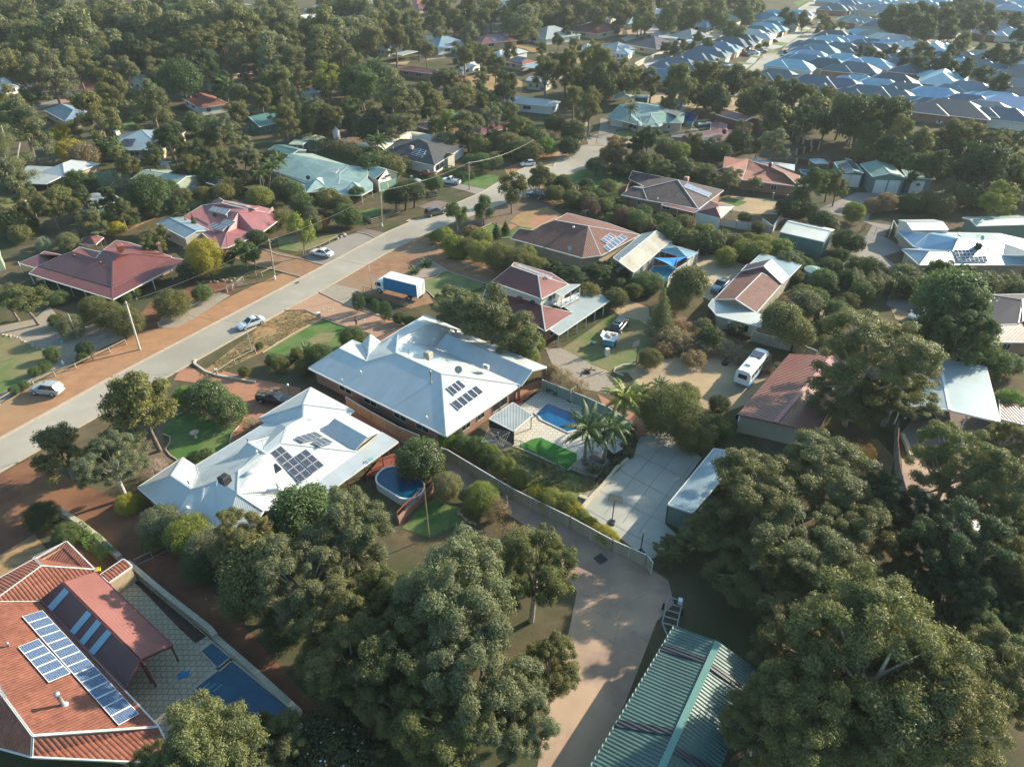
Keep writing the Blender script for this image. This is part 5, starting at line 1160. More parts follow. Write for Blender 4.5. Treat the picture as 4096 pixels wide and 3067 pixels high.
# upper middle: the big garden trees
TTC('gum','560 285 70 dk;610 290 90 ol 1.1;570 300 40 dk;475 290 70 du 1.1;520 320 60 du;300 300 90 gr;345 290 70 gr;190 240 100 ol;240 280 80 ol 1.2;420 240 1 ol' if False else '475 290 70 du 1.1;520 320 60 du;325 225 95 gr;362 300 65 mg;205 245 105 ol')
TT('gum','610 228 75 ol;675 215 70 gr;720 235 55 ol;755 215 50 mg;840 160 90 gr 1.1;870 190 100 gr;780 160 80 mg;915 180 60 ol;590 140 90 ol;640 150 60 ol;700 140 70 yg;560 190 60 ol')
TT('cypress','595 150 45 dk;630 180 50 dk;680 130 40 dk;655 200 45 dk;1085 162 22 dk .8;590 165 40 dk'); TT('round_tree','770 150 90 dp;805 140 80 dp;380 137 95 dp;350 160 60 dk;195 105 90 dk'); palm(810,137,50,(815,195)); palm(492,185,60,(500,245),'mid green')
TT('gum','1010 245 90 gr .8;850 250 90 gr .7;940 255 50 ol .8;990 200 60 ol;1055 240 60 du;1090 160 60 dk 1.2;1100 225 50 gr;1045 195 50 ol;1110 250 60 ol'); TT('bush','1060 200 60 gr;1000 185 60 ol;930 200 60 ol;1150 280 60 dk;1130 260 60 ol;960 290 70 gr .8;800 250 80 dk;760 250 50 dk;700 255 50 dk')
TT('gum','965 238 70 yg;1030 290 60 ol;1180 290 1 ol' if False else '965 240 65 yg')
TT('bush','1070 285 55 ol;1100 290 60 ol;1130 300 60 gr;1150 310 50 ol;1040 300 50 ol;1000 285 50 ol;1165 285 50 gr;1180 300 50 br;1200 250 50 dk;1240 265 60 dk')
TT('round_tree','1040 335 50 mg .8;1065 335 45 mg .8;1290 345 50 dk .8;890 395 60 dk;870 400 60 dk;850 410 50 dk'); TT('bush','1015 335 35 mg;735 425 50 ol;705 410 60 ol;920 390 30 ol;938 380 40 mg 1.2;800 335 70 mg;845 340 60 ol;745 445 60 mg;770 405 40 mg;680 470 60 ru .7;760 455 40 mg 1.2;650 420 60 mg;605 385 50 ol;630 395 50 mg')
TTC('young_tree','650 500 70 yg 1.2;675 475 50 gr 1.1;525 545 60 mg;545 550 50 mg;498 560 40 mg'); TTC('bush_near','440 548 84 go 1.2'); TT('cypress','413 462 26 dk 1;399 470 20 dk .9'); TTC('round_tree','552 512 45 dk .8'); TTC('bush','575 490 40 dk .9;560 510 35 dk;600 470 60 ol .7'); TTC('flower_bush','408 580 55 dk',petal=(.6,.6,.6))
TTC('bush_near','370 650 80 ol .9;435 630 45 mg;270 640 28 mg;290 630 28 mg;245 660 28 mg;230 675 70 ol;270 690 75 ol;200 660 60 ol;125 640 50 mg .6;150 700 60 gr;120 690 35 mg;182 750 40 dk;175 770 25 mg;110 760 35 mg;95 790 30 mg;75 800 30 mg;50 830 25 mg;30 840 25 mg'); TTC('gum','60 650 110 ol .7;20 650 90 ol .7'); TTC('bush','100 565 40 bn;95 520 25 mg;35 490 40 mg;65 480 35 mg;100 610 20 mg')
TTC('bush_near','95 525 35 si 1.2;145 520 45 gr 1.2;165 505 30 gr')
TTC('gum','330 525 60 ol .9;350 505 40 ol;260 455 60 ol;235 430 50 dk 1.2;200 480 60 ol;155 450 60 ol;110 450 70 ol;60 440 70 ol;180 430 60 dk;380 450 60 dk' ); TTC('bush','40 500 50 ol;15 490 40 ol;225 475 50 ol;280 470 40 mg;250 490 40 go;320 445 50 dk;290 420 30 dk')
TTC('round_tree','320 415 90 mg;395 425 45 ol;440 420 45 ol .9;480 415 50 ol .9;560 425 60 yg .9;365 405 40 mg'); TTC('gum','20 380 90 du;45 270 120 gr'); TTC('bush','235 385 50 si;165 385 55 mg;205 385 40 mg;125 420 60 ol;150 320 60 go;180 330 60 bn 1.1;500 400 50 ol;520 380 40 dk')
TTC('gum','460 300 70 ol .9;370 310 80 dk;430 330 60 dk;330 340 60 ol;280 360 60 ol;410 360 60 ol;480 350 60 ol;540 345 60 gr;250 340 40 ol;515 290 50 gr;240 200 90 ol;130 290 50 go'); TTC('bush','440 370 60 ol;470 380 50 mg;390 380 50 dk;560 370 40 ol;350 375 40 ol;300 385 40 ol;590 340 50 dk')
palm(585,360,50,(580,415),'mid green'); palm(600,345,50,(606,400)); palm(560,375,45,(565,420),'yellow green',1); palm(815,305,55,(818,360),'mid green'); palm(795,325,50,(792,362),'mid green',1); palm(1363,232,40,(1358,282),'grey green')
hedge('hedge','long olive hedge between the pale green roofed house and the charcoal house',[(665,320),(740,335),(800,350),(880,375)],3.2,3.4,'olive green'); hedge('hedge','clipped hedge beside the white utility truck',[(965,375),(1020,390)],2.5,1.7,'mid green')
hedge('hedge','long clipped green hedge on the street side of the brown tiled house',[(1190,425),(1240,415),(1300,430),(1350,450)],2.5,2.0,'mid green'); hedge('hedge','bright green creeper hedge beside the orange tiled house',[(168,1150),(205,1180),(245,1215)],1.4,1.2,'bright green',size=.16)
hedge('hedge','long grey green hedge along the drive below the blue roofed house on the right',[(1830,628),(1900,638),(2000,628),(2100,632),(2260,640)],4.0,3.2,'grey green'); hedge('hedge','low olive hedge behind the pink roofed house',[(500,400),(560,435),(610,450)],1.5,1.0,'olive green')
hedge('hedge','tall dark hedge near the pale roof with solar panels in the upper middle',[(810,105),(880,112),(900,118)],5,4,'olive green')
# woodland belt between old suburb and estate
TT('gum','1180 125 80 ol;1225 110 80 ol 1.1;1290 95 90 ol 1.2;1335 135 60 ol 1.1;1370 150 55 ol 1.1;1410 155 60 ol;1455 165 60 ol;1480 140 80 ol 1.2;1530 135 70 ol 1.1;1570 150 60 ol 1.1;1610 155 60 ol;1640 160 60 ol 1.1;1680 170 60 ol;1720 175 60 ol 1.1;1755 185 60 ol;1790 190 60 ol 1.1;1830 205 70 gr 1.2;1870 215 70 gr 1.2;1915 230 70 ol 1.2;1950 260 80 ol 1.2;2000 280 80 ol 1.1;2060 260 80 ol;2110 270 80 ol;2150 285 80 ol;2190 290 70 ol;1890 270 70 mg;1930 300 70 dk;2030 330 80 dk;2090 340 80 dk;2150 350 80 dk;2200 340 80 mg;1980 340 70 dk;2170 400 80 yg;1560 210 50 dk 1.1;1620 215 50 dk 1.1;1680 220 60 dk 1.1;1740 230 60 dk 1.1;1790 240 60 dk;1850 260 50 dk;1450 200 50 ol;1510 190 50 dk;1275 195 70 ol 1.1;1240 190 60 ol' if False else
 '1180 125 80 ol;1225 110 80 ol 1.1;1290 95 90 ol 1.2;1335 135 60 ol 1.1;1370 150 55 ol 1.1;1410 155 60 ol;1455 165 60 ol;1480 140 80 ol 1.2;1530 135 70 ol 1.1;1570 150 60 ol 1.1;1610 155 60 ol;1640 160 60 ol 1.1;1680 170 60 ol;1720 175 60 ol 1.1;1755 185 60 ol;1790 190 60 ol 1.1;1830 205 70 gr 1.2;1870 215 70 gr 1.2;1915 230 70 ol 1.2;1950 260 80 ol 1.2;2000 280 80 ol 1.1;2060 260 80 ol;2110 270 80 ol;2150 285 80 ol;2190 290 70 ol;1890 270 70 mg;1930 300 70 dk;2030 330 80 dk;2090 340 80 dk;2150 350 80 dk;2200 340 80 mg;1980 340 70 dk;2170 400 80 yg;1560 210 50 dk 1.1;1620 215 50 dk 1.1;1680 220 60 dk 1.1;1740 230 60 dk 1.1;1790 240 60 dk;1850 260 50 dk;1450 200 50 ol;1510 190 50 dk;1275 195 75 ol 1.1;1240 190 60 ol')
TT('gum','1330 298 70 bn .9;1400 275 70 dk 1.1;1380 300 50 dk;1605 265 50 gr 1.1;1440 350 60 gr .8;1480 345 60 gr .8;1530 355 60 gr .8;1580 365 60 gr .8;1635 385 40 gr .8;1500 290 55 ol .7;1540 300 50 ol .7;1680 285 90 du .7;1640 300 40 ol;1760 365 80 mg;1800 370 60 mg;1815 385 50 ol 1.1'); TT('bush','1230 300 50 dk;1710 430 60 dk;1730 415 50 ol;1560 310 50 dk;1920 420 50 bn;1890 430 40 bn;1850 440 50 yg 1.1;1980 420 50 mg;2010 415 50 bn;2040 420 60 ol;2080 400 60 ol;1440 300 50 gr;1470 310 50 yg;1500 305 40 yg;1955 425 40 mg;1780 460 60 dk;1800 475 40 gr;1610 460 30 mg;1640 480 30 ol;1830 500 60 dk;1850 510 50 dk;1820 540 40 dp;1750 440 50 dk;1860 560 60 mg;1800 560 50 mg;1690 520 60 yg;1650 510 60 yg;1720 545 45 mg;1620 505 40 ol')
TT('bush','1880 560 60 dk;1900 570 50 dk;1960 575 60 gr;1840 585 50 dp;1740 620 60 ol;1800 690 60 mg;1960 600 60 dk;2100 745 60 ol;2150 760 90 mg;2190 770 60 mg;2120 790 60 bn;2190 850 70 br;2205 700 30 dk;1590 700 40 dk')
TT('bush','1900 330 50 ol;1600 285 60 dk;1345 350 60 dk .7;1420 360 50 ol;1380 330 60 dk;1320 320 50 dk')
# far left forest and the tops
TT('gum','30 10 100 ol;90 0 110 gr;50 60 110 ol;130 40 110 ol;20 110 110 ol;90 110 110 gr;150 100 100 ol;200 20 90 ol;250 30 90 gr;210 80 80 ol;270 80 90 dk;300 50 80 dk;320 15 60 dk;330 90 80 ol;255 130 70 gr;10 190 70 ol;400 10 110 gr;450 25 110 gr;500 15 90 gr;360 40 90 ol;420 60 100 ol;480 60 90 ol;540 40 90 ol;580 20 80 gr;380 90 80 ol;440 110 80 dk;510 90 80 gr;570 75 80 ol;620 60 80 ol;330 130 60 gr;300 110 60 gr;560 110 60 ol;620 100 80 gr;680 80 80 ol;660 40 80 gr;620 20 60 ol;690 20 80 ol;720 50 70 ol;740 90 80 gr;790 60 80 ol;810 30 70 ol;850 20 70 gr;850 60 70 ol;890 30 60 ol;900 60 60 gr;940 30 60 ol;700 110 70 ol;760 120 70 ol;920 90 50 ol;1000 100 60 ol;1020 95 40 ol;1040 100 50 ol;1070 120 50 ol;960 150 70 ol .7;980 160 60 bn .7;1100 160 50 ol;;480 165 60 dk;1040 150 40 ol')
TT('far_gum','700 0 60 ol;760 0 60 ol;960 5 60 ol;1010 0 60 ol;1060 5 60 ol;1110 0 60 ol;1150 10 60 ol;1200 5 60 ol;1250 0 60 ol;1300 0 60 ol;1350 0 60 ol;1400 5 60 ol;1450 10 60 ol;1500 0 60 ol;1550 5 60 ol;980 25 50 ol;1040 25 50 ol;1100 20 50 ol;1180 20 50 gr;1230 20 50 ol;1290 20 50 ol;1340 15 50 ol;1390 20 50 gr;1440 25 50 ol;1500 20 50 ol;1560 15 50 ol;1610 5 50 mg;1620 20 40 mg;1560 35 40 mg;1150 45 40 ol;1100 40 40 gr;880 0 60 gr;930 0 50 ol;1000 40 40 ol;820 5 50 ol')
TT('far_gum','1055 110 40 ol;1140 55 30 mg;1380 35 35 yg 1.1;1395 40 35 yg;1100 95 35 ol;1440 95 30 dk;1460 92 30 dk;1480 88 30 ol;1500 93 25 dk;1240 85 25 ol;1010 75 30 ol;1205 75 30 dk;1225 60 25 dk;1170 95 30 mg;1700 20 35 dk;1710 30 35 dk;1740 28 35 ol;1780 32 30 ol;1790 40 30 ol;1800 50 20 ol;1580 50 40 gr;1600 60 35 gr;1530 85 35 mg;1510 70 30 mg')
TT('far_gum','1930 20 60 dk;1960 15 60 dk;1990 10 60 dk;2020 20 60 dk;2050 25 60 dk;1990 35 60 dk;2060 45 50 dk;2100 30 50 dk;1950 45 40 dk;2140 40 50 dk;2200 30 40 dk;2010 50 50 dk;1860 100 25 dk;1880 105 30 dk;1900 115 30 dk;1930 100 35 dk;1960 110 40 dk;1990 125 40 dk;2020 130 40 dk;2050 120 50 dk;2090 130 50 dk;2130 150 50 dk;2010 105 40 dk;2060 100 40 dk;2170 165 50 dk;1990 95 40 ol;2190 110 50 dk;2160 100 50 dk;2120 95 30 dk;1820 48 20 ol;1770 55 20 ol;2210 60 40 dk;1940 70 20 dk')
TT('far_bush','1640 95 15 ol;1655 92 15 dk;1240 70 20 dk;1130 75 20 dk;1170 120 22 mg;1190 115 20 dk;930 100 25 ol;1000 120 20 dk;1060 145 22 ol;1255 98 18 dk;1330 60 20 dk;1480 50 30 mg')

# haze: thin even air round the whole scene
m = bpy.data.materials.new('haze_air'); m.use_nodes = True; t = m.node_tree; t.nodes.clear(); o_ = t.nodes.new('ShaderNodeOutputMaterial'); v = t.nodes.new('ShaderNodeVolumePrincipled'); v.inputs['Color'].default_value = (.82,.88,.92,1); v.inputs['Density'].default_value = .00013; v.inputs['Anisotropy'].default_value = .2
t.links.new(v.outputs[0],o_.inputs['Volume']); mb = MB(); mb.box((0,1150,-1.0),5400,2980,62,0)
HZ = mb.build('haze',m); tag(HZ,'pale blue haze in the distance','haze',kind='stuff')
# ---------------------------------------------------------------- other houses of the old suburb
REDROOF = metal_roof('roof_faded_red',(.36,.12,.09),.2,.5); PURP = metal_roof('roof_plum_brown',(.12,.07,.075),.2,.5)
def bh(label,A,B,C,roofm,wallm=RENDER,style='hip',name='house',cat='house',ze=2.6,pitch=22,**k):
    return box_house(name,label,cat,A,B,C,ze,pitch,style,roofm,wallm,**k)
def upan(h,n,ref,p,L,Wd,nu,nv,m=None):
    """nu x nv panels: corner p metres along eave / up slope on plane ref"""
    e = h.e[ref]; d = (e[1] - e[0]).normalized(); q = V3(-d.y,d.x,math.tan(math.radians(e[2]))); n_ = d.cross(q).normalized(); o = e[0] + d * p[0] + q * p[1] + n_ * .12
    for i in range(nu):
        for j in range(nv):
            a = o + d * (L * i / nu) + q * (Wd * j / nv); x,y = d * L / nu * .95,q * Wd / nv * .95
            mb = MB(); mb.face([a,a + x,a + x + y,a + y]); mb.build('solar_panel',m or SOLAR,h.o)
TL(0,0)
h = bh('long red steel roofed house with cream garage doors near the left edge of the photo',(180,800),(838,772),(770,700),REDROOF,BRICKR,ridge='u',pitch=20,doors=[(0,.56,.66,2.2),(0,.7,.8,2.2)]); h.antenna(430,725,3.5,2.5); upan(h,0,'s0',(7,1.5),3.5,2,3,2,SOLARB); h.cooler(335,715,4,TRIMR,1)
bh('small red pyramid roof behind the long red roofed house',(530,715),(625,722),(630,690),REDROOF,None,name='gazebo',cat='gazebo')
h = bh('small cream weatherboard house with pale green gabled roof and dark solar panels',(1092,705),(1250,735),(1390,645),PALEGREENST,RENDER,'gable',ridge='v'); upan(h,0,'e0',(4,.8),3,2.4,3,2)
bh('low green and white carport behind the small cream weatherboard house',(1032,635),(1145,640),(1255,602),TEALST,SHED_G,'flat','carport','carport')
h = bh('bright orange tiled house beside the large grey green palm',(1572,850),(1725,935),(1900,860),ORANGET,RENDER); h.cooler(1700,845,4.4,TRIMR,1.1); h.vent(1650,845,4)
h = bh('plum brown roofed house below the tall gum forest',(1780,612),(2000,650),(2250,605),PURP,BRICKR); h.cooler(1965,560,4.4,TRIMR)
bh('pale blue steel roofed house half hidden behind a dark gum',(375,950),(560,1050),(680,930),BLUEST,BRICKC)
h = bh('long pale blue roofed house with a grey cooler and dark solar panels among gums',(862,1300),(1405,1292),(1330,1140),BLUEST,BRICKC,pitch=18,ridge='u'); upan(h,0,'s0',(5,1.5),3.4,3.4,2,3); h.cooler(1015,1165,3.8,TRIM,1.3)
h = bh('white roofed house with a sharp hip behind the white trunked gum',(330,1500),(562,1528),(872,1412),WHITE,BRICKC,ridge='v')
bh('flat white ribbed patio roof behind the white trunked gum',(-60,1570),(395,1590),(400,1440),PG,None,'flat','patio','patio'); bh('grey carport roof with pale gutters near the left edge',(-100,1480),(30,1490),(60,1450),GREYST,SHED_GR,'gable','shed','shed')
h = bh('large pale green gabled shed with a boat under its open side',(1130,1545),(1502,1605),(1685,1505),PALEGREENST,SHED_PG,'gable','large_shed','shed',3.2,12,ridge='u',over=.15,wins=False); h.vent(1300,1475,4.2,.3,.15,DARKM)
bh('bright green gabled shed roof among the dark cypresses',(2085,1045),(2240,1095),(2300,985),TEALST,SHED_G,'gable','shed','shed',ridge='v')
bh('blue roof near the top left corner between forest trees',(640,90),(770,80),(790,62),BLUEST,BRICKC); h = bh('brown roofed house near the top left corner among trees',(930,60),(1150,75),(1200,35),REDROOF,BRICKC)
bh('white patio roof in front of the brown roofed house near the top left corner',(985,82),(1110,82),(1112,55),WHITE,None,'flat','patio','patio'); bh('pale roofed house below the brown roof near the top left corner',(985,150),(1150,165),(1170,115),BLUEST,RENDER)
bh('small white roof at the top edge beside the far street',(1712,50),(1810,52),(1812,28),WHITE,RENDER); bh('low cream building at the top edge beside the far street',(1940,40),(2030,55),(2035,20),GREYST,CREAM,'flat'); bh('white roofed house cut by the left edge of the photo',(-200,760),(30,775),(45,690),WHITE,RENDER)
bh('tiny white shed behind the left edge trees',(135,690),(190,695),(195,662),WHITE,RENDER,'gable','shed','shed',2.3)
bh('small white shed behind the long red roofed house',(780,712),(828,716),(830,690),WHITE,RENDER,'gable','shed','shed',2.3); bh('small blue roof among shrubs above the pale green shed',(1325,1415),(1415,1425),(1420,1392),BLUEST,RENDER,'gable','shed','shed',2.3)
TL(0,1)
bh('long low grey roofed outbuilding behind the dark hedge',(600,120),(720,170),(1080,80),GREYST,SHED_G,'gable','shed','shed',2.5,12,ridge='v'); bh('row of dark green shade canopies beside the grey outbuilding',(430,60),(530,95),(690,45),DGREEN,None,'flat','shade_house','shade house',2.4)
bh('small rusty grey shed roof behind the grey outbuilding',(740,50),(850,70),(870,15),GREYST,SHED_GR,'gable','shed','shed',2.4,12)
TL(1,0)
h = bh('green shed with two dark skylights behind the pale green roofed house',(105,1295),(300,1340),(362,1280),TEALST,SHED_G,'gable','shed','shed',2.8,14,ridge='u',over=.1,wins=False)
bh('dark sided open shed with pale roof behind the olive hedge',(285,1245),(400,1250),(465,1215),PALEGREENST,SHED_G,'flat','shed','shed',2.8); bh('grey gabled shed with pale sheets behind the olive hedge',(380,1220),(560,1225),(650,1190),PALEGREENST,SHED_GR,'gable','shed','shed',2.8,12,ridge='v',wins=False)
mb = MB().lathe(G(700,1200),[(1.1,0),(1.1,2.4),(.25,3.3),(.2,3.6),(.01,3.6)],20); tag(mb.build('grain_silo',TRIM),'small cream cylindrical silo with a conical top behind the grey sheds','silo')
h = bh('left half of the maroon house behind the spindly white tree',(1372,1085),(1520,1130),(1760,1040),REDST,BRICKR); h = bh('maroon hipped house with grey solar panels beside the parked white four wheel drive',(1760,1110),(1940,1165),(2098,1080),REDST,BRICKR,wings=[(1,5,7,16,'hip',None,.6)]); upan(h,0,'w0',(3,.8),5,3,4,2)
h = bh('red brown house near the top beside the far curved road',(600,25),(790,68),(850,15),REDROOF,BRICKC); bh('pale round roofed shed left of the red brown house at the top',(470,62),(570,68),(565,40),CANV if 0 else PG,RENDER,'hip','shed','shed'); bh('white shed in the yard of the red brown house at the top',(340,158),(425,165),(428,135),WHITE,RENDER,'gable','shed','shed')
bh('white flat roof beside the gum trees below the far yard',(465,150),(550,160),(560,125),WHITE,RENDER,'flat','shed','shed'); bh('first red roofed house right of the far curved road',(1255,30),(1390,45),(1480,5),REDROOF,BRICKC); bh('second red roofed house right of the far curved road',(1300,72),(1400,85),(1530,40),REDST,BRICKC)
bh('white roofed shed right of the two far red houses',(1590,108),(1700,118),(1690,95),WHITE,RENDER,'gable','shed','shed'); bh('pale roof at the top edge in the middle of the photo',(1680,85),(1780,90),(1790,60),GREYST,RENDER)
bh('long white roof at the top edge right of the middle',(1990,65),(2240,70),(2211,25),BLUEST,RENDER); bh('teal roofed house at the top edge of the photo',(1880,20),(2150,18),(2140,-10),GREENST,RENDER)
h = bh('white blue roofed house with solar hot water behind the long clipped hedge',(1395,385),(1570,425),(1795,368),BLUEST,RENDER,wings=[(1,6,-3,3,'hip',None,0)]); upan(h,0,'n0',(4,1),9,2,3,1,SOLARG); upan(h,0,'e0',(6,1),8,2,3,1,SOLARG)
bh('pale canopy behind the white blue roofed house with solar hot water',(1415,345),(1560,362),(1590,330),PALEGREENST,None,'gable','carport','carport',3); h = bh('maroon hipped house with pale solar panels right of the clipped hedge',(1830,345),(1945,380),(2170,325),REDST,BRICKC); upan(h,0,'e0',(7,1),8,3,4,2,SOLARB)
bh('bright white house with solar panels behind the tall thin gums',(1985,475),(2110,495),(2250,430),WHITE,RENDER,wings=[(3,8,3,14,'hip',None,.5)]); bh('pale green roofed house behind the conical tree',(1030,425),(1140,440),(1145,395),PALEGREENST,RENDER); bh('weathered long carport beside the pale green roofed house',(1170,470),(1260,480),(1265,430),PG,None,'flat','carport','carport')
bh('long low dark red roof behind the pale tree',(1225,600),(1560,645),(1590,610),REDST,BRICKR,pitch=15); bh('white shed behind the thin leaning gums',(1700,600),(1785,608),(1805,535),WHITE,RENDER,'gable','shed','shed'); h = bh('small pale blue gable with a dark panel between cypresses',(375,790),(455,810),(462,745),BLUEST,RENDER,'gable'); upan(h,0,'n0',(1,.5),3,2,2,1)
bh('pale blue roof behind the power pole in the forest',(265,560),(385,565),(380,515),BLUEST,RENDER); bh('red brown gable roof at the foot of the forest',(-60,640),(85,620),(60,560),REDST,BRICKR); bh('low grey shed between the two cypress groups',(630,1040),(790,1050),(770,1000),GREYST,SHED_GR,'flat','shed','shed',2.3)
h = House('greenhouse','ramshackle framed greenhouse behind the olive shrubs','greenhouse','A 910 1100 2.2; B 1050 1100 2.2; C 1050 1070 2.5; D 910 1068 2.5','',2.2); h.roof('A B C D',metal_roof('roof_murky_plastic',(.12,.16,.15),.3,.3),fascia=.05)
for p in 'ABCD': h.post(0,0,2.2,TRIM,.08,wp=h.p[p])
for z in (.1,1.1,2.1):
    mb = MB(); P = [h.p[k] for k in 'ABCDA']
    for a,b in zip(P[:-1],P[1:]): mb.beam(V3(a.x,a.y,z),V3(b.x,b.y,z),.05)
    mb.build('rail',TRIM,h.o)
TL(2,0)
bh('long pale steel roofed house behind the far front hedge',(75,300),(290,342),(505,285),PG,RENDER,wings=[(3,8,-2,6,'hip',None,0)]); bh('deep maroon roofed house left of the far cul-de-sac road',(475,262),(740,295),(862,238),REDST,BRICKC,wings=[(2,7,4,14,'hip',None,.7)])
bh('pale gabled shed behind the deep maroon roofed house',(540,240),(640,248),(655,210),PG,RENDER,'gable','shed','shed'); bh('pale teal cottage roof left of the pencil pines',(780,168),(860,172),(888,148),PALEGREENST,RENDER); bh('green roofed house beside the pencil pines',(888,180),(1000,210),(1050,165),GREENST,RENDER)
bh('pale blue roofed house behind the golden trees',(1010,130),(1080,140),(1090,100),BLUEST,RENDER); bh('bright white gabled house behind the golden trees',(1090,125),(1210,135),(1235,90),WHITE,RENDER,'gable',ze=3.4)
h = bh('dark brown roofed house with five pale solar panels beside the estate back fence',(985,385),(1245,428),(1402,378),PURP,BRICKC); upan(h,0,'e0',(5,.8),9,2.5,5,1,SOLARB)
h = bh('teal grey hipped house with silver solar arrays behind tall gums',(750,405),(900,440),(1025,408),GREYST,RENDER); upan(h,0,'e0',(3,.8),6,2.5,4,1,SOLARB); bh('pale blue pyramid roof in front of the teal grey house',(888,462),(1010,470),(1045,440),BLUEST,RENDER); bh('pale shed left of the teal grey house behind the gums',(600,430),(680,432),(690,395),BLUEST,RENDER,'gable','shed','shed')
bh('broad pale grey hipped house against the estate back fence',(1330,310),(1560,345),(1640,300),GREYST,RENDER); bh('long white flat shed in front of the broad pale grey house',(1250,325),(1420,335),(1435,300),WHITE,RENDER,'flat','shed','shed'); bh('square white shed beside the estate back fence',(1400,360),(1500,378),(1545,340),WHITE,RENDER,'flat','shed','shed',3); bh('pale grey small hip roof left of the broad pale grey house',(1195,300),(1310,308),(1330,275),GREYST,RENDER)
bh('bright blue roofed house behind dark round shrubs',(1500,215),(1680,245),(1720,205),metal_roof('roof_bright_blue',(.1,.24,.42),.2,.4),RENDER); bh('white patio roof right of the bright blue roofed house',(1655,210),(1770,218),(1785,192),WHITE,None,'flat','patio','patio'); bh('sage green roofed house at the edge of the far forest',(1655,150),(1830,185),(1915,155),GREENST,BRICKC)
h = bh('brown tiled house with a blue solar array left of tall gums',(-80,530),(90,560),(190,530),REDT,BRICKC); upan(h,0,'s0',(5,.8),5,4,3,2,SOLARB); bh('pale carport roof in front of the brown tiled house with blue solar array',(80,580),(190,590),(270,555),BLUEST,None,'flat','carport','carport'); bh('maroon pyramid roof beside the tall gums',(200,550),(300,560),(315,520),REDST,BRICKC)
bh('cream walled tiled unit with small palms in front',(175,625),(310,650),(335,600),REDT,CREAM); bh('long cream shed with grey roof behind the blue utility truck',(118,695),(300,712),(325,672),GREYST,SHED_C,'gable','shed','shed',3.2,10,ridge='u'); bh('pale beige roofed house left of the tall dead trunk',(-110,880),(345,925),(210,855),PG,RENDER,pitch=16)
bh('pale carport roof with two skylights behind the green cottage palm',(870,865),(1050,872),(1060,825),PALEGREENST,None,'gable','carport','carport',2.5); bh('dark green flat shed behind the grey green hip roofed house',(1060,840),(1185,842),(1190,822),TEALST,SHED_G,'flat','shed','shed',3.0)
bh('green hipped pavilion roof behind the above ground pool',(1340,880),(1440,905),(1515,885),TEALST,None,name='pavilion',cat='pavilion',ze=2.8); bh('pale green patio roof between the pavilion and the grey green house',(1350,935),(1430,955),(1460,915),GREENST,None,'flat','patio','patio',2.4)
bh('large maroon steel shed at the edge of the gum belt',(1755,985),(2000,1055),(2085,1012),metal_roof('roof_dull_maroon',(.16,.07,.075),.3,.5),SHED_M,'gable','large_shed','shed',4.2,14,ridge='u',over=.05,wins=False)
h = bh('maroon roofed house with six solar panels below the large maroon shed',(1372,1180),(1640,1283),(1915,1175),metal_roof('roof_brownish_maroon',(.22,.1,.09),.2,.5),BRICKR,'gable',pitch=12,ridge='v'); upan(h,0,'e0',(2,1.5),5,3.4,3,2); h.cooler(1835,1150,4.2,TRIMR,1.2)
bh('brown slatted carport roof behind the maroon roofed house with solar panels',(1710,1140),(1850,1150),(1915,1075),RUSTST,None,'gable','carport','carport',2.8,10)
TL(3,0)
h = bh('left of three dark green gabled sheds, with black solar panels',(630,1485),(825,1495),(720,1410),TEALST,SHED_T,'gable','large_shed','shed',3.6,13,ridge='v',over=.05,wins=False,doors=[(0,.08,.5,3),(0,.52,.95,3)]); upan(h,0,'w0',(2,.6),8,2,4,1); upan(h,0,'e0',(2,.6),8,2,4,1)
bh('middle of three dark green gabled sheds, the widest one',(905,1525),(1190,1535),(1080,1425),GREENST if 0 else metal_roof('roof_shed_green',(.17,.29,.24),.25,.5),SHED_T,'gable','large_shed','shed',4.0,14,ridge='v',over=.05,wins=False,doors=[(0,.12,.5,3.2),(0,.54,.9,3.2)])
bh('right of three dark green sheds, with a single sloping roof',(1200,1530),(1445,1548),(1300,1475),metal_roof('roof_shed_green',(.17,.29,.24)),SHED_T,'flat','large_shed','shed',4.0,wins=False,doors=[(0,.2,.75,3.2)])
bh('small pale pyramid roofed pool pavilion beside the maroon pillar fence',(400,1410),(520,1410),(480,1375),BLUEST,None,name='pavilion',cat='pavilion',ze=2.5)
TL(3,1)
h = bh('green walled shed with pale ribbed roof near the white panel fence',(105,345),(485,432),(570,325),metal_roof('roof_pale_trimdeck',(.5,.54,.5),.3,.4,.05),SHED_T,'gable','large_shed','shed',3.4,14,ridge='u',over=.05,wins=False); upan(h,0,'n0',(2,.3),9,1.5,6,1); h.opening(h.q[0],h.q[1],.36,.43,1,1.8)
bh('pale blue studio with white ribbed roof behind the big blue roofed house',(1245,332),(1562,328),(1515,240),metal_roof('roof_pale_trimdeck',(.5,.54,.5)),RENDER,'gable','studio','house',3.6,14,ridge='u',over=.1)
h = House('blue_roof_house','big blue and grey steel roofed house with dark solar panels near the right edge','house',
 'A 1158 497; B 1305 632; C 2350 632; D 1125 346; E 1258 472; a 1395 512 s; b 1590 512 s; b0 1330 492 2.7; c 1640 405 s; d 1395 360 4.0; e 1800 445 s; f 2040 445 4.6; g 1660 352 2.6; k 2020 548 s; i 2350 550 4.4; j 2211 545 2.9; l 2350 440 2.8; m 2000 360 2.8; n 1480 352 2.6','s B C',2.6,22)
h.roof('A B a; A a b b0; B C i k e c b a',BLUEST); h.roof('D E d',metal_roof('roof_sky_blue',(.16,.33,.5),.2,.4),'wing_roof'); h.roof('E b0 b c n d',MT['roof_sky_blue'],'wing_roof',.1); h.roof('c g m f e; n g c',WHITE,'north_roof',.1); h.roof('e f k; f m l i k',GREYST,'east_roof',.1)
h.wall([h.p['A'],h.p['B'],h.p['C'],h.p['l'],h.p['g'],h.p['D'],h.p['E'],h.p['b0']],BRICKC,.5)
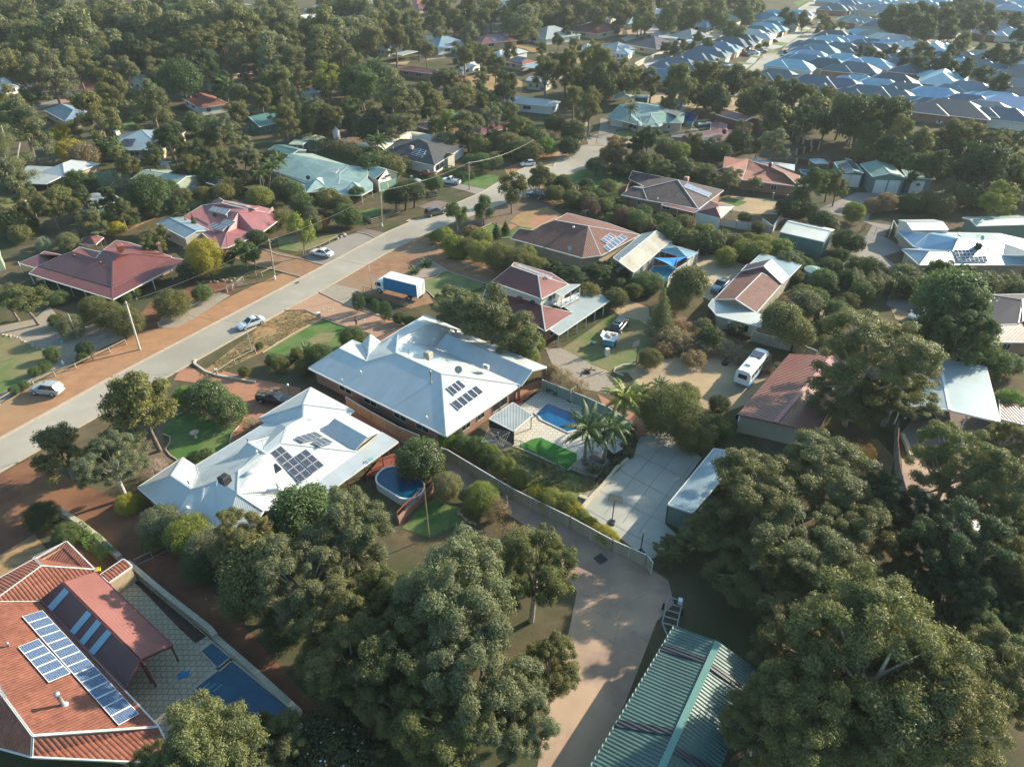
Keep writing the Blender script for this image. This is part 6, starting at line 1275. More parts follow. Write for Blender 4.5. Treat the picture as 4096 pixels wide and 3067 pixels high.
h.pt = plane3(h,'B','C','e'); h.panels('s',[(1605,500),(1765,500),(1790,555),(1625,560)],5,2); h.panels('s',[(1625,562),(1885,556),(1902,605),(1645,605)],7,2); h.cooler(1810,490,4.2,DARKM,1.1); h.antenna(1795,430,4.4,1.2); h.vent(1550,545,'s',.9,.1,TRIMW); h.vent(1880,545,'s',.9,.1,TRIMW); h.dish(1835,430,4.2,.45)
bh('long pale green ribbed shed behind the big blue roofed house',(1800,295),(2300,280),(2300,205),PALEGREENST if 0 else metal_roof('roof_shed_green2',(.22,.33,.29),.25,.5),SHED_T,'gable','large_shed','shed',3.4,12,ridge='u',wins=False)
bh('pale green skillion patio attached behind the big blue roofed house',(1740,440),(2035,445),(1995,365),GREENST,None,'flat','patio','patio',4.4)
h = House('plum_roof_house','dark plum steel roofed house cut by the right edge, behind the big dense tree','house','A 1865 1235; B 1932 1297; C 2330 1300; a 2010 1150 s; b 2160 1140 s; D 1880 1150 3.0; c 1905 890 3.4; d 2300 880 3.2; e 2195 935 4.6; f 2200 1120 s; g 2330 1110 4.5','s B C',2.6,22)
h.roof('A B a D; B C g f b a; D b e c; b f e; f g d e; c e d',PURP if 0 else metal_roof('roof_deep_plum',(.085,.045,.05),.2,.45)); h.wall([h.p['A'],h.p['B'],h.p['C'],h.p['d'],h.p['c'],h.p['D']],BRICKR,.5,wins=[(1,.3,.5,.9,2)])
TL(3,2)
h = House('open_carport','large pale blue steel open carport on posts near the right edge','carport','A 1150 180 3.4; B 2005 328 3.4; C 1885 -142 3.4; D 1080 -260 3.4; r 1568 225 3.9; s 1478 -215 3.9','',3.4)
h.roof('A r s D; r B C s',metal_roof('roof_carport_pale',(.46,.56,.6),.2,.35,.04,dirt=.1),fascia=.25,fm=TRIMW); MB().beam(h.p['r'] + V3(0,0,.03),h.p['s'] + V3(0,0,.03),.35,.06).build('ridge_cap',TRIMW,h.o)
for x,y in ((1368,332),(1658,402)): h.post(x,y,3.4,TRIMW,.13)
for k in ('A','B','C','D'): h.post(0,0,3.3,TRIMW,.13,wp=h.p[k] * .97 + h.p['r'] * .015 + h.p['s'] * .015)
h = House('red_shed','red corrugated gabled shed with pink ridge cap beside the bus on the dry block','shed','A -256 265 3.0; B 190 -256 3.0; r 62 335 3.9; s 345 -10 3.9; t 560 -240 3.9; C 420 420 3.0; E 760 -200 3.0','',3.0)
h.roof('A r t B; r C E t',metal_roof('roof_red_corrugated',(.23,.085,.06),.42,.5,.16,metal=0),fascia=.15,fm=TRIMR); MB().beam(h.p['r'] + V3(0,0,.04),h.p['t'] + V3(0,0,.04),.55,.07).build('ridge_cap',PINKR,h.o); h.wall('A C E B',SHED_C,.2,top=2.95)
bh('maroon walled shed cut by the right edge beside the pale carport',(2010,300),(2400,400),(2450,250),metal_roof('roof_red_corrugated',(.3,.1,.075)),SHED_M,'flat','shed','shed',2.6,wins=False)
# sheds hidden in the lower right trees
bh('small grey shed between trees at the lower right edge',(1750,1290),(2000,1300),(2050,1200),GREYST,SHED_GR,'flat','shed','shed',2.4,wins=False)
TL(2,1)
bh('pale blue ribbed side roof of the brown tiled house',(340,500),(610,575),(640,545),BLUEST,None,'flat','side_roof','patio',2.5)

# ---------------------------------------------------------------- the new estate
AZ = math.radians(58.4)
def estate_mesh(v):
    """a project home: hipped body, garage wing, porch gablet; returns list of (name, mesh, part material flag)"""
    L,Dp = ((16.5,10.2),(17.5,10.8),(15,9.8),(18,11.2))[v]
    h = box_house('tmp','x y z w','house',Vector((-L / 2,-Dp / 2,2.6)),Vector((L / 2,-Dp / 2,2.6)),Vector((L / 2,Dp / 2,2.6)),2.6,29,'hip',OBJST,(BRICKC,BRICKR,RENDER,CREAM)[v],.45,
      wings=[((L - 8,L + 1.5,-1.2,5,'hip',None,0),(L - 6,L + 1.2,Dp - 5.2,Dp + 1,'hip',None,0)),((L - 9,L + 2,Dp - 6.4,Dp + .8,'hip',None,0),(3,9,-2,6,'hip',None,.02)),((L - 7,L + 1.4,3,9.5,'hip',None,.5),(1,6,-1.6,5,'hip',None,0)),((L - 9,L + 2,-1,6,'hip',None,.1),(L - 7,L + 1,Dp - 6,Dp - .5,'hip',None,.3),(2,8,Dp - 6,Dp + 1.5,'hip',None,0))][v])
    h.opening(Vector((L / 2 + 1.3,-4.5)),Vector((L / 2 + 1.3,1)),.1,.9,.02,2.2,'garage_door',TRIM)
    parts = [c for c in h.o.children]; keep = []
    for c in parts:
        if c.name.startswith('window') or c.name.startswith('gable') or c.name.startswith('ridge'):
            for g_ in list(c.children): bpy.data.objects.remove(g_)
            if c.name.startswith('window') and len([k for k in keep if k[0] == 'window']) < 4: keep.append(('window',c.data))
            bpy.data.objects.remove(c); continue
        keep.append((c.name.split('.')[0],c.data)); bpy.data.objects.remove(c)
    bpy.data.objects.remove(h.o); return keep
EST = [estate_mesh(v) for v in range(4)]
def upan_mesh():
    mb = MB()
    for i in range(5): mb.face([(i * 1.02,0,0),(i * 1.02 + .98,0,0),(i * 1.02 + .98,1.5,.66),(i * 1.02,1.5,.66)])
    o = mb.build('solar_panel',SOLAR); m = o.data; bpy.data.objects.remove(o); return m
ESOL = upan_mesh()
ECOL = dict(s=('dark slate',(.075,.125,.155)),k=('charcoal',(.045,.065,.08)),b=('pale blue',(.24,.42,.54)),t=('slate blue',(.11,.21,.27)),g=('grey',(.25,.28,.28)),w=('whitish',(.5,.54,.54)))
EH = []
def eh(a,b,c='s',rot=0,sc=1.0,v=None,sol=None):
    p = G(a,b,3.5); p.z = 0; v = len(EH) % 4 if v is None else v; az = AZ + math.radians(-90 + rot)
    sc *= 1.1; r = empty('estate_house',p,az); r.matrix_basis = Matrix.Translation(p) @ Matrix.Rotation(az,4,'Z') @ Matrix.Diagonal((sc,sc,1 + (sc - 1) * .4,1))
    for nm,me in EST[v]:
        o = bpy.data.objects.new(nm,me); S.collection.objects.link(o); o.parent = r; o.color = (*[x * rnd.uniform(.9,1.12) for x in ECOL[c][1]],1)
    if sol if sol is not None else (len(EH) % 3 == 0):
        o = bpy.data.objects.new('solar_panel',ESOL); S.collection.objects.link(o); o.parent = r; L = (16.5,17.5,15,18)[v]; o.location = (-L / 2 + 6,-4.0,3.2); 
    EH.append((r,c,*proj((p.x,p.y,3)))); return r
def ehs(s):
    for q in s.split(';'):
        q = q.split()
        if q: eh(float(q[0]),float(q[1]),q[2],float(q[3]) if len(q) > 3 else 0,float(q[4]) if len(q) > 4 else 1.0)
W(2500,60,1.59)
ehs('230 385 t 0 1.05;330 315 s 0 1.1;440 270 s;515 235 s 0 .95;590 200 t;665 172 k;735 150 k;800 122 w;835 98 s;885 80 b;930 62 t;975 45 w;1015 28 b;1055 10 t;1090 -8 b;900 15 t;950 -5 b')
ehs('970 385 s 180;1065 320 b 180 1.1;1150 290 t 180;1180 258 b 180;1230 220 t 180;1262 190 b 180;1200 430 s 180')
W(2900,150,2.115)
ehs('760 370 s 180;970 400 s 180;1130 360 b 180 .9;860 230 k 180;1000 180 b 180 .9;1100 260 s 180;1230 220 b 180 1.1;980 90 s 180;1160 90 k 180;1100 30 b 180;1240 50 s 180;760 70 s 180;870 30 b 180')
W(3450,150,1.963)
ehs('40 430 s 180;240 450 s 180;230 340 k 180;1060 480 b 180;830 400 t 180;1100 600 s 180;560 540 s 180;120 370 b 180;340 410 s 180;400 510 t 180 .95;560 450 b 180 1.05;620 320 b 90 1.25;690 560 k 180 1.2;960 560 s 180 1.15;1160 530 b 180 1.15;820 500 s 180;440 250 s 180 .9;270 165 s 180 .9;390 190 s 180 .9;560 215 s 180 .9;230 60 b 180;330 70 w 180;430 75 w 180;560 80 b 90 1.2;110 90 k 180;20 100 k 180')
ehs('1000 175 k 180;1100 215 s 180;900 225 s 180;790 200 b 180 .9;700 190 s 180 .9;1170 300 s 0;1240 170 s 180;620 150 k 180 .9;740 155 s 180;850 180 s 180;930 140 g 180 .9;960 210 s 180 .9;1060 190 w 180;1150 170 b 180;1250 200 b 180;1050 240 s 180 .9;1180 240 w 180;1230 310 k 0 1.1;1220 380 s 0 1.1;1240 450 k 0 1.1;1300 270 s 0;640 270 s 90')
W(3200,0,1.42)
ehs('190 45 s 0;260 20 t 0;480 55 t 0 1.2;530 80 t 0;560 30 b 0;620 25 b 0;690 20 b 0;300 105 g 0 .9;350 115 g 0 .9;400 125 g 0 .9;460 140 s 0;510 125 g 0;560 150 s 0 .8;640 150 g 0 .8;720 165 s 0 .8;800 165 s 0 .8;590 110 t 0 .8;670 115 b 0 .8;760 125 s 0 .8;850 130 s 0 .8;1120 180 s 0 1.2;1210 190 b 0 1.1;1160 150 k 0 1.2;1250 150 s 0 1.1;190 200 k 0;330 190 b 0;420 200 g 0;480 215 w 0;540 225 w 0;200 225 b 180;400 15 b 0;320 5 b 0;450 0 b 0;780 5 b 0;1110 15 t 0;1190 45 b 0;1240 20 b 0;350 45 g 0;410 40 g 0;170 0 b 0')
def ord_(n): return ('first','second','third','fourth','fifth','sixth','seventh','eighth','ninth','tenth','eleventh','twelfth','thirteenth','fourteenth','fifteenth','sixteenth','seventeenth','eighteenth','nineteenth','twentieth')[n]
# ---------------------------------------------------------------- pools
def pool(label,P,water,coping=TRIM,cw=.3,deckz=.1,z=None,cover=True):
    P = [Vector((p.x,p.y,0)) for p in P]; ar = sum(P[i].x * P[(i + 1) % len(P)].y - P[(i + 1) % len(P)].x * P[i].y for i in range(len(P)))
    if ar < 0: P = P[::-1]
    r = empty('swimming_pool',center(P)); tag(r,label,'swimming pool'); z = deckz if z is None else z
    mb = MB(); mb.face([(p.x,p.y,z + .01) for p in P]); mb.build('water',water,r)
    mb = MB(); n = len(P); c = center(P)
    O = [p + (p - c).normalized() * cw * 1.3 for p in P]
    for i in range(n):
        a,b,d,e = P[i],P[(i + 1) % n],O[(i + 1) % n],O[i]; h = z + .07
        mb.face([(a.x,a.y,h),(b.x,b.y,h),(d.x,d.y,h),(e.x,e.y,h)]); mb.face([(a.x,a.y,z - .02),(b.x,b.y,z - .02),(b.x,b.y,h),(a.x,a.y,h)]); mb.face([(e.x,e.y,0),(d.x,d.y,0),(d.x,d.y,h),(e.x,e.y,h)])
    mb.build('coping',coping,r); return r
def oval(c1,c2,w,n=28):
    """stadium outline between two centres"""
    d = (c2 - c1).normalized(); s = V3(-d.y,d.x,0); out = []
    for i in range(n):
        t = 2 * math.pi * i / n; k = c1 if math.cos(t) < 0 else c2; out.append(k + d * math.cos(t) * w / 2 + s * math.sin(t) * w / 2)
    return out
TL(2,2)
pool('rectangular deep blue swimming pool in cream slab paving beside three palms',PL('310 178;620 300;560 400;476 422;262 318;248 296;208 265'),WATER,PAVER)
W(0,2100,1.84)
pool('long dark blue swimming pool beside the maroon patio roof in the near left corner',PL('1700 1000;2195 1400;1910 1620;1440 1207;1615 1072'),WATERD,LIMESTONE); pool('small square spa pool joined to the long dark pool in the near left corner',PL('1563 872;1698 985;1612 1060;1487 932'),WATERD,LIMESTONE)
mb = MB()
for k in range(3): a,b,c = G(1470 + 50 * k,1215 + 5 * k,.13),G(1545 + 45 * k,1160 + 5 * k,.13),G(1530 + 40 * k,1150 + 5 * k,.13); mb.beam(a,b,.12,.02)
tag(mb.build('pool_steps',paint('step_aqua',(.1,.3,.35),.5,0)),'pale aqua steps in the long dark pool','steps')
W(500,1500,1.84)
r = empty('round_pool',G(2025,785)); tag(r,'raised oval pool with a white rim between the white roofed house and the brick wall','swimming pool')
o_ = oval(G(1965,750,1.1),G(2085,825,1.1),3.6,32); MB().face([(p.x,p.y,1.0) for p in o_]).build('water',WATERD,r); c = center(o_)
mb = MB()
for i in range(32):
    a,b = o_[i],o_[(i + 1) % 32]; A,B = a + (a - c).normalized() * .22,b + (b - c).normalized() * .22
    mb.face([(a.x,a.y,1.15),(b.x,b.y,1.15),(B.x,B.y,1.15),(A.x,A.y,1.15)]); mb.face([(A.x,A.y,0),(B.x,B.y,0),(B.x,B.y,1.15),(A.x,A.y,1.15)]); mb.face([(b.x,b.y,.9),(a.x,a.y,.9),(a.x,a.y,1.15),(b.x,b.y,1.15)])
mb.build('rim',TRIMW,r)
W(1900,750,1.269)
pool('freeform light blue pool inside the pale panel enclosure under the blue shade sail',PL('892 425;912 405;945 403;985 402;1022 412;1020 432;990 455;965 478;945 462;915 448'),WATER2,PAVER)
patch('pool_paving',BPAV,PL('850 430;900 385;960 350;1090 370;1040 440;960 492;930 480'),.09)
W(2400,350,1.5863)
pool('small blue pool beside the maroon pyramid roofed pavilion',PL('872 845;925 845;950 862;905 872;868 862'),WATER2,BPAV)
pool_ab = House('above_ground_pool','square above ground pool with bright blue water behind the grey green house','swimming pool','A 525 210 1.5; B 580 232 1.5; C 622 168 1.5; D 545 155 1.5','',1.5)
MB().face([h_ - V3(0,0,.15) for h_ in (pool_ab.p[k] for k in 'ABCD')]).build('water',WATER,pool_ab.o); pool_ab.wall('A B C D',SHED_T,-.15,top=1.55,name='side')
TL(0,0); pool('turquoise pool behind a dark green fence near the boat shed',PL('1900 1610;2100 1545;2120 1565;1980 1610'),WATER2,PAVER); bh('dark shade canopy beside the turquoise pool',(1775,1575),(1880,1605),(1930,1560),MT['dark_metal'],None,name='pergola',cat='pergola')
TL(1,0); pool('teal pool behind the maroon house with a trampoline beside it',PL('1680 955;1850 975;1780 1000;1700 990'),WATER2,TRIM)
W(3300,350,1.594); 
TL(3,0); pool('sliver of turquoise pool behind the red brown tiled house',PL('275 1470;350 1478;340 1515;290 1495'),WATER2,PAVER)

# ---------------------------------------------------------------- fences and walls
def panel_fence(label,pts,hgt=1.8,m=None,post=2.35,cap=None,name='panel_fence',z0=0.0,cat='fence',postm=None):
    P = [p if isinstance(p,Vector) else G(*p) for p in pts]; r = empty(name,V3(P[0].x,P[0].y,0)); tag(r,label,cat); mb = MB(); ps = MB(); cp = MB()
    for a,b in zip(P[:-1],P[1:]):
        L = (b - a).length; d = (b - a) / L; s = V3(-d.y,d.x,0) * .03
        mb.face([a + s,b + s,b + s + V3(0,0,hgt),a + s + V3(0,0,hgt)]); mb.face([b - s,a - s,a - s + V3(0,0,hgt),b - s + V3(0,0,hgt)]); cp.beam(a + V3(0,0,hgt + .02),b + V3(0,0,hgt + .02),.09,.05)
        k = max(1,round(L / post))
        for i in range(k + 1): p = lerp(a,b,i / k); q = MB().beam(p,p + V3(0,0,hgt + .06),.09); ps.v += [tuple(v) for v in q.v]; ps.f += [tuple(x + len(ps.v) - len(q.v) for x in f) for f in q.f]; ps.mi += q.mi
    mb.build('panel',m or SHED_C,r); cp.build('top_rail',cap or TRIM,r)
    # each post its own part
    n = len(ps.f) // 6
    for i in range(min(n,40)):
        q = MB(); 
        for f in ps.f[i * 6:i * 6 + 6]: q.face([ps.v[x] for x in f])
        q.build('post',postm or cap or TRIM,r)
    return r
def rail_fence(label,pts,hgt=.9,rails=1,m=None,post=2.6,name='timber_fence',r_=.07,skip=(),sub=None,railm=None):
    P = [p if isinstance(p,Vector) else G(*p) for p in pts]; r = empty(name,V3(P[0].x,P[0].y,0)); tag(r,label,'fence')
    for a,b in zip(P[:-1],P[1:]):
        L = (b - a).length; k = max(1,round(L / post))
        for i in range(k): MB().beam(lerp(a,b,i / k),lerp(a,b,i / k) + V3(0,0,hgt + .08),r_ * 2).build('post',m or WOOD,r)
        for j in range(rails): z = hgt - j * .4; MB().beam(a + V3(0,0,z),b + V3(0,0,z),r_ * 1.6,r_ * 1.6).build('rail',railm or m or WOOD,r)
    MB().beam(P[-1],P[-1] + V3(0,0,hgt + .08),r_ * 2).build('post',m or WOOD,r)
    return r
def pool_fence(label,pts,hgt=1.2,m=None,z=.08,step=.16):
    P = [G(x,y) for x,y in pts]; r = empty('pool_fence',P[0]); tag(r,label,'fence'); m = m or DARKM; bars = MB()
    for a,b in zip(P[:-1],P[1:]):
        L = (b - a).length
        for zz in (z + .1,hgt): MB().beam(a + V3(0,0,zz),b + V3(0,0,zz),.045).build('rail',m,r)
        for i in range(int(L / step)): p = lerp(a,b,i * step / L); bars.beam(p + V3(0,0,z + .1),p + V3(0,0,hgt),.025)
        for i in range(max(1,round(L / 2.4)) + 1): p = lerp(a,b,i / max(1,round(L / 2.4))); MB().beam(p,p + V3(0,0,hgt + .05),.07).build('post',m,r)
    bars.build('pickets',m,r); return r
TL(1,2)
FP_ = ribbed('cladding_peach',(.52,.33,.2)); FB = ribbed('cladding_beige',(.44,.40,.31)); FBR = ribbed('cladding_taupe',(.36,.32,.25))
panel_fence('peach steel panel fence between the two white roofed houses',[(790,205),(1000,330),(1240,465),(1420,540)],1.8,FP_)
TL(2,2)
panel_fence('long beige steel panel fence curving beside the pink driveway',[(-790,620),(-560,660),(-330,800),(0,1000),(500,1250),(860,1450),(1150,1580),(1200,1640)],1.8,FB)
panel_fence('grey green steel panel fence behind the rectangular pool',[(258,60),(380,110),(640,215),(830,305),(1010,430)],1.9,ribbed('cladding_sage',(.24,.31,.26)))
pool_fence('black pool fence along the front of the artificial turf',[(0,540),(75,560),(230,640),(390,712),(470,760),(550,790),(720,875),(870,680)]); pool_fence('dark mesh fence at the upper corner of the pool yard',[(-20,210),(110,155),(250,65)],1.3)
TL(3,1); panel_fence('taupe steel panel fence behind the dry sandy block',[(-150,1290),(0,1330),(210,1380),(400,1460)],1.8,FBR); panel_fence('low white panel fence below the green walled shed',[(-60,290),(30,360),(105,250)],1.6,ribbed('cladding_white',(.6,.58,.52)))
TL(3,2); panel_fence('cream steel panel fence with dark rails beside the orange straw patch',[(1095,400),(1085,600),(1100,800),(1150,1000),(1190,1300)],1.8,FB,cap=TRIMR,name='panel_fence')
mb = MB(); strip(mb,[G(x,y) for x,y in ((1150,450),(1200,560),(1235,640))],.5,0,.5,0); tag(mb.build('garden_wall',LIMESTONE),'short pale retaining wall beside the cream panel fence and carport yard','wall')
W(2400,350,1.5863); panel_fence('white and brown steel panel fence behind the small pool',[(760,875),(860,895),(1090,925),(1145,850)],1.6,ribbed('cladding_white',(.6,.58,.52)),cap=TRIMR)
def pillar_fence(label,pts,hgt=1.5,pm=None,im=None,step=2.6):
    P = [G(x,y) for x,y in pts]; r = empty('pillar_fence',P[0]); tag(r,label,'fence')
    for a,b in zip(P[:-1],P[1:]):
        L = (b - a).length; k = max(1,round(L / step)); rz = math.atan2(b.y - a.y,b.x - a.x)
        for i in range(k + 1): MB().box(lerp(a,b,i / k),.38,.38,hgt + .2,rz).build('pillar',pm or BRICKC,r)
        for i in range(k): MB().beam(lerp(a,b,(i + .1) / k) + V3(0,0,hgt / 2),lerp(a,b,(i + .9) / k) + V3(0,0,hgt / 2),.06,hgt * .9).build('infill',im or SHED_M,r)
TL(3,0); pillar_fence('maroon panel fence with cream pillars round the small court in the gum belt',[(180,1170),(300,1245),(440,1275),(430,1300),(240,1340)]); pillar_fence('maroon panel fence with cream pillars behind the small pool pavilion',[(240,1420),(350,1430)])
pillar_fence('maroon panel fence with cream pillars beside the round dark tree',[(520,1450),(600,1510),(680,1570)])
TL(3,1); pillar_fence('cream walls with maroon panels beside the striped carport door',[(40,60),(160,75)],1.2,BRICKC)
TL(3,1); panel_fence('cream block wall with dark gate panels beside the blue roofed house',[(1040,400),(1060,320),(1130,440)],1.9,LIMESTONE); pool_fence('dark metal gates across the brown drive',[(800,350),(830,330),(920,370),(1010,395)],1.6,step=.3)
# timber fences along the road
TL(0,1)
rail_fence('long pale timber post and rail fence beside the silver four wheel drive',[(-380,2040),(0,1840),(290,1665),(660,1530),(950,1390),(1090,1320)],.9)
rail_fence('short timber rail fence at the corner of the mulched verge bed',[(1375,1172),(1480,1110)],.9); rail_fence('timber rail fence in front of the verandah house',[(1870,895),(1965,875)],.9)
rail_fence('low timber posts and wire between the mulch bed and the bushes',[(1610,1040),(1745,985),(1870,915)],.8,1,r_=.04)
TL(1,1)
rail_fence('timber rail fence below the power pole beside the red driveway',[(-200,850),(-110,770)],.9); rail_fence('timber rail fence beside the drive of the pink roofed house',[(0,720),(52,730),(150,680)],.8)
rail_fence('white topped timber rail fence behind the parked white sedan',[(410,545),(555,490),(635,450),(705,410)],.8); rail_fence('dark timber rail fence below the power pole near the pale green roofed house',[(940,235),(1000,275),(1110,240),(1240,180)],1.0,3)
rail_fence('small dark rail beside the blue truck',[(930,860),(1020,890)],1.0); rail_fence('wire fence with timber posts in front of the blue truck',[(950,880),(1175,950),(1340,1020)],.9,2,r_=.03)
rail_fence('weathered timber rails beside the two rubbish bins',[(1490,50),(1600,70)],1.0,3,r_=.05)
TL(0,1); rail_fence('long timber rail fence beside the brick drive of the near white roofed house',[(1880,1590),(2030,1490),(2211,1400)],.9)
W(600,720,2.115)
gt = empty('farm_gate',G(650,945)); tag(gt,'metal farm gate in the verge fence of the verandah house','gate')
a,b = G(650,950),G(785,885)
for z in (.25,.55,.85,1.1): MB().beam(a + V3(0,0,z),b + V3(0,0,z),.045).build('bar',GREYM,gt)
for t in (0,.33,.66,1): p = lerp(a,b,t); MB().beam(p + V3(0,0,.2),p + V3(0,0,1.12),.045).build('upright',GREYM,gt)
TL(0,2)
gt = empty('farm_gate',G(1200,1580)); tag(gt,'pale metal double gate across the red dirt drive beside the hedge','gate'); a,b = G(1190,1585),G(1460,1450)
for z in (.3,1.2): MB().beam(a + V3(0,0,z),b + V3(0,0,z),.06).build('bar',GREYM,gt)
for t in (0,.5,1): p = lerp(a,b,t); MB().beam(p + V3(0,0,.0),p + V3(0,0,1.25),.06).build('upright',GREYM,gt)
def lime_wall(label,pts,w=.45,z=.55,name='garden_wall',m=None):
    P = [G(x,y) for x,y in pts]; mb = MB(); strip(mb,P,w,0,z,0); o = mb.build(name,m or LIMESTONE); tag(o,label,'wall'); return o
lime_wall('stepped limestone retaining wall beside the red dirt drive',[(520,1120),(700,1230),(870,1360),(1050,1530)],.55,.8)
W(0,2100,1.84); lime_wall('long limestone wall along the far side of the near left pool',[(960,312),(1240,550),(1560,800),(1600,850)],.5,1.0); lime_wall('limestone coping wall beside the long dark pool',[(1600,850),(1900,1110),(2215,1400)],.5,.6)
r_ = empty('glass_pool_fence',G(1150,1070)); tag(r_,'frameless glass pool fence across the limestone paving','fence')
for k in range(5): a,b = lerp(G(1155,1080),G(1370,1290),k / 5 + .01),lerp(G(1155,1080),G(1370,1290),(k + 1) / 5 - .01); MB().beam(a + V3(0,0,.65),b + V3(0,0,.65),.02,1.1).build('glass_panel',None or glassy('clear_pane',(.25,.3,.3),.1),r_) if 0 else MB().beam(a + V3(0,0,1.2),b + V3(0,0,1.2),.03).build('rail',GREYM,r_); MB().beam(a,a + V3(0,0,1.2),.05).build('post',GREYM,r_)
TL(2,2); lime_wall('rough limestone edging between the palms and the concrete yard',[(1000,660),(900,740),(790,880),(690,980),(600,1090)],.35,.4); lime_wall('short raised concrete step beside the concrete yard',[(580,980),(660,1010)],.5,.35)
TL(2,1); lime_wall('curved pale retaining wall below the feathery conifer',[(1195,1120),(1200,1180),(1240,1230),(1300,1270)],.4,.7); lime_wall('curved kerb round the small bed under the basketball ring',[(1080,1490),(960,1500),(890,1530),(880,1560),(960,1590)],.25,.2)
TL(1,2)
w_ = empty('brick_pool_wall',G(1400,1080)); tag(w_,'curved red brick retaining wall with timber balustrade below the oval pool','wall'); P = [G(*p) for p in ((1230,1215),(1300,1140),(1400,1050),(1520,930),(1525,850))]
mb = MB(); strip(mb,P,.3,0,1.0,0); mb.build('wall',BRICKR,w_)
for a,b in zip(P[:-1],P[1:]): MB().beam(a + V3(0,0,1.9),b + V3(0,0,1.9),.1).build('rail',WOODR,w_); MB().beam(a + V3(0,0,.9),a + V3(0,0,1.95),.1).build('post',WOODR,w_)
r_ = empty('deck',G(1100,690)); tag(r_,'red timber deck with balustrade between the verandah and the oval pool','deck'); P = [G(*p,.5) for p in ((950,790),(1080,640),(1190,600),(1260,650),(1180,720),(1040,790))]; mb = MB(); mb.prism(P[::1] if sum(P[i].x * P[(i + 1) % 6].y - P[(i + 1) % 6].x * P[i].y for i in range(6)) > 0 else P[::-1],0,.5); mb.build('boards',WOODR,r_)
for a,b in ((G(960,720),G(1080,600)),(G(1080,600),G(1150,640))): MB().beam(a + V3(0,0,1.5),b + V3(0,0,1.5),.1).build('rail',WOODR,r_); MB().beam(a,a + V3(0,0,1.55),.1).build('post',WOODR,r_); MB().beam(b,b + V3(0,0,1.55),.1).build('post',WOODR,r_)
TL(2,1)
panel_fence('pale lattice panel enclosure round the freeform pool',[(1335,830),(1420,740),(1500,690),(1600,580)],2.0,ribbed('cladding_white',(.6,.58,.52)))
# estate back fence and yard fences
W(2500,60,1.59); FE = ribbed('cladding_estate',(.42,.37,.3),.3)
panel_fence('long cream masonry wall along the back of the new estate',[(60,340),(140,300),(300,235),(400,190),(560,125),(700,80),(860,10)],2.2,LIMESTONE,5,z0=0,name='boundary_wall',cat='wall')
for k,(a,b) in enumerate((((150,350),(300,290)),((170,285),(370,262)),((250,245),(420,230)),((330,215),(480,205)),((400,185),(550,180)),((470,160),(600,150)),((530,135),(650,128)),((590,112),(700,105)),((650,95),(740,85)))):
    panel_fence('cream dividing fence between back yards in the estate, %s counted from the gum belt' % ord_9(k) if 0 else 'cream dividing fence in the estate back yards, ' + ('first','second','third','fourth','fifth','sixth','seventh','eighth','ninth')[k] + ' counted from the gum belt',[a,b],1.9,FE,4)
W(3450,150,1.963); panel_fence('grey brown boundary wall below the big pale blue roofed estate house',[(290,350),(480,372),(720,402)],1.9,FE,4); panel_fence('beige side fence right of the dark roofed house at the street corner',[(-30,130),(140,140)],1.8,FE,4)
W(2900,150,2.115); panel_fence('beige corner fence below the pale blue roofed estate house',[(520,262),(620,290),(740,300)],1.8,FE,4); panel_fence('beige fence below the charcoal roofed estate house',[(1000,130),(1090,160),(1230,150)],1.8,FE,4)
W(600,720,2.115); panel_fence('dark green sheet fence behind the pink roofed house',[(400,50),(640,100),(800,120),(1060,190)],1.8,SHED_G)
# ---------------------------------------------------------------- poles and wires
def pole(label,foot,top,r=.14,m=None,arm=None,cat='power pole',name='power_pole',white=False):
    f = G(*foot); best = None
    for i in range(260):
        z = 2 + i * .05; q = G(*top,z); e = (q - V3(f.x,f.y,z)).length
        if best is None or e < best[0]: best = (e,z,q)
    z,q = best[1],best[2]; t = V3(f.x + (q.x - f.x) * .6,f.y + (q.y - f.y) * .6,z); o = empty(name,f); tag(o,label,cat)
    MB().tube([f,lerp(f,t,.5),t],[r,r * .9,r * .7],10).build('pole',m or WOOD,o,True)
    if arm: MB().beam(t + V3(-.5,.2,-.3),t + V3(.5,-.2,-.3),.1).build('cross_arm',WOOD,o); MB().lathe(t + V3(0,0,-.05),[(.06,0),(.08,.1),(.01,.25)],8).build('insulator',TRIMW,o)
    if white: MB().tube([f,f + V3(0,0,.9)],[r * 1.12] * 2,10).build('painted_base',TRIMW,o,True)
    return t
def wire(a,b,sag,label,r=.022):
    P = [lerp(a,b,k / 14) - V3(0,0,sag * 4 * (k / 14) * (1 - k / 14)) for k in range(15)]; o = MB().tube(P,r,5,False).build('power_cable',DARKM); tag(o,label,'cable',None); return o
TL(0,1); p1_ = pole('tall pale timber power pole on the verge left of the white car',(1208,1362),(1108,948),.17,mat('pole_pale_timber',(.5,.46,.38),(.4,.36,.29),2,.85),True); s1 = pole('steel service pole beside the gravel garden bed',(680,1280),(590,1052),.07,GREYM,name='service_pole',cat='pole'); s2 = pole('slender steel pole on the near verge beside the driving silver car',(2178,1395),(2118,1130),.07,GREYM,name='service_pole',cat='pole')
TL(1,1); p2_ = pole('timber power pole beside the red driveway of the pink roofed house',(165,755),(125,415),.16,None,True,white=True); p3_ = pole('timber power pole with white base in front of the pale green roofed house',(1090,300),(1090,-10),.16,None,True,white=True); s3 = pole('steel service pole in front of the blue truck',(1005,870),(972,635),.07,GREYM,name='service_pole',cat='pole'); s4 = pole('steel service pole among yellow green bushes near the road bend',(1742,370),(1735,200),.07,GREYM,name='service_pole',cat='pole')
TL(1,0); p4_ = pole('timber power pole beside the lawn of the charcoal tiled house',(1843,1640),(1840,1405),.15,None,True); s5 = pole('steel pole beside the palms of the pale green roofed house',(75,1656),(50,1500),.06,GREYM,name='service_pole',cat='pole')
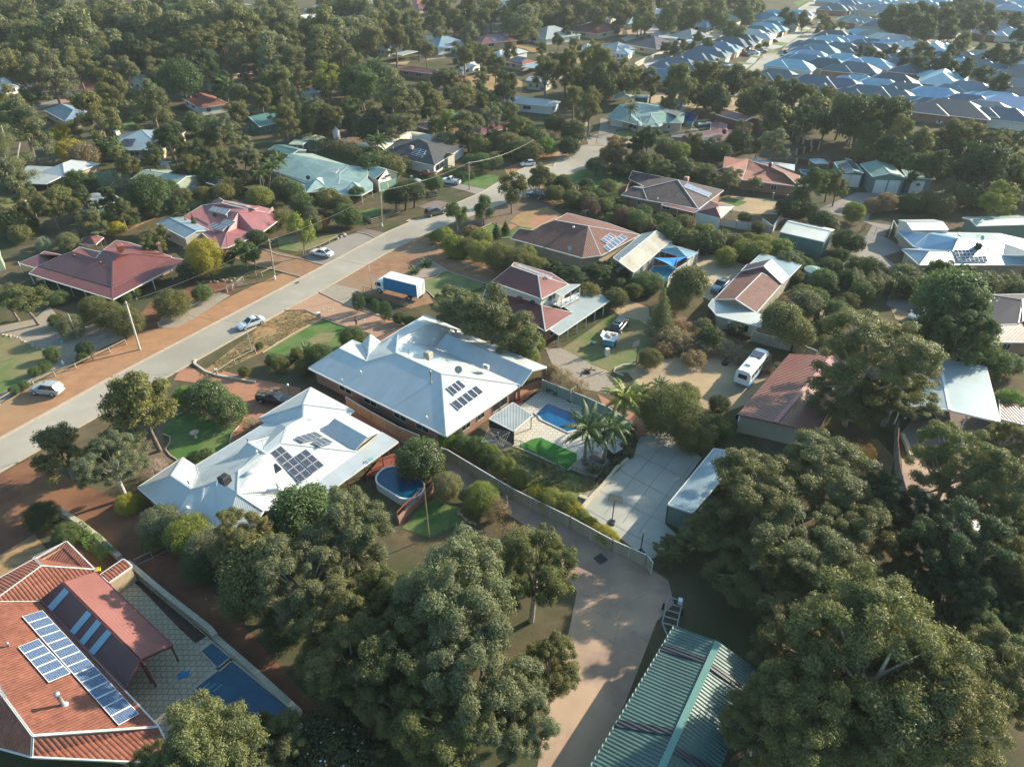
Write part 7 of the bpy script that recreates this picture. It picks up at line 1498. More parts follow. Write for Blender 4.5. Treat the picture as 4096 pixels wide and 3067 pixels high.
TL(2,0); p5_ = pole('power pole left of the cul-de-sac beside the small white car',(178,1400),(187,1210),.15,None,True); p6_ = pole('dark power pole in front of the grey green house at the head of the road',(1070,1250),(1085,1045),.16,BARKD,True); s6 = pole('steel pole between the brick drive and road bend',(325,1656),(320,1530),.06,GREYM,name='service_pole',cat='pole')
TL(0,2); s7 = pole('short steel pole rising behind the olive bush by the road',(600,560),(535,375),.08,GREYM,name='service_pole',cat='pole')
p0_ = p1_ + (p1_ - p2_) * 1.1
wire(p1_,p2_,.8,'main cable between the pale power pole and the pole beside the red driveway'); wire(p2_,p3_,.8,'main cable from the red driveway pole to the pale green house pole'); wire(p3_,p4_,.8,'main cable from the pale green house pole to the charcoal house pole'); wire(p4_,p5_,1,'main cable from the charcoal house pole to the cul-de-sac pole'); wire(p5_,p6_,.8,'main cable across the cul-de-sac turning circle'); wire(p0_,p1_,.9,'main cable leaving the photo at its left edge'); wire(p2_,s3,.5,'thin service cable crossing the road to the truck pole',.015); wire(p1_,s2,.5,'thin service cable crossing the road to the near verge pole',.015)
TL(1,2); f = G(1497,1330); tag(MB().tube([f,f + V3(0,0,8.2)],[.06,.04],8).build('flag_pole',paint('brass_pole',(.4,.34,.18),.5,0)),'very tall thin tan pole beside the oval pool','pole')
TL(2,1); fp = empty('flag_pole',G(1390,820)); tag(fp,'white flagpole with a limp blue flag beside the freeform pool','flagpole'); f = G(1390,820); MB().tube([f,f + V3(0,0,6)],.05,8).build('pole',TRIMW,fp); MB().face([f + V3(0,0,5.8),f + V3(-.25,0,5.0),f + V3(-.35,0,4.3),f + V3(0,0,4.6)]).build('flag',paint('flag_blue',(.1,.16,.4),.7,0),fp)

# ---------------------------------------------------------------- vehicles
TYRE = mat('tyre_rubber',(.015,.015,.016),None,3,.85)
def wheel(par,x,y,r,w=.22):
    n = 18; mb = MB()
    for s in (-1,1):
        mb.face([(x + r * math.cos(i * 6.283 / n),y + s * w / 2,r + r * math.sin(i * 6.283 / n)) for i in range(n)][::s])
    for i in range(n):
        a,b = i * 6.283 / n,(i + 1) * 6.283 / n; mb.face([(x + r * math.cos(a),y - w / 2,r + r * math.sin(a)),(x + r * math.cos(b),y - w / 2,r + r * math.sin(b)),(x + r * math.cos(b),y + w / 2,r + r * math.sin(b)),(x + r * math.cos(a),y + w / 2,r + r * math.sin(a))])
    o = mb.build('wheel',TYRE,par,local=True); mb = MB(); s = 1 if y > 0 else -1; yy = y + s * (w / 2 + .012); m = 12
    mb.face([(x + r * .6 * math.cos(i * 6.283 / m),yy,r + r * .6 * math.sin(i * 6.283 / m)) for i in range(m)][::-s]); mb.build('rim',GREYM if 0 else paint('rim_silver',(.42,.43,.44),.35,0),o,local=True)
def loft(par,name,secs,m,smooth=True,cap=True):
    """secs: (x, [(y,z)...]) half sections mirrored"""
    mb = MB(); R = []
    for x,yz in secs: R.append([(x,y,z) for y,z in yz] + [(x,-y,z) for y,z in yz[::-1]])
    n = len(R[0])
    for a,b in zip(R[:-1],R[1:]):
        for i in range(n): j = (i + 1) % n; mb.face([a[i],b[i],b[j],a[j]])
    if cap: mb.face(R[0]); mb.face(R[-1][::-1])
    o = mb.build(name,m,par,local=True)
    bm_fix(o.data); return o
import bmesh
def bm_fix(me):
    b = bmesh.new(); b.from_mesh(me); bmesh.ops.remove_doubles(b,verts=b.verts,dist=.0005); bmesh.ops.recalc_face_normals(b,faces=b.faces); b.to_mesh(me); b.free()
def car(label,kind,colr,rear,front,L=None,cat='car',name='parked_car',world=None,scale=1.0,detail=True):
    """kind: sedan, hatch, suv, ute. rear/front = ground sightings of the two ends"""
    if world: p,az = world
    else: a,b = G(*rear),G(*front); p = (a + b) / 2; az = math.atan2(b.y - a.y,b.x - a.x)
    r = empty(name,V3(p.x,p.y,.13),az); tag(r,label,cat); m = paint('car_%d_%d_%d' % tuple(int(c * 100) for c in colr),colr,.22,.8)
    L = L or dict(sedan=4.85,hatch=4.3,suv=4.7,ute=5.2)[kind]; h = dict(sedan=1.45,hatch=1.5,suv=1.75,ute=1.75)[kind]; W2 = .9 if kind != 'suv' else .94; bel = h * .63; X = L / 2; lo = .22
    def sec(x,w,zb,zl): return (x,[(w * .86,zb),(w,zb + .14),(w,(zb + zl) / 2),(w * .97,zl - .06),(w * .9,zl),(.001,zl + .015)])
    hood = bel - (.06 if kind != 'suv' else .02)
    S_ = [sec(-X,W2 * .8,lo + .15,bel * .82),sec(-X + .12,W2 * .93,lo,bel * .95),sec(-X + .7,W2,lo,bel),sec(0,W2,lo,bel),sec(X - 1.5,W2,lo,bel),sec(X - .7,W2 * .98,lo,hood),sec(X - .18,W2 * .9,lo,hood * .84),sec(X,W2 * .74,lo + .12,hood * .68)]
    loft(r,'body',S_,m)
    if kind == 'sedan': g = (-X + .75,-X + 1.45,X - 2.35,X - 1.45)
    elif kind == 'hatch': g = (-X + .15,-X + .65,X - 2.1,X - 1.2)
    elif kind == 'suv': g = (-X + .12,-X + .5,X - 2.2,X - 1.45)
    else: g = (-.55,-.3,X - 2.35,X - 1.55)
    wt = W2 * .74; zt = h
    def gsec(x,w,z0,w1,z1): return (x,[(w,z0),(w * .5 + w1 * .5 + .02,z0 * .5 + z1 * .5),(w1,z1 - .04),(w1 * .93,z1),(.001,z1 + .02)])
    GL = [gsec(g[0],W2 * .86,bel - .02,W2 * .84,bel + .02),gsec(g[1],W2 * .9,bel - .02,wt,zt - .05),gsec((g[1] + g[2]) / 2,W2 * .91,bel - .02,wt * 1.02,zt),gsec(g[2],W2 * .9,bel - .02,wt,zt - .04),gsec(g[3],W2 * .84,bel - .02,W2 * .82,bel + .02)]
    loft(r,'window',GL,GLASS)
    RF = [(x,[(w,z),(w * .9,z + .035),(.001,z + .05)]) for x,w,z in ((g[1] - .05,wt * .96,zt - .08),((g[1] + g[2]) / 2,wt * 1.03,zt - .02),(g[2] + .05,wt * .95,zt - .075))]
    RF = [(x,q + [(.001,q[0][1] - .03),(q[0][0],q[0][1] - .03)][:0]) for x,q in RF]; loft(r,'roof',RF,m)
    if detail:
        for s in (-1,1):
            mb = MB()
            for xa,xb in ((g[1],g[0]),(g[2],g[3])): mb.beam((xa,s * (wt - .01),zt - .06),(xb,s * W2 * .85,bel),.06)
            mb.beam(((g[1] + g[2]) / 2,s * (wt * 1.0),zt - .05),((g[1] + g[2]) / 2 - .05,s * W2 * .9,bel),.05); mb.build('pillar',m,r,local=True)
            MB().box((X - .16,s * W2 * .62,hood * .62),.16,.34,.16).build('headlight',glassy('lamp_clear',(.6,.62,.62),.1),r,local=True); MB().box((-X + .05,s * W2 * .72,bel * .62),.1,.22,.26).build('taillight',glassy('lamp_red',(.3,.01,.01),.15),r,local=True)
            MB().box((g[3] - .25,s * (W2 + .08),bel),.12,.2,.14).build('mirror',m,r,local=True)
        MB().box((-X - .01,0,lo + .22),.03,.5,.12).build('number_plate',TRIMW,r,local=True)
    if kind == 'ute':
        MB().box(((-X - .6) / 2 - .05,0,bel - .01),X - .62 + .1,W2 * 1.5,.02).build('tray',DARKM,r,local=True)
    wr = .33 if kind in ('sedan','hatch') else .38
    for x in (-X + .85,X - .88):
        for s in (-1,1): wheel(r,x,s * (W2 - .1),wr)
    return r
TL(0,1); car('pale silver blue small sedan driving on the road','sedan',(.5,.56,.6),(2268,1128),(2080,1195),4.6,name='driving_car')
TL(0,2); c1 = car('silver four wheel drive parked on the orange verge at the far left','suv',(.34,.36,.36),(530,92),(315,72),4.55)
TL(1,1); car('white sports sedan parked on the gravel bay','sedan',(.72,.72,.7),(640,565),(505,540),4.9); c2 = car('dark bronze four wheel drive on the road edge','suv',(.07,.06,.055),(1500,215),(1600,190),4.9)
TL(1,0); u1 = car('white dual cab utility truck parked on the drive of the charcoal house','ute',(.62,.64,.66),(1740,1595),(1625,1580),5.2,'utility truck'); car('old red utility truck in front of the charcoal tiled house','ute',(.2,.03,.025),(1550,1535),(1425,1515),4.9,'utility truck'); car('white van nose poking out behind the dark rounded trees','hatch',(.65,.66,.66),(1385,1600),(1445,1632),4.7); car('white four wheel drive beside the maroon house behind the gums','suv',(.6,.6,.58),(2090,1100),(2165,1150),4.9)
TL(2,0); car('small white hatchback parked at the mouth of the cul-de-sac','hatch',(.68,.7,.7),(180,1430),(90,1440),4.0); car('bright blue utility truck in front of the long cream shed','ute',(.02,.16,.35),(200,770),(290,785),5,'utility truck'); car('white utility truck behind the round olive tree','ute',(.5,.5,.48),(325,995),(315,950),5,'utility truck'); car('white sedan entering the estate street from the gum belt','sedan',(.7,.7,.68),(1965,640),(1925,640)); car('silver blue four wheel drive on the first estate driveway','suv',(.35,.4,.45),(1815,570),(1885,590),4.8)
car('white van on an estate driveway beside the black utility truck','suv',(.68,.68,.66),(2060,465),(2115,470),5.3,'van'); car('black utility truck beside the white van in the estate','ute',(.02,.02,.022),(2130,450),(2180,455)); car('dark car at the corner of the estate street among low shrubs','sedan',(.03,.035,.045),(2000,475),(2030,480))
TL(2,1); car('metallic blue sedan utility parked beside the mixed roof house','ute',(.10,.2,.27),(1840,800),(1740,885),5.1,'utility truck'); b1 = car('dark green station wagon four wheel drive with a rooftop panel on the lawn','suv',(.035,.045,.04),(880,1245),(975,1130),4.95); car('dark blue car half hidden behind the bushes near the road bend','suv',(.03,.06,.09),(270,75),(140,40),4.7)
p = b1.location; MB().box((-.7,0,1.83),1.1,1.0,.05).build('roof_panel',SOLAR,b1,local=True); MB().box((-.2,0,1.8),2.4,1.15,.03).build('roof_rack',DARKM,b1,local=True)
TL(1,2); u2 = car('black dual cab utility with roof racks on the brick drive beside the near white roof','ute',(.025,.025,.02),(75,150),(270,185),5.3,'utility truck'); 
mb = MB()
for y in (-.6,.6): mb.beam((-2.2,y,1.8),(1.2,y,1.85),.05); mb.beam((-2.2,y,1.05),(-2.2,y,1.8),.05); mb.beam((-.9,y,1.05),(-.9,y,1.8),.05)
mb.beam((-2.2,-.6,1.8),(-2.2,.6,1.8),.05); mb.beam((-.9,-.6,1.8),(-.9,.6,1.8),.05); mb.build('ladder_rack',DARKM,u2,local=True); MB().box((-1.75,0,1.08),1.4,1.5,.28).build('canopy',paint('canvas_olive',(.08,.08,.06),.8,0),u2,local=True)
TL(3,2); car('dark teal classic car nose under the open carport','sedan',(.02,.08,.09),(1200,290),(1340,310),4.8)
TL(3,1); car('white car partly hidden behind the big dense tree','hatch',(.65,.65,.62),(1300,1080),(1265,1100),4.1)
TL(0,1); car('dark blue car tucked behind the clipped trees at the green sheet fence','sedan',(.04,.06,.1),(1940,50),(1860,20),4.6)
W(2900,150,2.115)
for q,l in (((545,90,565,72,'w'),'white hatchback driving up the estate street'),((390,48,430,45,'k'),'dark sedan on an estate driveway above the hedge dotted lawn'),((505,165,550,140,'k'),'first of the dark cars at the estate street corner'),((480,185,515,180,'k'),'second of the dark cars at the estate street corner'),((500,145,545,135,'k'),'third of the dark cars at the estate street corner'),((840,120,870,118,'b'),'blue car between two estate houses'),((170,155,190,160,'k'),'dark car behind the white van in the estate')):
    car(l,'hatch' if q[4] == 'w' else 'suv',dict(w=(.7,.7,.7),k=(.03,.035,.04),b=(.1,.25,.4))[q[4]],q[:2],q[2:4],4.4,detail=False)
W(3450,150,1.963)
for q,l in (((750,300,800,315,'s'),'silver car on the driveway beside the curved estate street'),((945,350,995,350,'g'),'grey car parked on the curved estate street'),((730,418,795,420,'s'),'silver estate car beside the small corner lawn'),((1030,410,1110,418,'k'),'dark car beside the clumped shrubs at the estate street'),((55,320,90,318,'t'),'teal sedan in front of an estate garage'),((200,355,240,362,'s'),'silver car hidden between two estate roofs')):
    car(l,'hatch',dict(s=(.5,.52,.53),g=(.1,.12,.14),k=(.03,.035,.04),t=(.03,.2,.22))[q[4]],q[:2],q[2:4],4.4,detail=False)
W(3200,0,1.42)
for q,l in (((75,205,95,200,'w'),'white car at the bend of the estate street'),((5,140,30,136,'w'),'white car in front of the two storey estate house'),((45,140,75,146,'k'),'black car beside the caravan at the end of the estate street'),((240,152,275,155,'w'),'white van beside the estate bushes'),((60,12,90,8,'w'),'white truck at the curve of the farthest road'),((985,172,1020,176,'k'),'dark car in the pale car park of the estate'),((985,185,1010,190,'s'),'silver car in the pale car park of the estate'),((745,206,780,208,'w'),'white car beside the estate bush belt'),((640,95,655,93,'k'),'dark car at the far estate road end')):
    car(l,'hatch',dict(s=(.5,.52,.53),w=(.7,.7,.7),k=(.03,.035,.04))[q[4]],q[:2],q[2:4],4.4,detail=False)
TL(1,0)
for q,l in (((850,20,885,18),'white car in front of the red brown house at the top'),((945,12,965,20),'white car beside the curved far road'),((855,90,890,92),'white car on the grass beside the curved far road'),((425,105,440,98),'white truck in the bare yard near the top'),((1300,95,1330,100),'white car beside the second far red roof')):
    car(l,'hatch',(.65,.66,.68),q[:2],q[2:4],4.4,detail=False)
TL(2,0); car('white utility truck in the bare yard right of the golden trees','ute',(.6,.6,.58),(1300,165),(1255,160),detail=False)
# caravan in the estate
TL(3,0); cv = empty('caravan',G(465,238),.2); tag(cv,'white caravan parked at the far end of the estate street','caravan'); MB().box((0,0,.5),6,2.4,2.1,0,.95).build('body',TRIMW,cv,local=True); MB().box((0,-1.2,1.5),4,.05,.5).build('window',GLASS,cv,local=True); [wheel(cv,0,s * 1.05,.35) for s in (-1,1)]
# box truck
TL(1,1)
def frame(rear,front): a,b = G(*rear),G(*front); return (a + b) / 2,math.atan2(b.y - a.y,b.x - a.x)
p,az = frame((1415,935),(1085,850)); r = empty('box_truck',V3(p.x,p.y,.03),az); tag(r,'curtain sided truck with bright blue sides and a white cab in the front yard','truck')
BC = mat('truck_curtain_blue',(.02,.17,.34),(.015,.14,.29),1.5,.6); WP = paint('truck_white',(.72,.73,.74),.3,.3)
MB().box((-1.0,0,1.1),7.0,2.45,2.35).build('cargo_box',BC,r,local=True); MB().box((-1.0,0,3.45),7.1,2.52,.12).build('cargo_roof',WP,r,local=True); MB().box((-4.53,0,1.05),.08,2.5,2.5).build('rear_door',WP,r,local=True)
mb = MB(); [mb.beam((-4.59,y,1.1),(-4.59,y,3.4),.05) for y in (-.9,-.5,.5,.9)]; mb.build('door_bars',GREYM,r,local=True)
loft(r,'cab',[(2.75,[(1.1,.5),(1.15,1.4),(1.12,2.5),(.9,2.6),(.001,2.62)]),(4.0,[(1.1,.5),(1.15,1.4),(1.1,2.3),(.9,2.5),(.001,2.52)]),(4.45,[(1.08,.5),(1.12,1.35),(1.0,1.9),(.85,2.1),(.001,2.12)]),(4.6,[(1.0,.55),(1.05,1.25),(.95,1.4),(.85,1.42),(.001,1.43)])],WP)
MB().face([(4.63,-.95,1.42),(4.63,.95,1.42),(4.42,.9,2.12),(4.42,-.9,2.12)]).build('windscreen',GLASS,r,local=True)
for s in (-1,1): MB().box((3.7,s * 1.14,1.45),.8,.04,.65).build('side_window',GLASS,r,local=True); MB().box((4.55,s * .8,.8),.12,.3,.2).build('headlight',glassy('lamp_clear',(.6,.62,.62)),r,local=True); MB().box((-4.6,s * 1.0,.9),.05,.2,.15).build('taillight',glassy('lamp_orange',(.5,.15,.01)),r,local=True); MB().box((4.2,s * 1.35,1.6),.1,.2,.5).build('mirror',DARKM,r,local=True)
MB().box((-1.0,0,.65),7.2,.9,.35).build('chassis',DARKM,r,local=True)
for x in (3.7,-2.6): [wheel(r,x,s * 1.0,.48,.3) for s in (-1,1)]
# bus / caravan on the dry block
TL(2,1)
p,az = frame((1985,1670),(2125,1500)); r = empty('white_bus',V3(p.x,p.y,.03),az); tag(r,'white camper bus with blue skirt and four roof panels on the dry sandy block','bus')
loft(r,'body',[(-3.9,[(1.1,.55),(1.15,1.2),(1.1,2.4),(.85,2.75),(.001,2.85)]),(3.4,[(1.1,.55),(1.15,1.2),(1.1,2.4),(.85,2.75),(.001,2.85)]),(3.9,[(1.0,.6),(1.1,1.2),(1.0,2.2),(.8,2.5),(.001,2.6)])],WP)
MB().box((0,0,.45),7.75,2.34,.42).build('skirt',paint('skirt_blue',(.03,.2,.45),.4,0),r,local=True)
for i in range(5): [MB().box((-2.7 + i * 1.35,s * 1.135,1.45),.95,.06,.7).build('side_window',GLASS,r,local=True) for s in (-1,1)]
MB().box((-3.93,0,1.5),.04,1.3,.7).build('rear_window',GLASS,r,local=True)
for i in range(2): [MB().box((1.0 + i * .95,s * .42,2.88),.9,.78,.05).build('solar_panel',SOLAR,r,local=True) for s in (-1,1)]
MB().box((-1.8,0,2.84),.8,.7,.22).build('roof_unit',WP,r,local=True)
for x in (-2.4,2.5): [wheel(r,x,s * 1.0,.42,.25) for s in (-1,1)]
# camper trailer
p,az = frame((820,1370),(865,1270)); r = empty('camper_trailer',V3(p.x,p.y,.03),az); tag(r,'open blue and white camper trailer with lifted lids behind the dark wagon','trailer')
BL = paint('trailer_blue',(.05,.25,.4),.4,0); MB().box((0,0,.5),2.6,1.8,.95).build('body',BL,r,local=True); MB().box((0,0,1.45),2.7,1.9,.1).build('lid',WP,r,local=True)
for s in (-1,1): MB().face([(-.9,s * .95,1.5),(.9,s * .95,1.5),(.9,s * 1.4,1.9),(-.9,s * 1.4,1.9)]).build('side_flap',WP,r,local=True); wheel(r,0,s * .95,.36)
rr = random.Random(3); [MB().box((rr.uniform(-1,1),rr.uniform(-.7,.7),1.55),rr.uniform(.2,.5),rr.uniform(.2,.4),rr.uniform(.1,.3),rr.uniform(0,3)).build('camping_gear',rr.choice([WOOD,DARKM,BRICKR,TRIM]),r,local=True) for _ in range(12)]
mb = MB(); mb.beam((1.3,.6,.5),(2.4,0,.5),.08); mb.beam((1.3,-.6,.5),(2.4,0,.5),.08); mb.build('drawbar',DARKM,r,local=True)
# boats
def boat(label,at,az,L=5.2,col=(.6,.62,.64)):
    r = empty('boat',G(*at),az); tag(r,label,'boat'); m = paint('boat_%d' % (col[0] * 100),col,.3,.3)
    loft(r,'hull',[(-L / 2,[(.9,1.1),(.95,.8),(.5,.45),(.001,.4)]),(0,[(1.05,1.15),(1.0,.8),(.5,.4),(.001,.35)]),(L * .35,[(.7,1.25),(.6,.85),(.25,.55),(.001,.5)]),(L / 2,[(.06,1.35),(.05,1.0),(.02,.8),(.001,.75)])],m)
    MB().face([(.6,-.7,1.15),(.6,.7,1.15),(.1,.6,1.7),(.1,-.6,1.7)]).build('windscreen',GLASS,r,local=True); MB().box((-L / 2 - .2,0,.7),.35,.4,.9).build('outboard_motor',DARKM,r,local=True)
    mb = MB(); mb.beam((-L / 2,-.6,.35),(L / 2 + .8,0,.4),.08); mb.beam((-L / 2,.6,.35),(L / 2 + .8,0,.4),.08); mb.build('trailer_frame',GREYM,r,local=True); [wheel(r,-.5,s * .95,.28,.18) for s in (-1,1)]
TL(0,0); boat('white and navy motor boat under the pale green gabled shed',(1640,1640),-.5)
TL(2,0); boat('pale blue boat on a trailer beside the large maroon shed',(1655,1095),.3,4.6,(.4,.52,.56)); TL(2,2); boat('white runabout tucked beside the red corrugated shed',(2110,385),-.4,5.0)
W(3450,150,1.963); boat('white boat in the back yard of the dark roofed estate house beside the trees',(600,675),1.0,5); W(3300,350,1.594); boat('pale boat trailer in the brown yard beside the three green sheds',(700,710),.1,5,(.4,.44,.44))
# small blue tractor-like buggy
o = empty('beach_buggy',G(680,690),.3); tag(o,'small blue open buggy in front of the green sheds','buggy'); MB().box((0,0,.35),2.6,1.1,.4,0,.8).build('body',paint('buggy_blue',(.02,.14,.3),.3,.3),o,local=True); [wheel(o,x,s * .7,.35) for x in (-.9,.9) for s in (-1,1)]
mb = MB(); [mb.beam((-.5,s * .45,.7),(0,s * .4,1.4),.05) for s in (-1,1)]; mb.beam((0,-.4,1.4),(0,.4,1.4),.05); mb.build('roll_bar',DARKM,o,local=True)
# box trailer frames by the pink driveway
TL(2,3); o = empty('trailer',G(1380,340),1.2); tag(o,'bare galvanised trailer frame beside the dark green shed','trailer')
mb = MB(); [mb.beam((-1.6,y,.5),(1.6,y,.5),.1) for y in (-.7,.7)]; [mb.beam((x,-.7,.5),(x,.7,.5),.1) for x in (-1.6,-.8,0,.8,1.6)]; mb.beam((-1.6,.7,.5),(-2.8,0,.5),.1); mb.beam((-1.6,-.7,.5),(-2.8,0,.5),.1); mb.build('frame',GREYM,o,local=True); [wheel(o,.4,s * .95,.32,.2) for s in (-1,1)]; MB().box((1.2,-.5,.6),.5,.4,.5).build('toolbox',WP,o,local=True)
# ---------------------------------------------------------------- people
SKIN = mat('skin',(.42,.27,.2),None,3,.6); HAIR = mat('hair_dark',(.03,.02,.015),None,3,.7)
def person(label,foot,az,shirt,pants,hat=None,pose='walk',hairc=None):
    """one continuous skinned body; clothing as offset shells"""
    f = G(*foot); r = empty('person',V3(f.x,f.y,.09),az); tag(r,label,'person')
    st = .16 if pose == 'walk' else .05; fw = .25 if pose != 'walk' else .04
    J = dict(pel=(0,0,.95),che=(fw * .5,0,1.3),nec=(fw * .8,0,1.47),hed=(fw + .02,0,1.62),top=(fw + .03,0,1.74),sl=(fw * .7,.18,1.42),sr=(fw * .7,-.18,1.42),el=(fw + .05,.25,1.15),er=(fw + .02,-.25,1.14),hl=(fw + .22,.22,.98),hr=(fw + .14,-.24,.92),ll=(.0,.1,.9),lr=(0,-.1,.9),kl=(st,.11,.5),kr=(-st * .4,-.11,.5),al=(st * .9,.11,.08),ar=(-st * 1.4,-.11,.1),tl=(st + .16,.12,.03),tr=(-st * 1.2 + .14,-.12,.03))
    E_ = [('pel','che'),('che','nec'),('nec','hed'),('hed','top'),('che','sl'),('che','sr'),('sl','el'),('sr','er'),('el','hl'),('er','hr'),('pel','ll'),('pel','lr'),('ll','kl'),('lr','kr'),('kl','al'),('kr','ar'),('al','tl'),('ar','tr')]
    R = dict(pel=.15,che=.16,nec=.055,hed=.095,top=.07,sl=.075,sr=.075,el=.045,er=.045,hl=.032,hr=.032,ll=.095,lr=.095,kl=.06,kr=.06,al=.042,ar=.042,tl=.035,tr=.035)
    def skinmesh(name,keys,grow,m,extra=()):
        ks = list(keys); me = bpy.data.meshes.new(name); V = [J[k] for k in ks]; Ee = [(ks.index(a),ks.index(b)) for a,b in E_ if a in ks and b in ks]
        me.from_pydata(V,Ee,[]); o = bpy.data.objects.new(name,me); S.collection.objects.link(o); md = o.modifiers.new('s','SKIN'); sv = me.skin_vertices[0].data if me.skin_vertices else None
        if sv is None:
            bm = bmesh.new(); bm.from_mesh(me); bm.verts.layers.skin.verify(); bm.to_mesh(me); bm.free(); sv = me.skin_vertices[0].data
        for i,k in enumerate(ks): sv[i].radius = (R[k] + grow,R[k] + grow); sv[i].use_root = (k in ('pel','che') and i == 0)
        o.modifiers.new('d','SUBSURF').levels = 1; o.modifiers['d'].render_levels = 2; o.data.materials.append(m); o.parent = r; return o
    skinmesh('body',['pel'] + [k for k in J if k != 'pel'],0,SKIN)
    skinmesh('shirt',['che','pel','sl','sr','el','er'],.022,shirt); skinmesh('trousers',['pel','ll','lr','kl','kr','al','ar'],.022,pants)
    h = MB(); c = J['hed']; n = 10
    for k in range(5):
        t0,t1 = k / 5 * 1.7,(k + 1) / 5 * 1.7
        for i in range(n):
            a,b = i * 6.283 / n,(i + 1) * 6.283 / n; q = lambda t,u: (c[0] - .015 + .115 * math.sin(t) * math.cos(u),c[1] + .105 * math.sin(t) * math.sin(u),c[2] + .02 + .125 * math.cos(t)); h.face([q(t0,a),q(t1,a),q(t1,b),q(t0,b)])
    h.build('hair',hat or HAIR,r,True,local=True)
    for s in (-1,1): MB().box((c[0] + .098,s * .035,c[2] + .0),.012,.022,.012).build('eye',DARKM,r,local=True)
    MB().box((c[0] + .1,0,c[2] - .035),.03,.025,.04,0,.5).build('nose',SKIN,r,local=True)
    # hands: palm, four fingers and a thumb
    for s,k,e in ((1,'hl','el'),(-1,'hr','er')):
        p = Vector(J[k]); d = (p - Vector(J[e])).normalized(); sd_ = d.cross(V3(0,0,1)).normalized(); mb = MB(); mb.tube([p,p + d * .07],[.03,.035],8)
        for i in range(4): b = p + d * .065 + sd_ * (i - 1.5) * .019; mb.tube([b,b + d * (.04 - abs(i - 1.5) * .004),b + d * .062 + V3(0,0,-.02)],[.009,.008,.006],6)
        mb.tube([p + d * .02 + sd_ * .03,p + d * .055 + sd_ * .055],[.01,.008],6); mb.build('hand',SKIN,r,True,local=True)
    return r
TL(1,1); person('person in grey jacket and dark trousers walking on the brick driveway',(870,1158),-2.4,mat('cloth_grey',(.16,.17,.19),None,4,.9),mat('cloth_black',(.02,.02,.024),None,4,.9))
W(600,720,2.115); person('person in a white shirt under the small round trees behind the pink roof',(320,262),-1.8,mat('cloth_white',(.6,.62,.64),None,4,.9),mat('cloth_black',(.02,.02,.024)),pose='bend')
W(1200,1200,2.208); person('person in dark clothes and white cap by the rotary clothes line',(1752,1262),1.9,mat('cloth_black',(.02,.02,.024)),mat('cloth_black',(.02,.02,.024)),mat('cloth_white',(.6,.62,.64)))
TL(2,1); person('person in black standing beside the yellow bin near the road bend',(292,75),0,mat('cloth_black',(.02,.02,.024)),mat('cloth_black',(.02,.02,.024)))
# ---------------------------------------------------------------- yard things
W(1200,1200,2.208)
f = G(1733,1342); r = empty('clothes_line',f); tag(r,'rotary clothes line on the paving behind the big white house','clothes line'); t = f + V3(0,0,2.3); MB().tube([f,t],.045,8).build('mast',GREYM,r)
mb = MB(); arms = [t + V3(math.cos(a) * 2.1,math.sin(a) * 2.1,.25) for a in (.5,2.07,3.64,5.2)]
for a in arms: MB().beam(t - V3(0,0,.2),a,.035).build('arm',GREYM,r)
for k in (.35,.55,.75,.95):
    for i in range(4): mb.beam(lerp(t,arms[i],k),lerp(t,arms[(i + 1) % 4],k),.012)
mb.build('line',TRIM,r)
def hoop(label,foot,az,hgt=3.0,board=True,col=None):
    f = G(*foot); r = empty('basketball_hoop',f,az); tag(r,label,'basketball hoop'); MB().tube([(0,0,0),(0,0,hgt)],.06,8).build('pole',DARKM,r,local=True); MB().box((0,0,0),.9,.7,.2,0,.8).build('base',DARKM,r,local=True)
    if board:
        MB().beam((0,0,hgt - .2),(.5,0,hgt),.06).build('arm',DARKM,r,local=True); o = MB().box((.55,0,hgt - .3),.04,1.5,.95).build('backboard',col or glassy('board_tan',(.4,.37,.3),.3),r,local=True)
        mb = MB(); B_ = [(.58,-.75,hgt - .3),(.58,.75,hgt - .3),(.58,.75,hgt + .65),(.58,-.75,hgt + .65)]; [mb.beam(B_[i],B_[(i + 1) % 4],.06) for i in range(4)]; q = [(.585,-.3,hgt - .15),(.585,.3,hgt - .15),(.585,.3,hgt + .25),(.585,-.3,hgt + .25)]; [mb.beam(q[i],q[(i + 1) % 4],.04) for i in range(4)]; mb.build('board_frame',DARKM,r,local=True)
    x0 = .85 if board else .3; n = 16; P = [(x0 + .23 * math.cos(i * 6.283 / n),.23 * math.sin(i * 6.283 / n),hgt) for i in range(n + 1)]; MB().tube(P,.015,5,False).build('ring',paint('ring_orange',(.4,.12,.03),.4,0),r,local=True)
TL(2,2); hoop('basketball hoop with clear tan backboard on the concrete yard',(862,1200),1.2); hoop('netball hoop pole without backboard on the concrete yard',(1108,1455),.6,2.9,False)
TL(2,1); hoop('basketball hoop with dark pole on the lawn below the camper trailer',(1072,1480),2.2,3.0,True,glassy('board_grey',(.16,.17,.17),.3))
TL(2,2); hoop('leaning basketball hoop beside the grey green fence of the pool yard',(500,150),-.8,2.2)
TL(0,2); f = G(1692,466); r = empty('bird_bath',f); tag(r,'white stone bird bath on the green lawn','bird bath'); MB().lathe(f,[(.2,0),(.2,.08),(.09,.16),(.08,.6),(.14,.7),(.17,.74)],16).build('pedestal',TRIM,r,True); MB().lathe(f,[(.15,.72),(.5,.82),(.56,.9),(.5,.92),(.4,.84),(.01,.82)],24).build('basin',mat('stone_tan',(.5,.38,.26),(.42,.32,.22),3,.8),r,True)
TL(1,1); f = G(548,1092); r = empty('brick_letterbox',f); tag(r,'cream brick letterbox pillar at the corner of the brick driveway','letterbox'); MB().box(f,.5,.5,1.0,.5).build('pillar',BRICKC,r); MB().box(f + V3(0,0,1.0),.62,.62,.1,.5).build('cap',TRIM,r); MB().box(f + V3(-.15,-.2,.65),.2,.2,.12,.5).build('slot',DARKM,r)
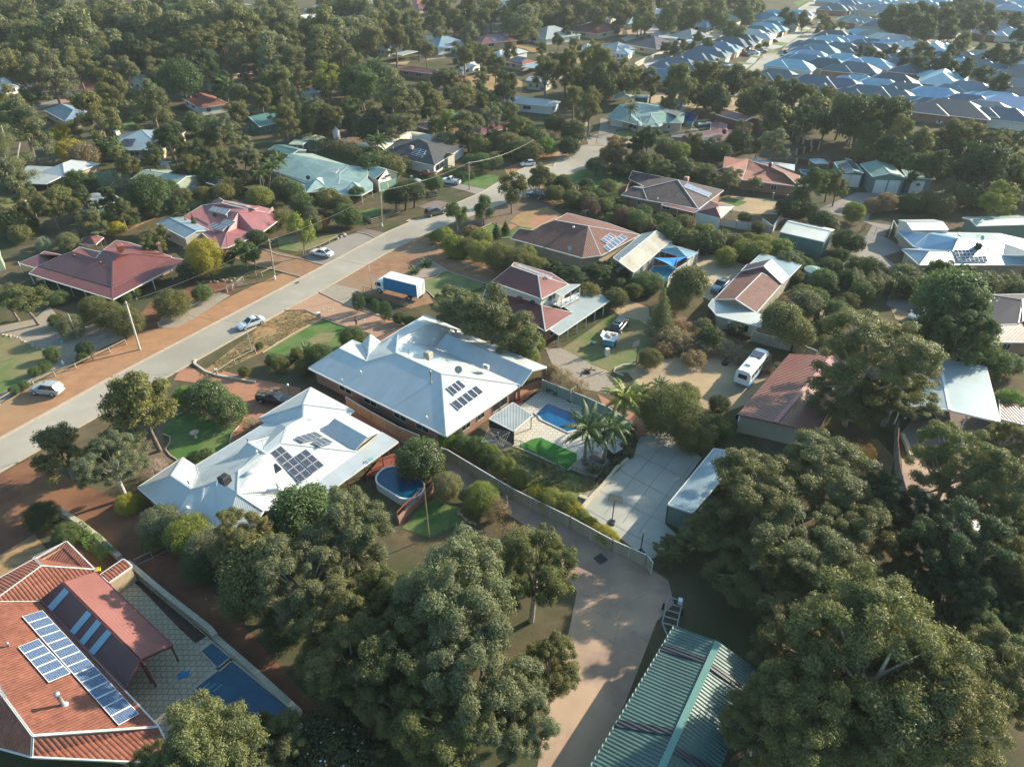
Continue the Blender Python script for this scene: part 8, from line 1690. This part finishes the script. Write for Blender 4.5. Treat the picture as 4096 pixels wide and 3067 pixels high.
TL(0,1); f = G(1880,1590); r = empty('letterbox',f); tag(r,'white letterbox on a post at the corner of the near brick drive','letterbox'); MB().beam(f,f + V3(0,0,1),.09).build('post',WOOD,r); MB().box(f + V3(0,0,1),.4,.25,.25,.4).build('box',TRIMW,r)
TL(1,2)
f = G(292,95); r = empty('garden_lamp',f); tag(r,'garden lamp post beside the black utility on the brick drive','lamp post'); MB().tube([f,f + V3(0,0,1.5)],.05,8).build('post',TRIMR,r); MB().lathe(f + V3(0,0,1.5),[(.08,0),(.16,.15),(.16,.3),(.02,.42)],10).build('lamp',TRIMW,r,True)
# outdoor chairs and table by the pool
TL(2,2)
def chair(label,at,az):
    r = empty('metal_chair',G(*at),az); r.location.z = .12; r.matrix_basis = Matrix.Translation(r.location) @ Matrix.Rotation(az,4,'Z'); tag(r,label,'chair','black chairs by the pool fence'); MB().box((0,0,.42),.5,.5,.05).build('seat',DARKM,r,local=True); MB().box((-.24,0,.45),.05,.5,.5).build('backrest',DARKM,r,local=True)
    for x in (-.2,.2): [MB().beam((x,y,0),(x,y,.43),.04).build('leg',DARKM,r,local=True) for y in (-.2,.2)]
chair('black metal chair left of the small round table by the pool fence',(310,85),0); chair('black metal chair right of the small round table by the pool fence',(372,110),3.0)
f = G(345,90); r = empty('round_table',f + V3(0,0,.12)); tag(r,'small round black table between two chairs by the pool fence','table'); MB().lathe(f + V3(0,0,.12),[(.01,.7),(.45,.7),(.45,.74),(.01,.74)],18).build('tabletop',DARKM,r); MB().tube([f + V3(0,0,.12),f + V3(0,0,.8)],.04,8).build('leg',DARKM,r)
def lounger(label,at,az):
    f = G(*at); r = empty('sun_lounger',f,az); tag(r,label,'sun lounger','loungers under the palms'); MB().box((0,0,.3),1.5,.65,.08).build('cushion',DARKM,r,local=True); MB().beam((-.7,0,.35),(-1.25,0,.75),.65,.06).build('backrest',DARKM,r,local=True); [MB().box((x,y,0),.07,.07,.3).build('leg',GREYM,r,local=True) for x in (-.6,.6) for y in (-.28,.28)]
lounger('grey sun lounger between the palms, nearest the turf',(650,690),2.4); lounger('grey sun lounger between the palms, nearest the concrete yard',(720,660),2.4)
f = G(880,640); r = empty('pool_pump_box',f); tag(r,'dark slatted pool equipment box beside the palms','box'); MB().box(f,1.5,1.2,1.5,.6).build('cabinet',DARKM,r); MB().box(f + V3(0,0,1.5),1.6,1.3,.06,.6).build('lid',GREYM,r)
# shade sails
def sail(label,pts,m,post=None):
    P = [G(a,b,z) for a,b,z in pts]; r = empty('shade_sail',center(P)); tag(r,label,'shade sail'); mb = MB(); n = 6
    c = sum(P,V3(0,0,0)) / len(P) - V3(0,0,.35)
    for i in range(len(P)):
        a,b = P[i],P[(i + 1) % len(P)]; e = [lerp(a,b,k / n) + (c - lerp(a,b,k / n)) * .18 * math.sin(math.pi * k / n) for k in range(n + 1)]
        for k in range(n): mb.face([e[k],e[k + 1],c])
    mb.build('fabric',m,r); [MB().beam(V3(p.x,p.y,0),p,.1).build('post',post or GREYM,r) for p in P]
W(1900,750,1.269); sail('bright blue triangular shade sail over the freeform pool',[(905,355,3.2),(1075,350,3.0),(1005,403,3.0)],mat('sail_blue',(.03,.25,.6),(.03,.22,.52),1,.6))
W(1000,450,1.41); sail('cream shade sail beside the vaulted canopy',[(548,178,3.2),(655,165,3.0),(725,222,3.0),(640,195,2.8)],CANV)
# bins
def bin_(label,at,lid,az=.4,body=(.05,.09,.06),g=None):
    f = G(*at); r = empty('wheelie_bin',f); tag(r,label,'bin',g); MB().box(f,.5,.55,.95,az,1.15).build('body',paint('bin_body_%d' % (body[1] * 100),body,.5,0),r); MB().box(f + V3(0,0,.95),.62,.68,.1,az,.9).build('lid',lid,r)
YL = paint('bin_yellow',(.5,.4,.03),.4,0); RL = paint('bin_red',(.4,.05,.03),.4,0); DL = paint('bin_dark',(.03,.04,.035),.4,0); LG = paint('bin_lime',(.3,.45,.1),.4,0)
TL(1,1); bin_('left dark wheelie bin beside the weathered rails',(1520,42),DL); bin_('right dark wheelie bin beside the weathered rails',(1548,42),DL)
TL(2,1); bin_('yellow lidded wheelie bin near the road bend',(317,60),YL); TL(0,1); bin_('yellow lidded bin behind the golden tree',(1985,590),YL); TL(1,0); bin_('pale teal bin beside the garage of the pale green house',(1345,1555),LG,body=(.2,.4,.38))
W(0,2100,1.84); bin_('yellow lidded bin in the gap beside the orange tiled house',(742,372),YL)
# barbecue kettle, fire ring, stump, misc on the dry block
TL(2,1)
f = G(665,1560); r = empty('fire_pit',f); tag(r,'heap of burnt logs on the gravel below the lawn','fire pit'); rr = random.Random(4)
for i in range(9): a = rr.uniform(0,3.1); c = f + V3(rr.uniform(-.5,.5),rr.uniform(-.4,.4),.12 + .05 * i); d = V3(math.cos(a),math.sin(a),rr.uniform(-.2,.3)) * .6; MB().tube([c - d,c + d],[.09,.07],7).build('log',BARKD if i % 2 else WOOD,r)
f = G(1835,1490); r = empty('tree_stump',f); tag(r,'dark broken tree stump on the dry sandy block','stump'); MB().tube([f,f + V3(.05,0,.5),f + V3(.15,.1,1.0)],[.5,.35,.1],10).build('stump',BARKD,r); MB().tube([f + V3(.1,0,.3),f + V3(.9,.4,.15)],[.15,.05],7).build('root',BARKD,r)
f = G(1770,1265); r = empty('fallen_trunk',f); tag(r,'dead leaning trunk at the back of the dry sandy block','dead tree'); MB().tube([f,f + V3(-.5,-.3,.8)],[.25,.18],8).build('trunk',BARKD,r); MB().tube([f + V3(-.3,-.2,.6),f + V3(1.8,-1.2,.2)],[.1,.04],7).build('branch',BARKD,r)
f = G(690,1320); tag(MB().lathe(f,[(.3,0),(.35,.3),(.1,.55),(.01,.56)],12).build('camp_bag',paint('bag_teal',(.02,.25,.3),.6,0)),'teal camping bag left of the camper trailer','bag')
f = G(820,1415); r = empty('fridge',f + V3(0,0,.02)); tag(r,'small cream fridge standing behind the camper trailer','fridge'); MB().box(f,.6,.6,1.3,.4).build('cabinet',TRIM,r); MB().box(f + V3(-.1,-.3,.1),.5,.06,1.1,.4).build('door',TRIMW,r)
f = G(1437,850); r = empty('wheel_planter',f); tag(r,'dark round tub between the pool enclosure and the round bush','tub'); MB().lathe(f,[(.7,0),(.75,.4),(.6,.42),(.01,.3)],18).build('tub',DARKM,r,True)
# cable drum style manhole and drain covers
TL(1,1); tag(MB().box(V3(*G(1330,250)) + V3(0,0,.05),1.6,1.1,.04,1.0).build('utility_cover',KERB),'square concrete utility cover on the orange verge','cover'); tag(MB().box(V3(*G(355,790)) + V3(0,0,.1),.9,.5,.025,1.0).build('drain_grate',DARKM),'dark drain grate at the far kerb','drain')
TL(2,2); tag(MB().box(V3(*G(765,1515)) + V3(0,0,.04),1.1,1.1,.03,.6).build('drain_grate',DARKM),'square drain grate in the pink driveway','drain')
# diamond inlays on the brick drive
TL(1,1)
INL = mat('inlay_cream',(.5,.42,.3),None,2,.8)
for k,(x,y,w_,h_) in enumerate(((600,1010,50,14),(645,1022,50,14),(875,1102,46,15),(915,1115,50,15),(1168,1205,58,18))):
    P = [G(x - w_ / 2,y + h_,.0),G(x + w_ / 2 - 6,y + h_,.0),G(x + w_ / 2,y - h_,.0),G(x - w_ / 2 + 6,y - h_,.0)]; mb = MB(); [mb.beam(P[i] + V3(0,0,.08),P[(i + 1) % 4] + V3(0,0,.08),.16,.012) for i in range(4)]; tag(mb.build('paving_inlay',INL),kind='structure')
# garden edging lines
def edge(pts,w=.14,z=.16,m=None): mb = MB(); strip(mb,[G(*p) for p in pts],w,0,z); tag(mb.build('kerb',m or KERB),kind='structure')
TL(1,1)
edge([(245,1027),(430,1022),(570,1092),(720,1150),(1000,1230)]); edge([(540,868),(700,945),(850,1010),(1200,1115),(1290,1160)]); edge([(60,1392),(300,1240),(575,1095)]); edge([(-560,1690),(-470,1770),(-330,1830)],.3,.35,LIMESTONE); edge([(1455,768),(1560,740),(1600,700),(1650,688)]); edge([(1480,600),(1650,690),(2000,800)]); edge([(1460,845),(1500,880),(1540,920)]); edge([(40,490),(200,550),(410,590),(600,640)]); edge([(0,640),(170,680),(400,742)]); edge([(1040,405),(960,370),(870,352)]); edge([(1940,320),(2040,272),(2100,300)]); edge([(2000,410),(2250,400),(2600,220)]); edge([(1780,620),(1960,665),(2050,690)])
TL(0,1); edge([(1690,1455),(1680,1490),(1780,1560),(1870,1590),(2211,1650)],.3,.3,LIMESTONE)
TL(0,2); edge([(1410,440),(1470,460),(1470,510),(1430,570),(1470,620),(1530,660)]); edge([(1430,330),(1500,275),(1580,255)]); edge([(2065,370),(2000,440),(1985,520)])
TL(2,2); edge([(400,1370),(410,1400),(405,1520),(330,1580)]) if 0 else edge([(310,1370),(370,1400),(410,1460),(412,1530)],.25,.3)
TL(2,0); edge([(745,1180),(680,1180),(680,1160)]); edge([(870,1180),(940,1205),(1100,1205)])
# expansion joints in the concrete yards
JT = mat('joint_dark',(.24,.23,.2),None,2,.9)
def joints(ls,w=.035,z=.075):
    for l in ls:
        P = [G(*p) for p in l]; mb = MB()
        for a,b in zip(P[:-1],P[1:]): mb.beam(V3(a.x,a.y,z),V3(b.x,b.y,z),w,.006)
        tag(mb.build('paving_joint',JT),kind='structure')
TL(2,2); joints([[(1060,605),(1510,830)],[(930,750),(1370,990)],[(760,925),(1330,1210)],[(640,1080),(1250,1420)],[(1360,470),(1060,800),(800,1130)],[(1480,540),(1200,870),(960,1200)],[(1600,660),(1380,900),(1090,1300)],[(1180,430),(1040,590)]],.04,.05)
TL(2,3); joints([[(480,110),(650,180),(900,210),(980,250),(1180,160)],[(600,260),(830,370),(1100,520),(1250,640)],[(990,250),(930,380),(890,560),(860,650)],[(720,-30),(660,180),(660,280)],[(560,390),(800,540),(1000,650),(1160,700)]],.018,.05)
# raised vegetable beds, scattered stones
TL(3,1)
for k,(x,y,l) in enumerate(((470,1060,'left'),(660,1060,'right'))): a,b = G(x,y - 70),G(x - 10 - k * 20,y + 100); o = MB().beam(a + V3(0,0,.3),b + V3(0,0,.3),.9,.6).build('raised_bed',WOOD); tag(o,'weathered raised garden bed, the %s one beside the dark mulch' % l,'garden bed')
# bare pale trees
def bare(label,a,b,hgt,m,n=9,seed=1):
    rg = np.random.default_rng(seed); f = G(a,b); r = empty('dead_tree',f); tag(r,label,'dead tree'); t = f + V3(.3,0,hgt * .45); MB().tube([f,lerp(f,t,.5) + V3(.1,0,0),t],[.28,.2,.16],8).build('trunk',m,r,True)
    for i in range(n): q = lerp(f,t,rg.uniform(.5,1)); e = q + Vector(rg.normal(size=3) * hgt * .16) + V3(0,0,hgt * rg.uniform(.2,.55)); MB().tube([q,lerp(q,e,.5) + Vector(rg.normal(size=3) * .25),e],[.11,.07,.03],6,False).build('branch',m,r,True)
TL(1,0); bare('spindly white barked tree in front of the maroon house',1500,1160,9,BARKW,9,2); TL(1,2); bare('dead brown shrub skeleton beside the panel fence',2130,1130,2.5,BARKW,8,5)
TL(0,0)
f = G(-30,1900)
# white trunked gum limbs on the left edge
r = empty('gum_tree',G(215,1740)); tag(r,'big white barked gum with bare limbs at the left edge of the photo','tree'); f = G(215,1740)
mb = MB(); mb.tube([f,f + V3(-.5,.3,4),f + V3(-1.2,.5,8),f + V3(-.6,.8,11)],[.5,.42,.32,.22],10); mb.tube([f + V3(-.8,.4,6),f + V3(2,.5,10),f + V3(4.5,0,13.5)],[.3,.22,.1],8); mb.tube([f + V3(-1,.5,7),f + V3(-3,.5,9.5),f + V3(-5.5,0,12)],[.26,.2,.1],8); mb.tube([f + V3(-.9,.6,9),f + V3(-1,.5,13),f + V3(-1.8,.6,16.5)],[.25,.18,.1],8); mb.tube([f + V3(-.6,.3,5),f + V3(-3.5,-.5,6.5),f + V3(-6,-.6,7)],[.22,.15,.08],8); mb.tube([f + V3(-.7,.8,10.5),f + V3(1,.8,14),f + V3(1.2,1,17)],[.2,.14,.08],8); mb.build('trunk',mat('bark_white',(.62,.55,.46),(.48,.42,.34),2,.7),r,True)
rgq = np.random.default_rng(77); lb = [(-1 + rgq.normal() * 3.2,rgq.normal() * 2.6,10.5 + rgq.normal() * 3.4,rgq.uniform(.8,1.5),.8) for _ in range(46)]; me = quadmesh('gum_crown',leaves(rgq,lb,42000,.26,.36,.9,.3,.4),LEAFG); o = bpy.data.objects.new('crown',me); S.collection.objects.link(o); o.parent = r; o.color = (*PAL['grey green'],1)
# silver iced bushes / statues in the gravel garden
TL(0,1); tag(MB().lathe(G(538,1300),[(.01,.0),(.28,.02),(.25,.18),(.01,.3)],14).build('garden_ball',paint('ball_teal',(.05,.45,.4),.3,0)),'bright teal ball in the gravel garden','ball'); tag(MB().lathe(G(548,1490),[(.15,0),(.2,.25),(.1,.5),(.12,.65),(.01,.8)],12).build('garden_statue',TRIMW),'small white garden statue beside the rail fence','statue')
TL(3,1); r = empty('topiary',G(600,1060)); tag(r,'two stacked wire topiary balls beside the dark mulch bed','topiary'); 
for z,s_ in ((.1,1.5),(1.7,1.3)): o = bpy.data.objects.new('ball',PROTO['clipped_bush'][0][0]); S.collection.objects.link(o); o.parent = r; o.location = (0,0,z); o.scale = (s_,s_,s_); o.color = (.16,.17,.12,1)
# loose stones
def stones(label,pts,n,size,m,name='rock_border',seed=3,spread=.3):
    rg = np.random.default_rng(seed); P = [G(*p) for p in pts]; r = empty(name,P[0]); tag(r,label,'rocks')
    for i in range(n):
        t = (i + .5) / n * (len(P) - 1); k = int(t); p = lerp(P[k],P[k + 1],t - k) + V3(rg.normal() * spread,rg.normal() * spread,.02); s = size * rg.uniform(.6,1.4)
        MB().lathe(p,[(s,0),(s * 1.05,s * .4),(s * .6,s * .85),(.01,s)],7).build('rock',m,r)
TL(0,1); stones('row of brown rocks below the white flowering shrub',[(1700,780),(1850,780),(2030,760)],24,.25,mat('rock_brown',(.3,.2,.13),(.2,.13,.08),3,.9)); stones('grey boulders at the end of the gravel bay',[(2920,405),(3000,380)],6,.4,mat('rock_grey',(.33,.3,.27),(.22,.2,.18),3,.9),seed=5); stones('pale stone edge winding round the gravel garden',[(0,1240),(130,1255),(380,1370),(490,1400)],30,.2,mat('rock_pale',(.45,.35,.25),(.3,.23,.16),3,.9),seed=6,spread=.15)
TL(1,2); stones('row of stones round the lawn bed below the oval pool',[(1740,1110),(1830,1190),(1900,1220)],14,.16,MT['rock_pale'],seed=7,spread=.08)
# pool scoops
W(0,2100,1.84); a,b = G(1350,1100,.12),G(1310,1005,1.6); r = empty('pool_net',V3(a.x,a.y,.1)); tag(r,'blue pool skimmer net lying on the paving','pool net'); MB().beam(a,G(1340,1060,.15),.04).build('handle',GREYM,r); MB().box(a,1.0,.55,.04,.4).build('net',paint('net_blue',(.02,.2,.42),.6,0),r)
W(500,1500,1.84); a,b = G(1805,618,2.62),G(1690,715,2.5); r = empty('pool_net',V3(a.x,a.y,2.5)); tag(r,'pool net on a pale pole lying on the verandah roof of the near white house','pool net'); MB().beam(a,b,.04).build('handle',TRIMW,r); MB().box(a,.6,.45,.04,.4).build('net',paint('net_aqua',(.15,.4,.45),.6,0),r)
# feather: dry grass on the vacant block (nobody could count it)
def tufts(name,label,poly,n,size,col,hgt=.35,seed=1):
    P = PL(poly); xs = [p.x for p in P]; ys = [p.y for p in P]; rg = np.random.default_rng(seed); C = []
    def inside(x,y):
        c = False; j = len(P) - 1
        for i in range(len(P)):
            if (P[i].y > y) != (P[j].y > y) and x < (P[j].x - P[i].x) * (y - P[i].y) / (P[j].y - P[i].y) + P[i].x: c = not c
            j = i
        return c
    while len(C) < n:
        x,y = rg.uniform(min(xs),max(xs)),rg.uniform(min(ys),max(ys))
        if inside(x,y) and math.sin(x * .9 + seed) + math.sin(y * 1.1) + rg.normal() * .8 > -.5: C.append((x,y,.1))
    C = np.repeat(np.array(C),9,0); m = len(C); off = rg.normal(size=(m,3)) * size; off[:,2] = 0; up = rg.normal(size=(m,3)) * .5; up[:,2] = 1; up /= np.linalg.norm(up,axis=1)[:,None]; h = hgt * (.5 + rg.random(m))[:,None]; s = np.cross(up,rg.normal(size=(m,3))); s /= np.linalg.norm(s,axis=1)[:,None]
    V = quads(C + off + up * h * .5,up * h * .5,s * .05); o = bpy.data.objects.new(name,quadmesh(name,V,LEAF)); S.collection.objects.link(o); o.color = (*PAL[col],1); tag(o,label,'grass',kind='stuff')
TL(2,1); tufts('dry_grass','dry straw grass on the vacant sandy block','1250 1250;1500 1180;1750 1230;2211 1400;2250 1600;2100 1500;1700 1320;1500 1430;1350 1420',1500,.22,'straw brown',.55)
TL(3,2); tufts('orange_straw','orange dry straw under the leaning trunk gum','700 490;860 480;940 640;950 860;780 800',900,.15,'brownish',.3,2)
TL(1,1); tufts('verge_grass','thin dry grass on the near verge','245 1040;430 1030;560 1090;200 1300;0 1400;-400 1620;-500 1600;55 1160',900,.1,'straw brown',.12,3)
TL(2,2); tufts('rough_grass','rough green grass of the lawn below the turf','-260 640;0 560;230 670;500 770;760 890;640 930;380 930;120 880;-150 780',1500,.08,'dusty green',.1,4)
# ---------------------------------------------------------------- woodland that reads as one mass, between the single trees
D()
KEEP = [(o.location.x,o.location.y,11 if o.get('category') == 'house' else 7) for o in S.objects if o.parent is None and o.get('category') in ('house','shed','carport','patio','pavilion','gazebo','swimming pool','canopy','studio')]
KEEP += [(o[0].location.x,o[0].location.y,10) for o in EH]
CARP = [(o.location.x,o.location.y,5) for o in S.objects if o.parent is None and o.get('category') in ('car','utility truck','van','truck','caravan')]
ROADP = [G(x * 1.0,y * 1.0) for x,y in ()]
HV = [(o.location.x,o.location.y) for o in S.objects if o.parent is None and o.get('category') in ('house','shed','carport','patio','pavilion','swimming pool','car')] + [(o[0].location.x,o[0].location.y) for o in EH]
def hides(x,y,h):
    for a,b in HV:
        d = math.hypot(a,b); ux,uy = -a / d,-b / d; dx,dy = x - a,y - b; f = dx * ux + dy * uy
        if 0 < f < h * d / CAMH * .95 + 4 and abs(dx * uy - dy * ux) < 8.5: return True
    return False
def inpoly(P,x,y):
    c = False; j = len(P) - 1
    for i in range(len(P)):
        if (P[i].y > y) != (P[j].y > y) and x < (P[j].x - P[i].x) * (y - P[i].y) / (P[j].y - P[i].y) + P[i].x: c = not c
        j = i
    return c
def woodland(label,polys,sizes,cols,spacing,seed=1,kinds=('far_gum',),name='woodland'):
    rg = np.random.default_rng(seed); pts = []
    for poly in polys:
        P = PL(poly); xs = [p.x for p in P]; ys = [p.y for p in P]; area = (max(xs) - min(xs)) * (max(ys) - min(ys)); tries = int(area / spacing ** 2 * 3)
        for _ in range(tries):
            x,y = rg.uniform(min(xs),max(xs)),rg.uniform(min(ys),max(ys))
            if not inpoly(P,x,y) or any((x - a) ** 2 + (y - b) ** 2 < r * r for a,b,r in KEEP) or any((x - a) ** 2 + (y - b) ** 2 < r * r for a,b,r in CARP): continue
            if any((x - a) ** 2 + (y - b) ** 2 < (spacing * .8) ** 2 for a,b in pts): continue
            if hides(x,y,sizes[1] * .8): continue
            pts.append((x,y))
    VS = {}
    for kd in kinds:
        for cm,tm,k in PROTO[kd]:
            a = np.empty(len(cm.vertices) * 3,np.float32); cm.vertices.foreach_get('co',a); VS.setdefault(kd,[]).append(a.reshape(-1,3))
    for ci,col in enumerate(cols):
        Q = []; TR = MB()
        for i,(x,y) in enumerate(pts):
            if i % len(cols) != ci: continue
            L_ = VS[kinds[i % len(kinds)]]; v = L_[i % len(L_)]; s = rg.uniform(*sizes); a = rg.uniform(0,6.28); c,sn = math.cos(a),math.sin(a)
            Q.append(np.stack([(v[:,0] * c - v[:,1] * sn) * s + x,(v[:,0] * sn + v[:,1] * c) * s + y,v[:,2] * s * rg.uniform(.85,1.2)],1)); 
        if not Q: continue
        o = bpy.data.objects.new(name,quadmesh(name,np.concatenate(Q),LEAF)); S.collection.objects.link(o); c = PAL[col]; o.color = (*c,1); tag(o,label + ', ' + col + ' crowns','trees',kind='stuff')
    return len(pts)
n1 = woodland('dense gum forest filling the top left of the photo',['-200 40;350 25;520 45;700 60;860 85;1180 62;1200 100;1000 130;900 125;780 160;640 200;560 205;480 165;300 160;150 200;-200 230','700 15;1180 25;1640 22;1640 52;1500 56;1180 64;900 55'],(9,19),['olive green','dusty green','grey green'],11.5,1)
n2 = woodland('garden trees and undergrowth between the houses, left of the road',['480 200;800 180;1000 190;1150 250;1120 290;1000 270;860 265;700 300;560 300;480 280','-150 240;480 230;560 300;560 345;420 340;250 350;120 330;-150 330','-150 380;100 400;240 440;280 470;120 520;-150 500'],(3,8),['olive green','mid green','grey green'],8,2,('far_gum','far_bush'))
n3 = woodland('undergrowth and saplings of the gum belt between suburb and estate',['1180 190;1400 190;1640 215;1800 250;1950 285;2230 340;2230 480;2080 460;1950 400;1800 330;1640 285;1500 245;1200 240'],(6,12),['dark green','olive green'],7.5,3,('far_gum','far_bush'))
n4 = woodland('scrub belt through the far estate',['1850 18;2120 25;2230 55;2230 85;2080 75;1960 62;1850 42','1830 98;1960 118;2230 175;2230 130;2050 108;1900 92','1180 62;1640 60;1500 75;1200 80'],(5,10),['dark green','olive green'],8,4)
n5 = woodland('mixed garden shrubs along back fences, right of the road',['1180 400;1330 420;1480 480;1640 530;1600 560;1450 520;1300 470;1190 440','1620 540;1700 540;1790 560;1790 640;1700 620','1790 640;2000 610;2230 610;2230 640;2100 720;1960 700;1800 720','1330 345;1500 380;1560 440;1420 400'],(2.5,5),['mid green','olive green','dark green'],4,5,('bush',))
print('woodland counts',n1,n2,n3,n4,n5)
# ---------------------------------------------------------------- labels that single each plant and estate house out
LM = [('the verandah house',220,580),('the pink house',510,480),('the pale green house',730,375),('the charcoal house',900,330),('the blue truck',868,615),('the parked white sedan',697,548),('the driving silver car',540,700),
 ('the silver four-wheel drive',107,842),('the big white house',920,800),('the near white house',580,950),('the orange tiled house',150,1400),('the oval pool',865,1040),('the rectangular pool',1205,900),('the artificial turf',1185,975),
 ('the three palms',1310,935),('the concrete yard',1400,1060),('the pink driveway',1300,1280),('the dark green shed',1450,1500),('the long beige fence',1180,1100),('the two storey house',1170,650),('the brown tiled house',1250,510),('the freeform pool',1430,590),
 ('the mixed roof house',1630,620),('the water tank',1750,595),('the camper bus',1612,808),('the dry block',1520,760),('the dark wagon',1333,710),('the red shed',1690,840),('the pale carport',2080,840),('the plum roofed house',2170,680),('the blue roofed house',2060,540),
 ('the green walled shed',1742,508),('the three green sheds',1900,380),('the red pavilion',1545,455),('the dark tiled house',1450,420),('the long tiled house',1640,380),('the olive tree row',1530,370),('the sage green house',1395,250),('the maroon shed',1585,255),('the turning circle',1260,330),
 ('the maroon hipped house',1040,272),('the grey sheds',680,310),('the boat shed',350,375),('the white trunked gum',45,400),('the long red house',120,190),('the cream cottage',310,175),('the orange roof',430,220),('the plum brown house',510,150),('the panelled blue roof',280,300),('the small red gazebo',200,515),
 ('the gravel garden',80,730),('the golden tree',440,545),('the tall cypress',415,490),('the brick driveway',730,690),('the near lawn',435,935),('the near brick drive',520,830),('the red dirt drive',250,1130),('the limestone wall',230,1130),('the maroon patio roof',300,1350),('the dark near pool',560,1450),
 ('the right estate row',1700,150),('the estate street mouth',1600,155),('the estate back fence',1450,130),('the far cul-de-sac road',1400,90),('the golden trees',1390,45),('the solar water house',945,95),('the curved far road',810,15),('the top left roofs',300,25),('the far bare yard',750,50),('the estate car park',1960,135),('the curved estate street',1895,170),('the big sandy clearing',1060,150),
 ('the low dark roof',900,155),('the leaning gums',990,150),('the court with pillars',1730,310),('the brown gravel drive',1880,470),('the orange straw patch',1840,960),('the photo corner, bottom right',2050,1600),('the photo corner, top left',20,20),('the photo corner, top right',2190,20),('the left photo edge',10,130),('the right photo edge',2190,400),('the two far red roofs',750,120),('the forest pole',650,145),('the small blue gable',655,195),('the teal pool',930,240),('the greenhouse',820,260),('the dark grey road belt',1300,180),('the far straw verge',1200,40),('the estate bush belt',2020,40),('the estate fence line',1530,105),('the large blue estate house',1860,160)]
def nearest(x,y):
    X,Y = x / 1.8517,y / 1.8517; best = min(LM,key=lambda l: (l[1] - X) ** 2 + (1.5 * (l[2] - Y)) ** 2); dx,dy = X - best[1],Y - best[2]
    if abs(dx) > abs(dy) * 1.2: rel = 'left of' if dx < 0 else 'right of'
    else: rel = 'below' if dy > 0 else 'above'
    return rel,best[0]
def plural(w): return w[:-1] + 'ies' if w.endswith('y') and w[-2] not in 'aeo' else (w + 'es' if w.endswith(('s','sh','ch')) and not w.endswith('ss') else w + 's')
ORD = ['','first','second','third','fourth','fifth','sixth','seventh','eighth','ninth','tenth','eleventh','twelfth','thirteenth','fourteenth','fifteenth','sixteenth','seventeenth','eighteenth','nineteenth','twentieth','twenty-first','twenty-second','twenty-third','twenty-fourth','twenty-fifth','twenty-sixth','twenty-seventh','twenty-eighth','twenty-ninth','thirtieth']
TENS = {3: 'thirty',4: 'forty',5: 'fifty',6: 'sixty'}
for k in range(31,70): ORD.append(TENS[k // 10][:-1] + 'ieth' if k % 10 == 0 else TENS[k // 10] + '-' + ORD[k % 10])
buckets = {}
for r,kw,col,x,y,cat,pet in TREES:
    if not (-150 < x < 4250 and -200 < y < 3300): pass
    rel,lm = nearest(x,y); buckets.setdefault((col,kw,rel,lm),[]).append((x,r,cat))
for r,c,x,y in EH:
    rel,lm = nearest(x,y); buckets.setdefault((ECOL[c][0] + ' roofed','estate house',rel,lm),[]).append((x,r,'house'))
for (col,kw,rel,lm),L in buckets.items():
    L.sort(key=lambda t: t[0]); n = len(L)
    for i,(x,r,cat) in enumerate(L):
        if n == 1: lab = f'{col} {kw} {rel} {lm}'
        elif n == 2: lab = f'{"left" if i == 0 else "right"} one of two {col} {plural(kw)} {rel} {lm}'
        else: lab = f'{ORD[i + 1]} from left of {col} {plural(kw)} {rel} {lm}'
        tag(r,lab,cat,f'{plural(kw)} {rel} {lm}' if n > 1 else None)
# groups for the remaining repeats
GR = {'car': 'cars of the suburb','power pole': 'power poles along the road','pool_fence': 'pool fences'}
for o in S.objects:
    if o.parent is None and o.get('category') == 'power pole': o['group'] = 'power poles along the road'
    if o.parent is None and o.get('category') == 'cable': o['group'] = 'cables between the poles'
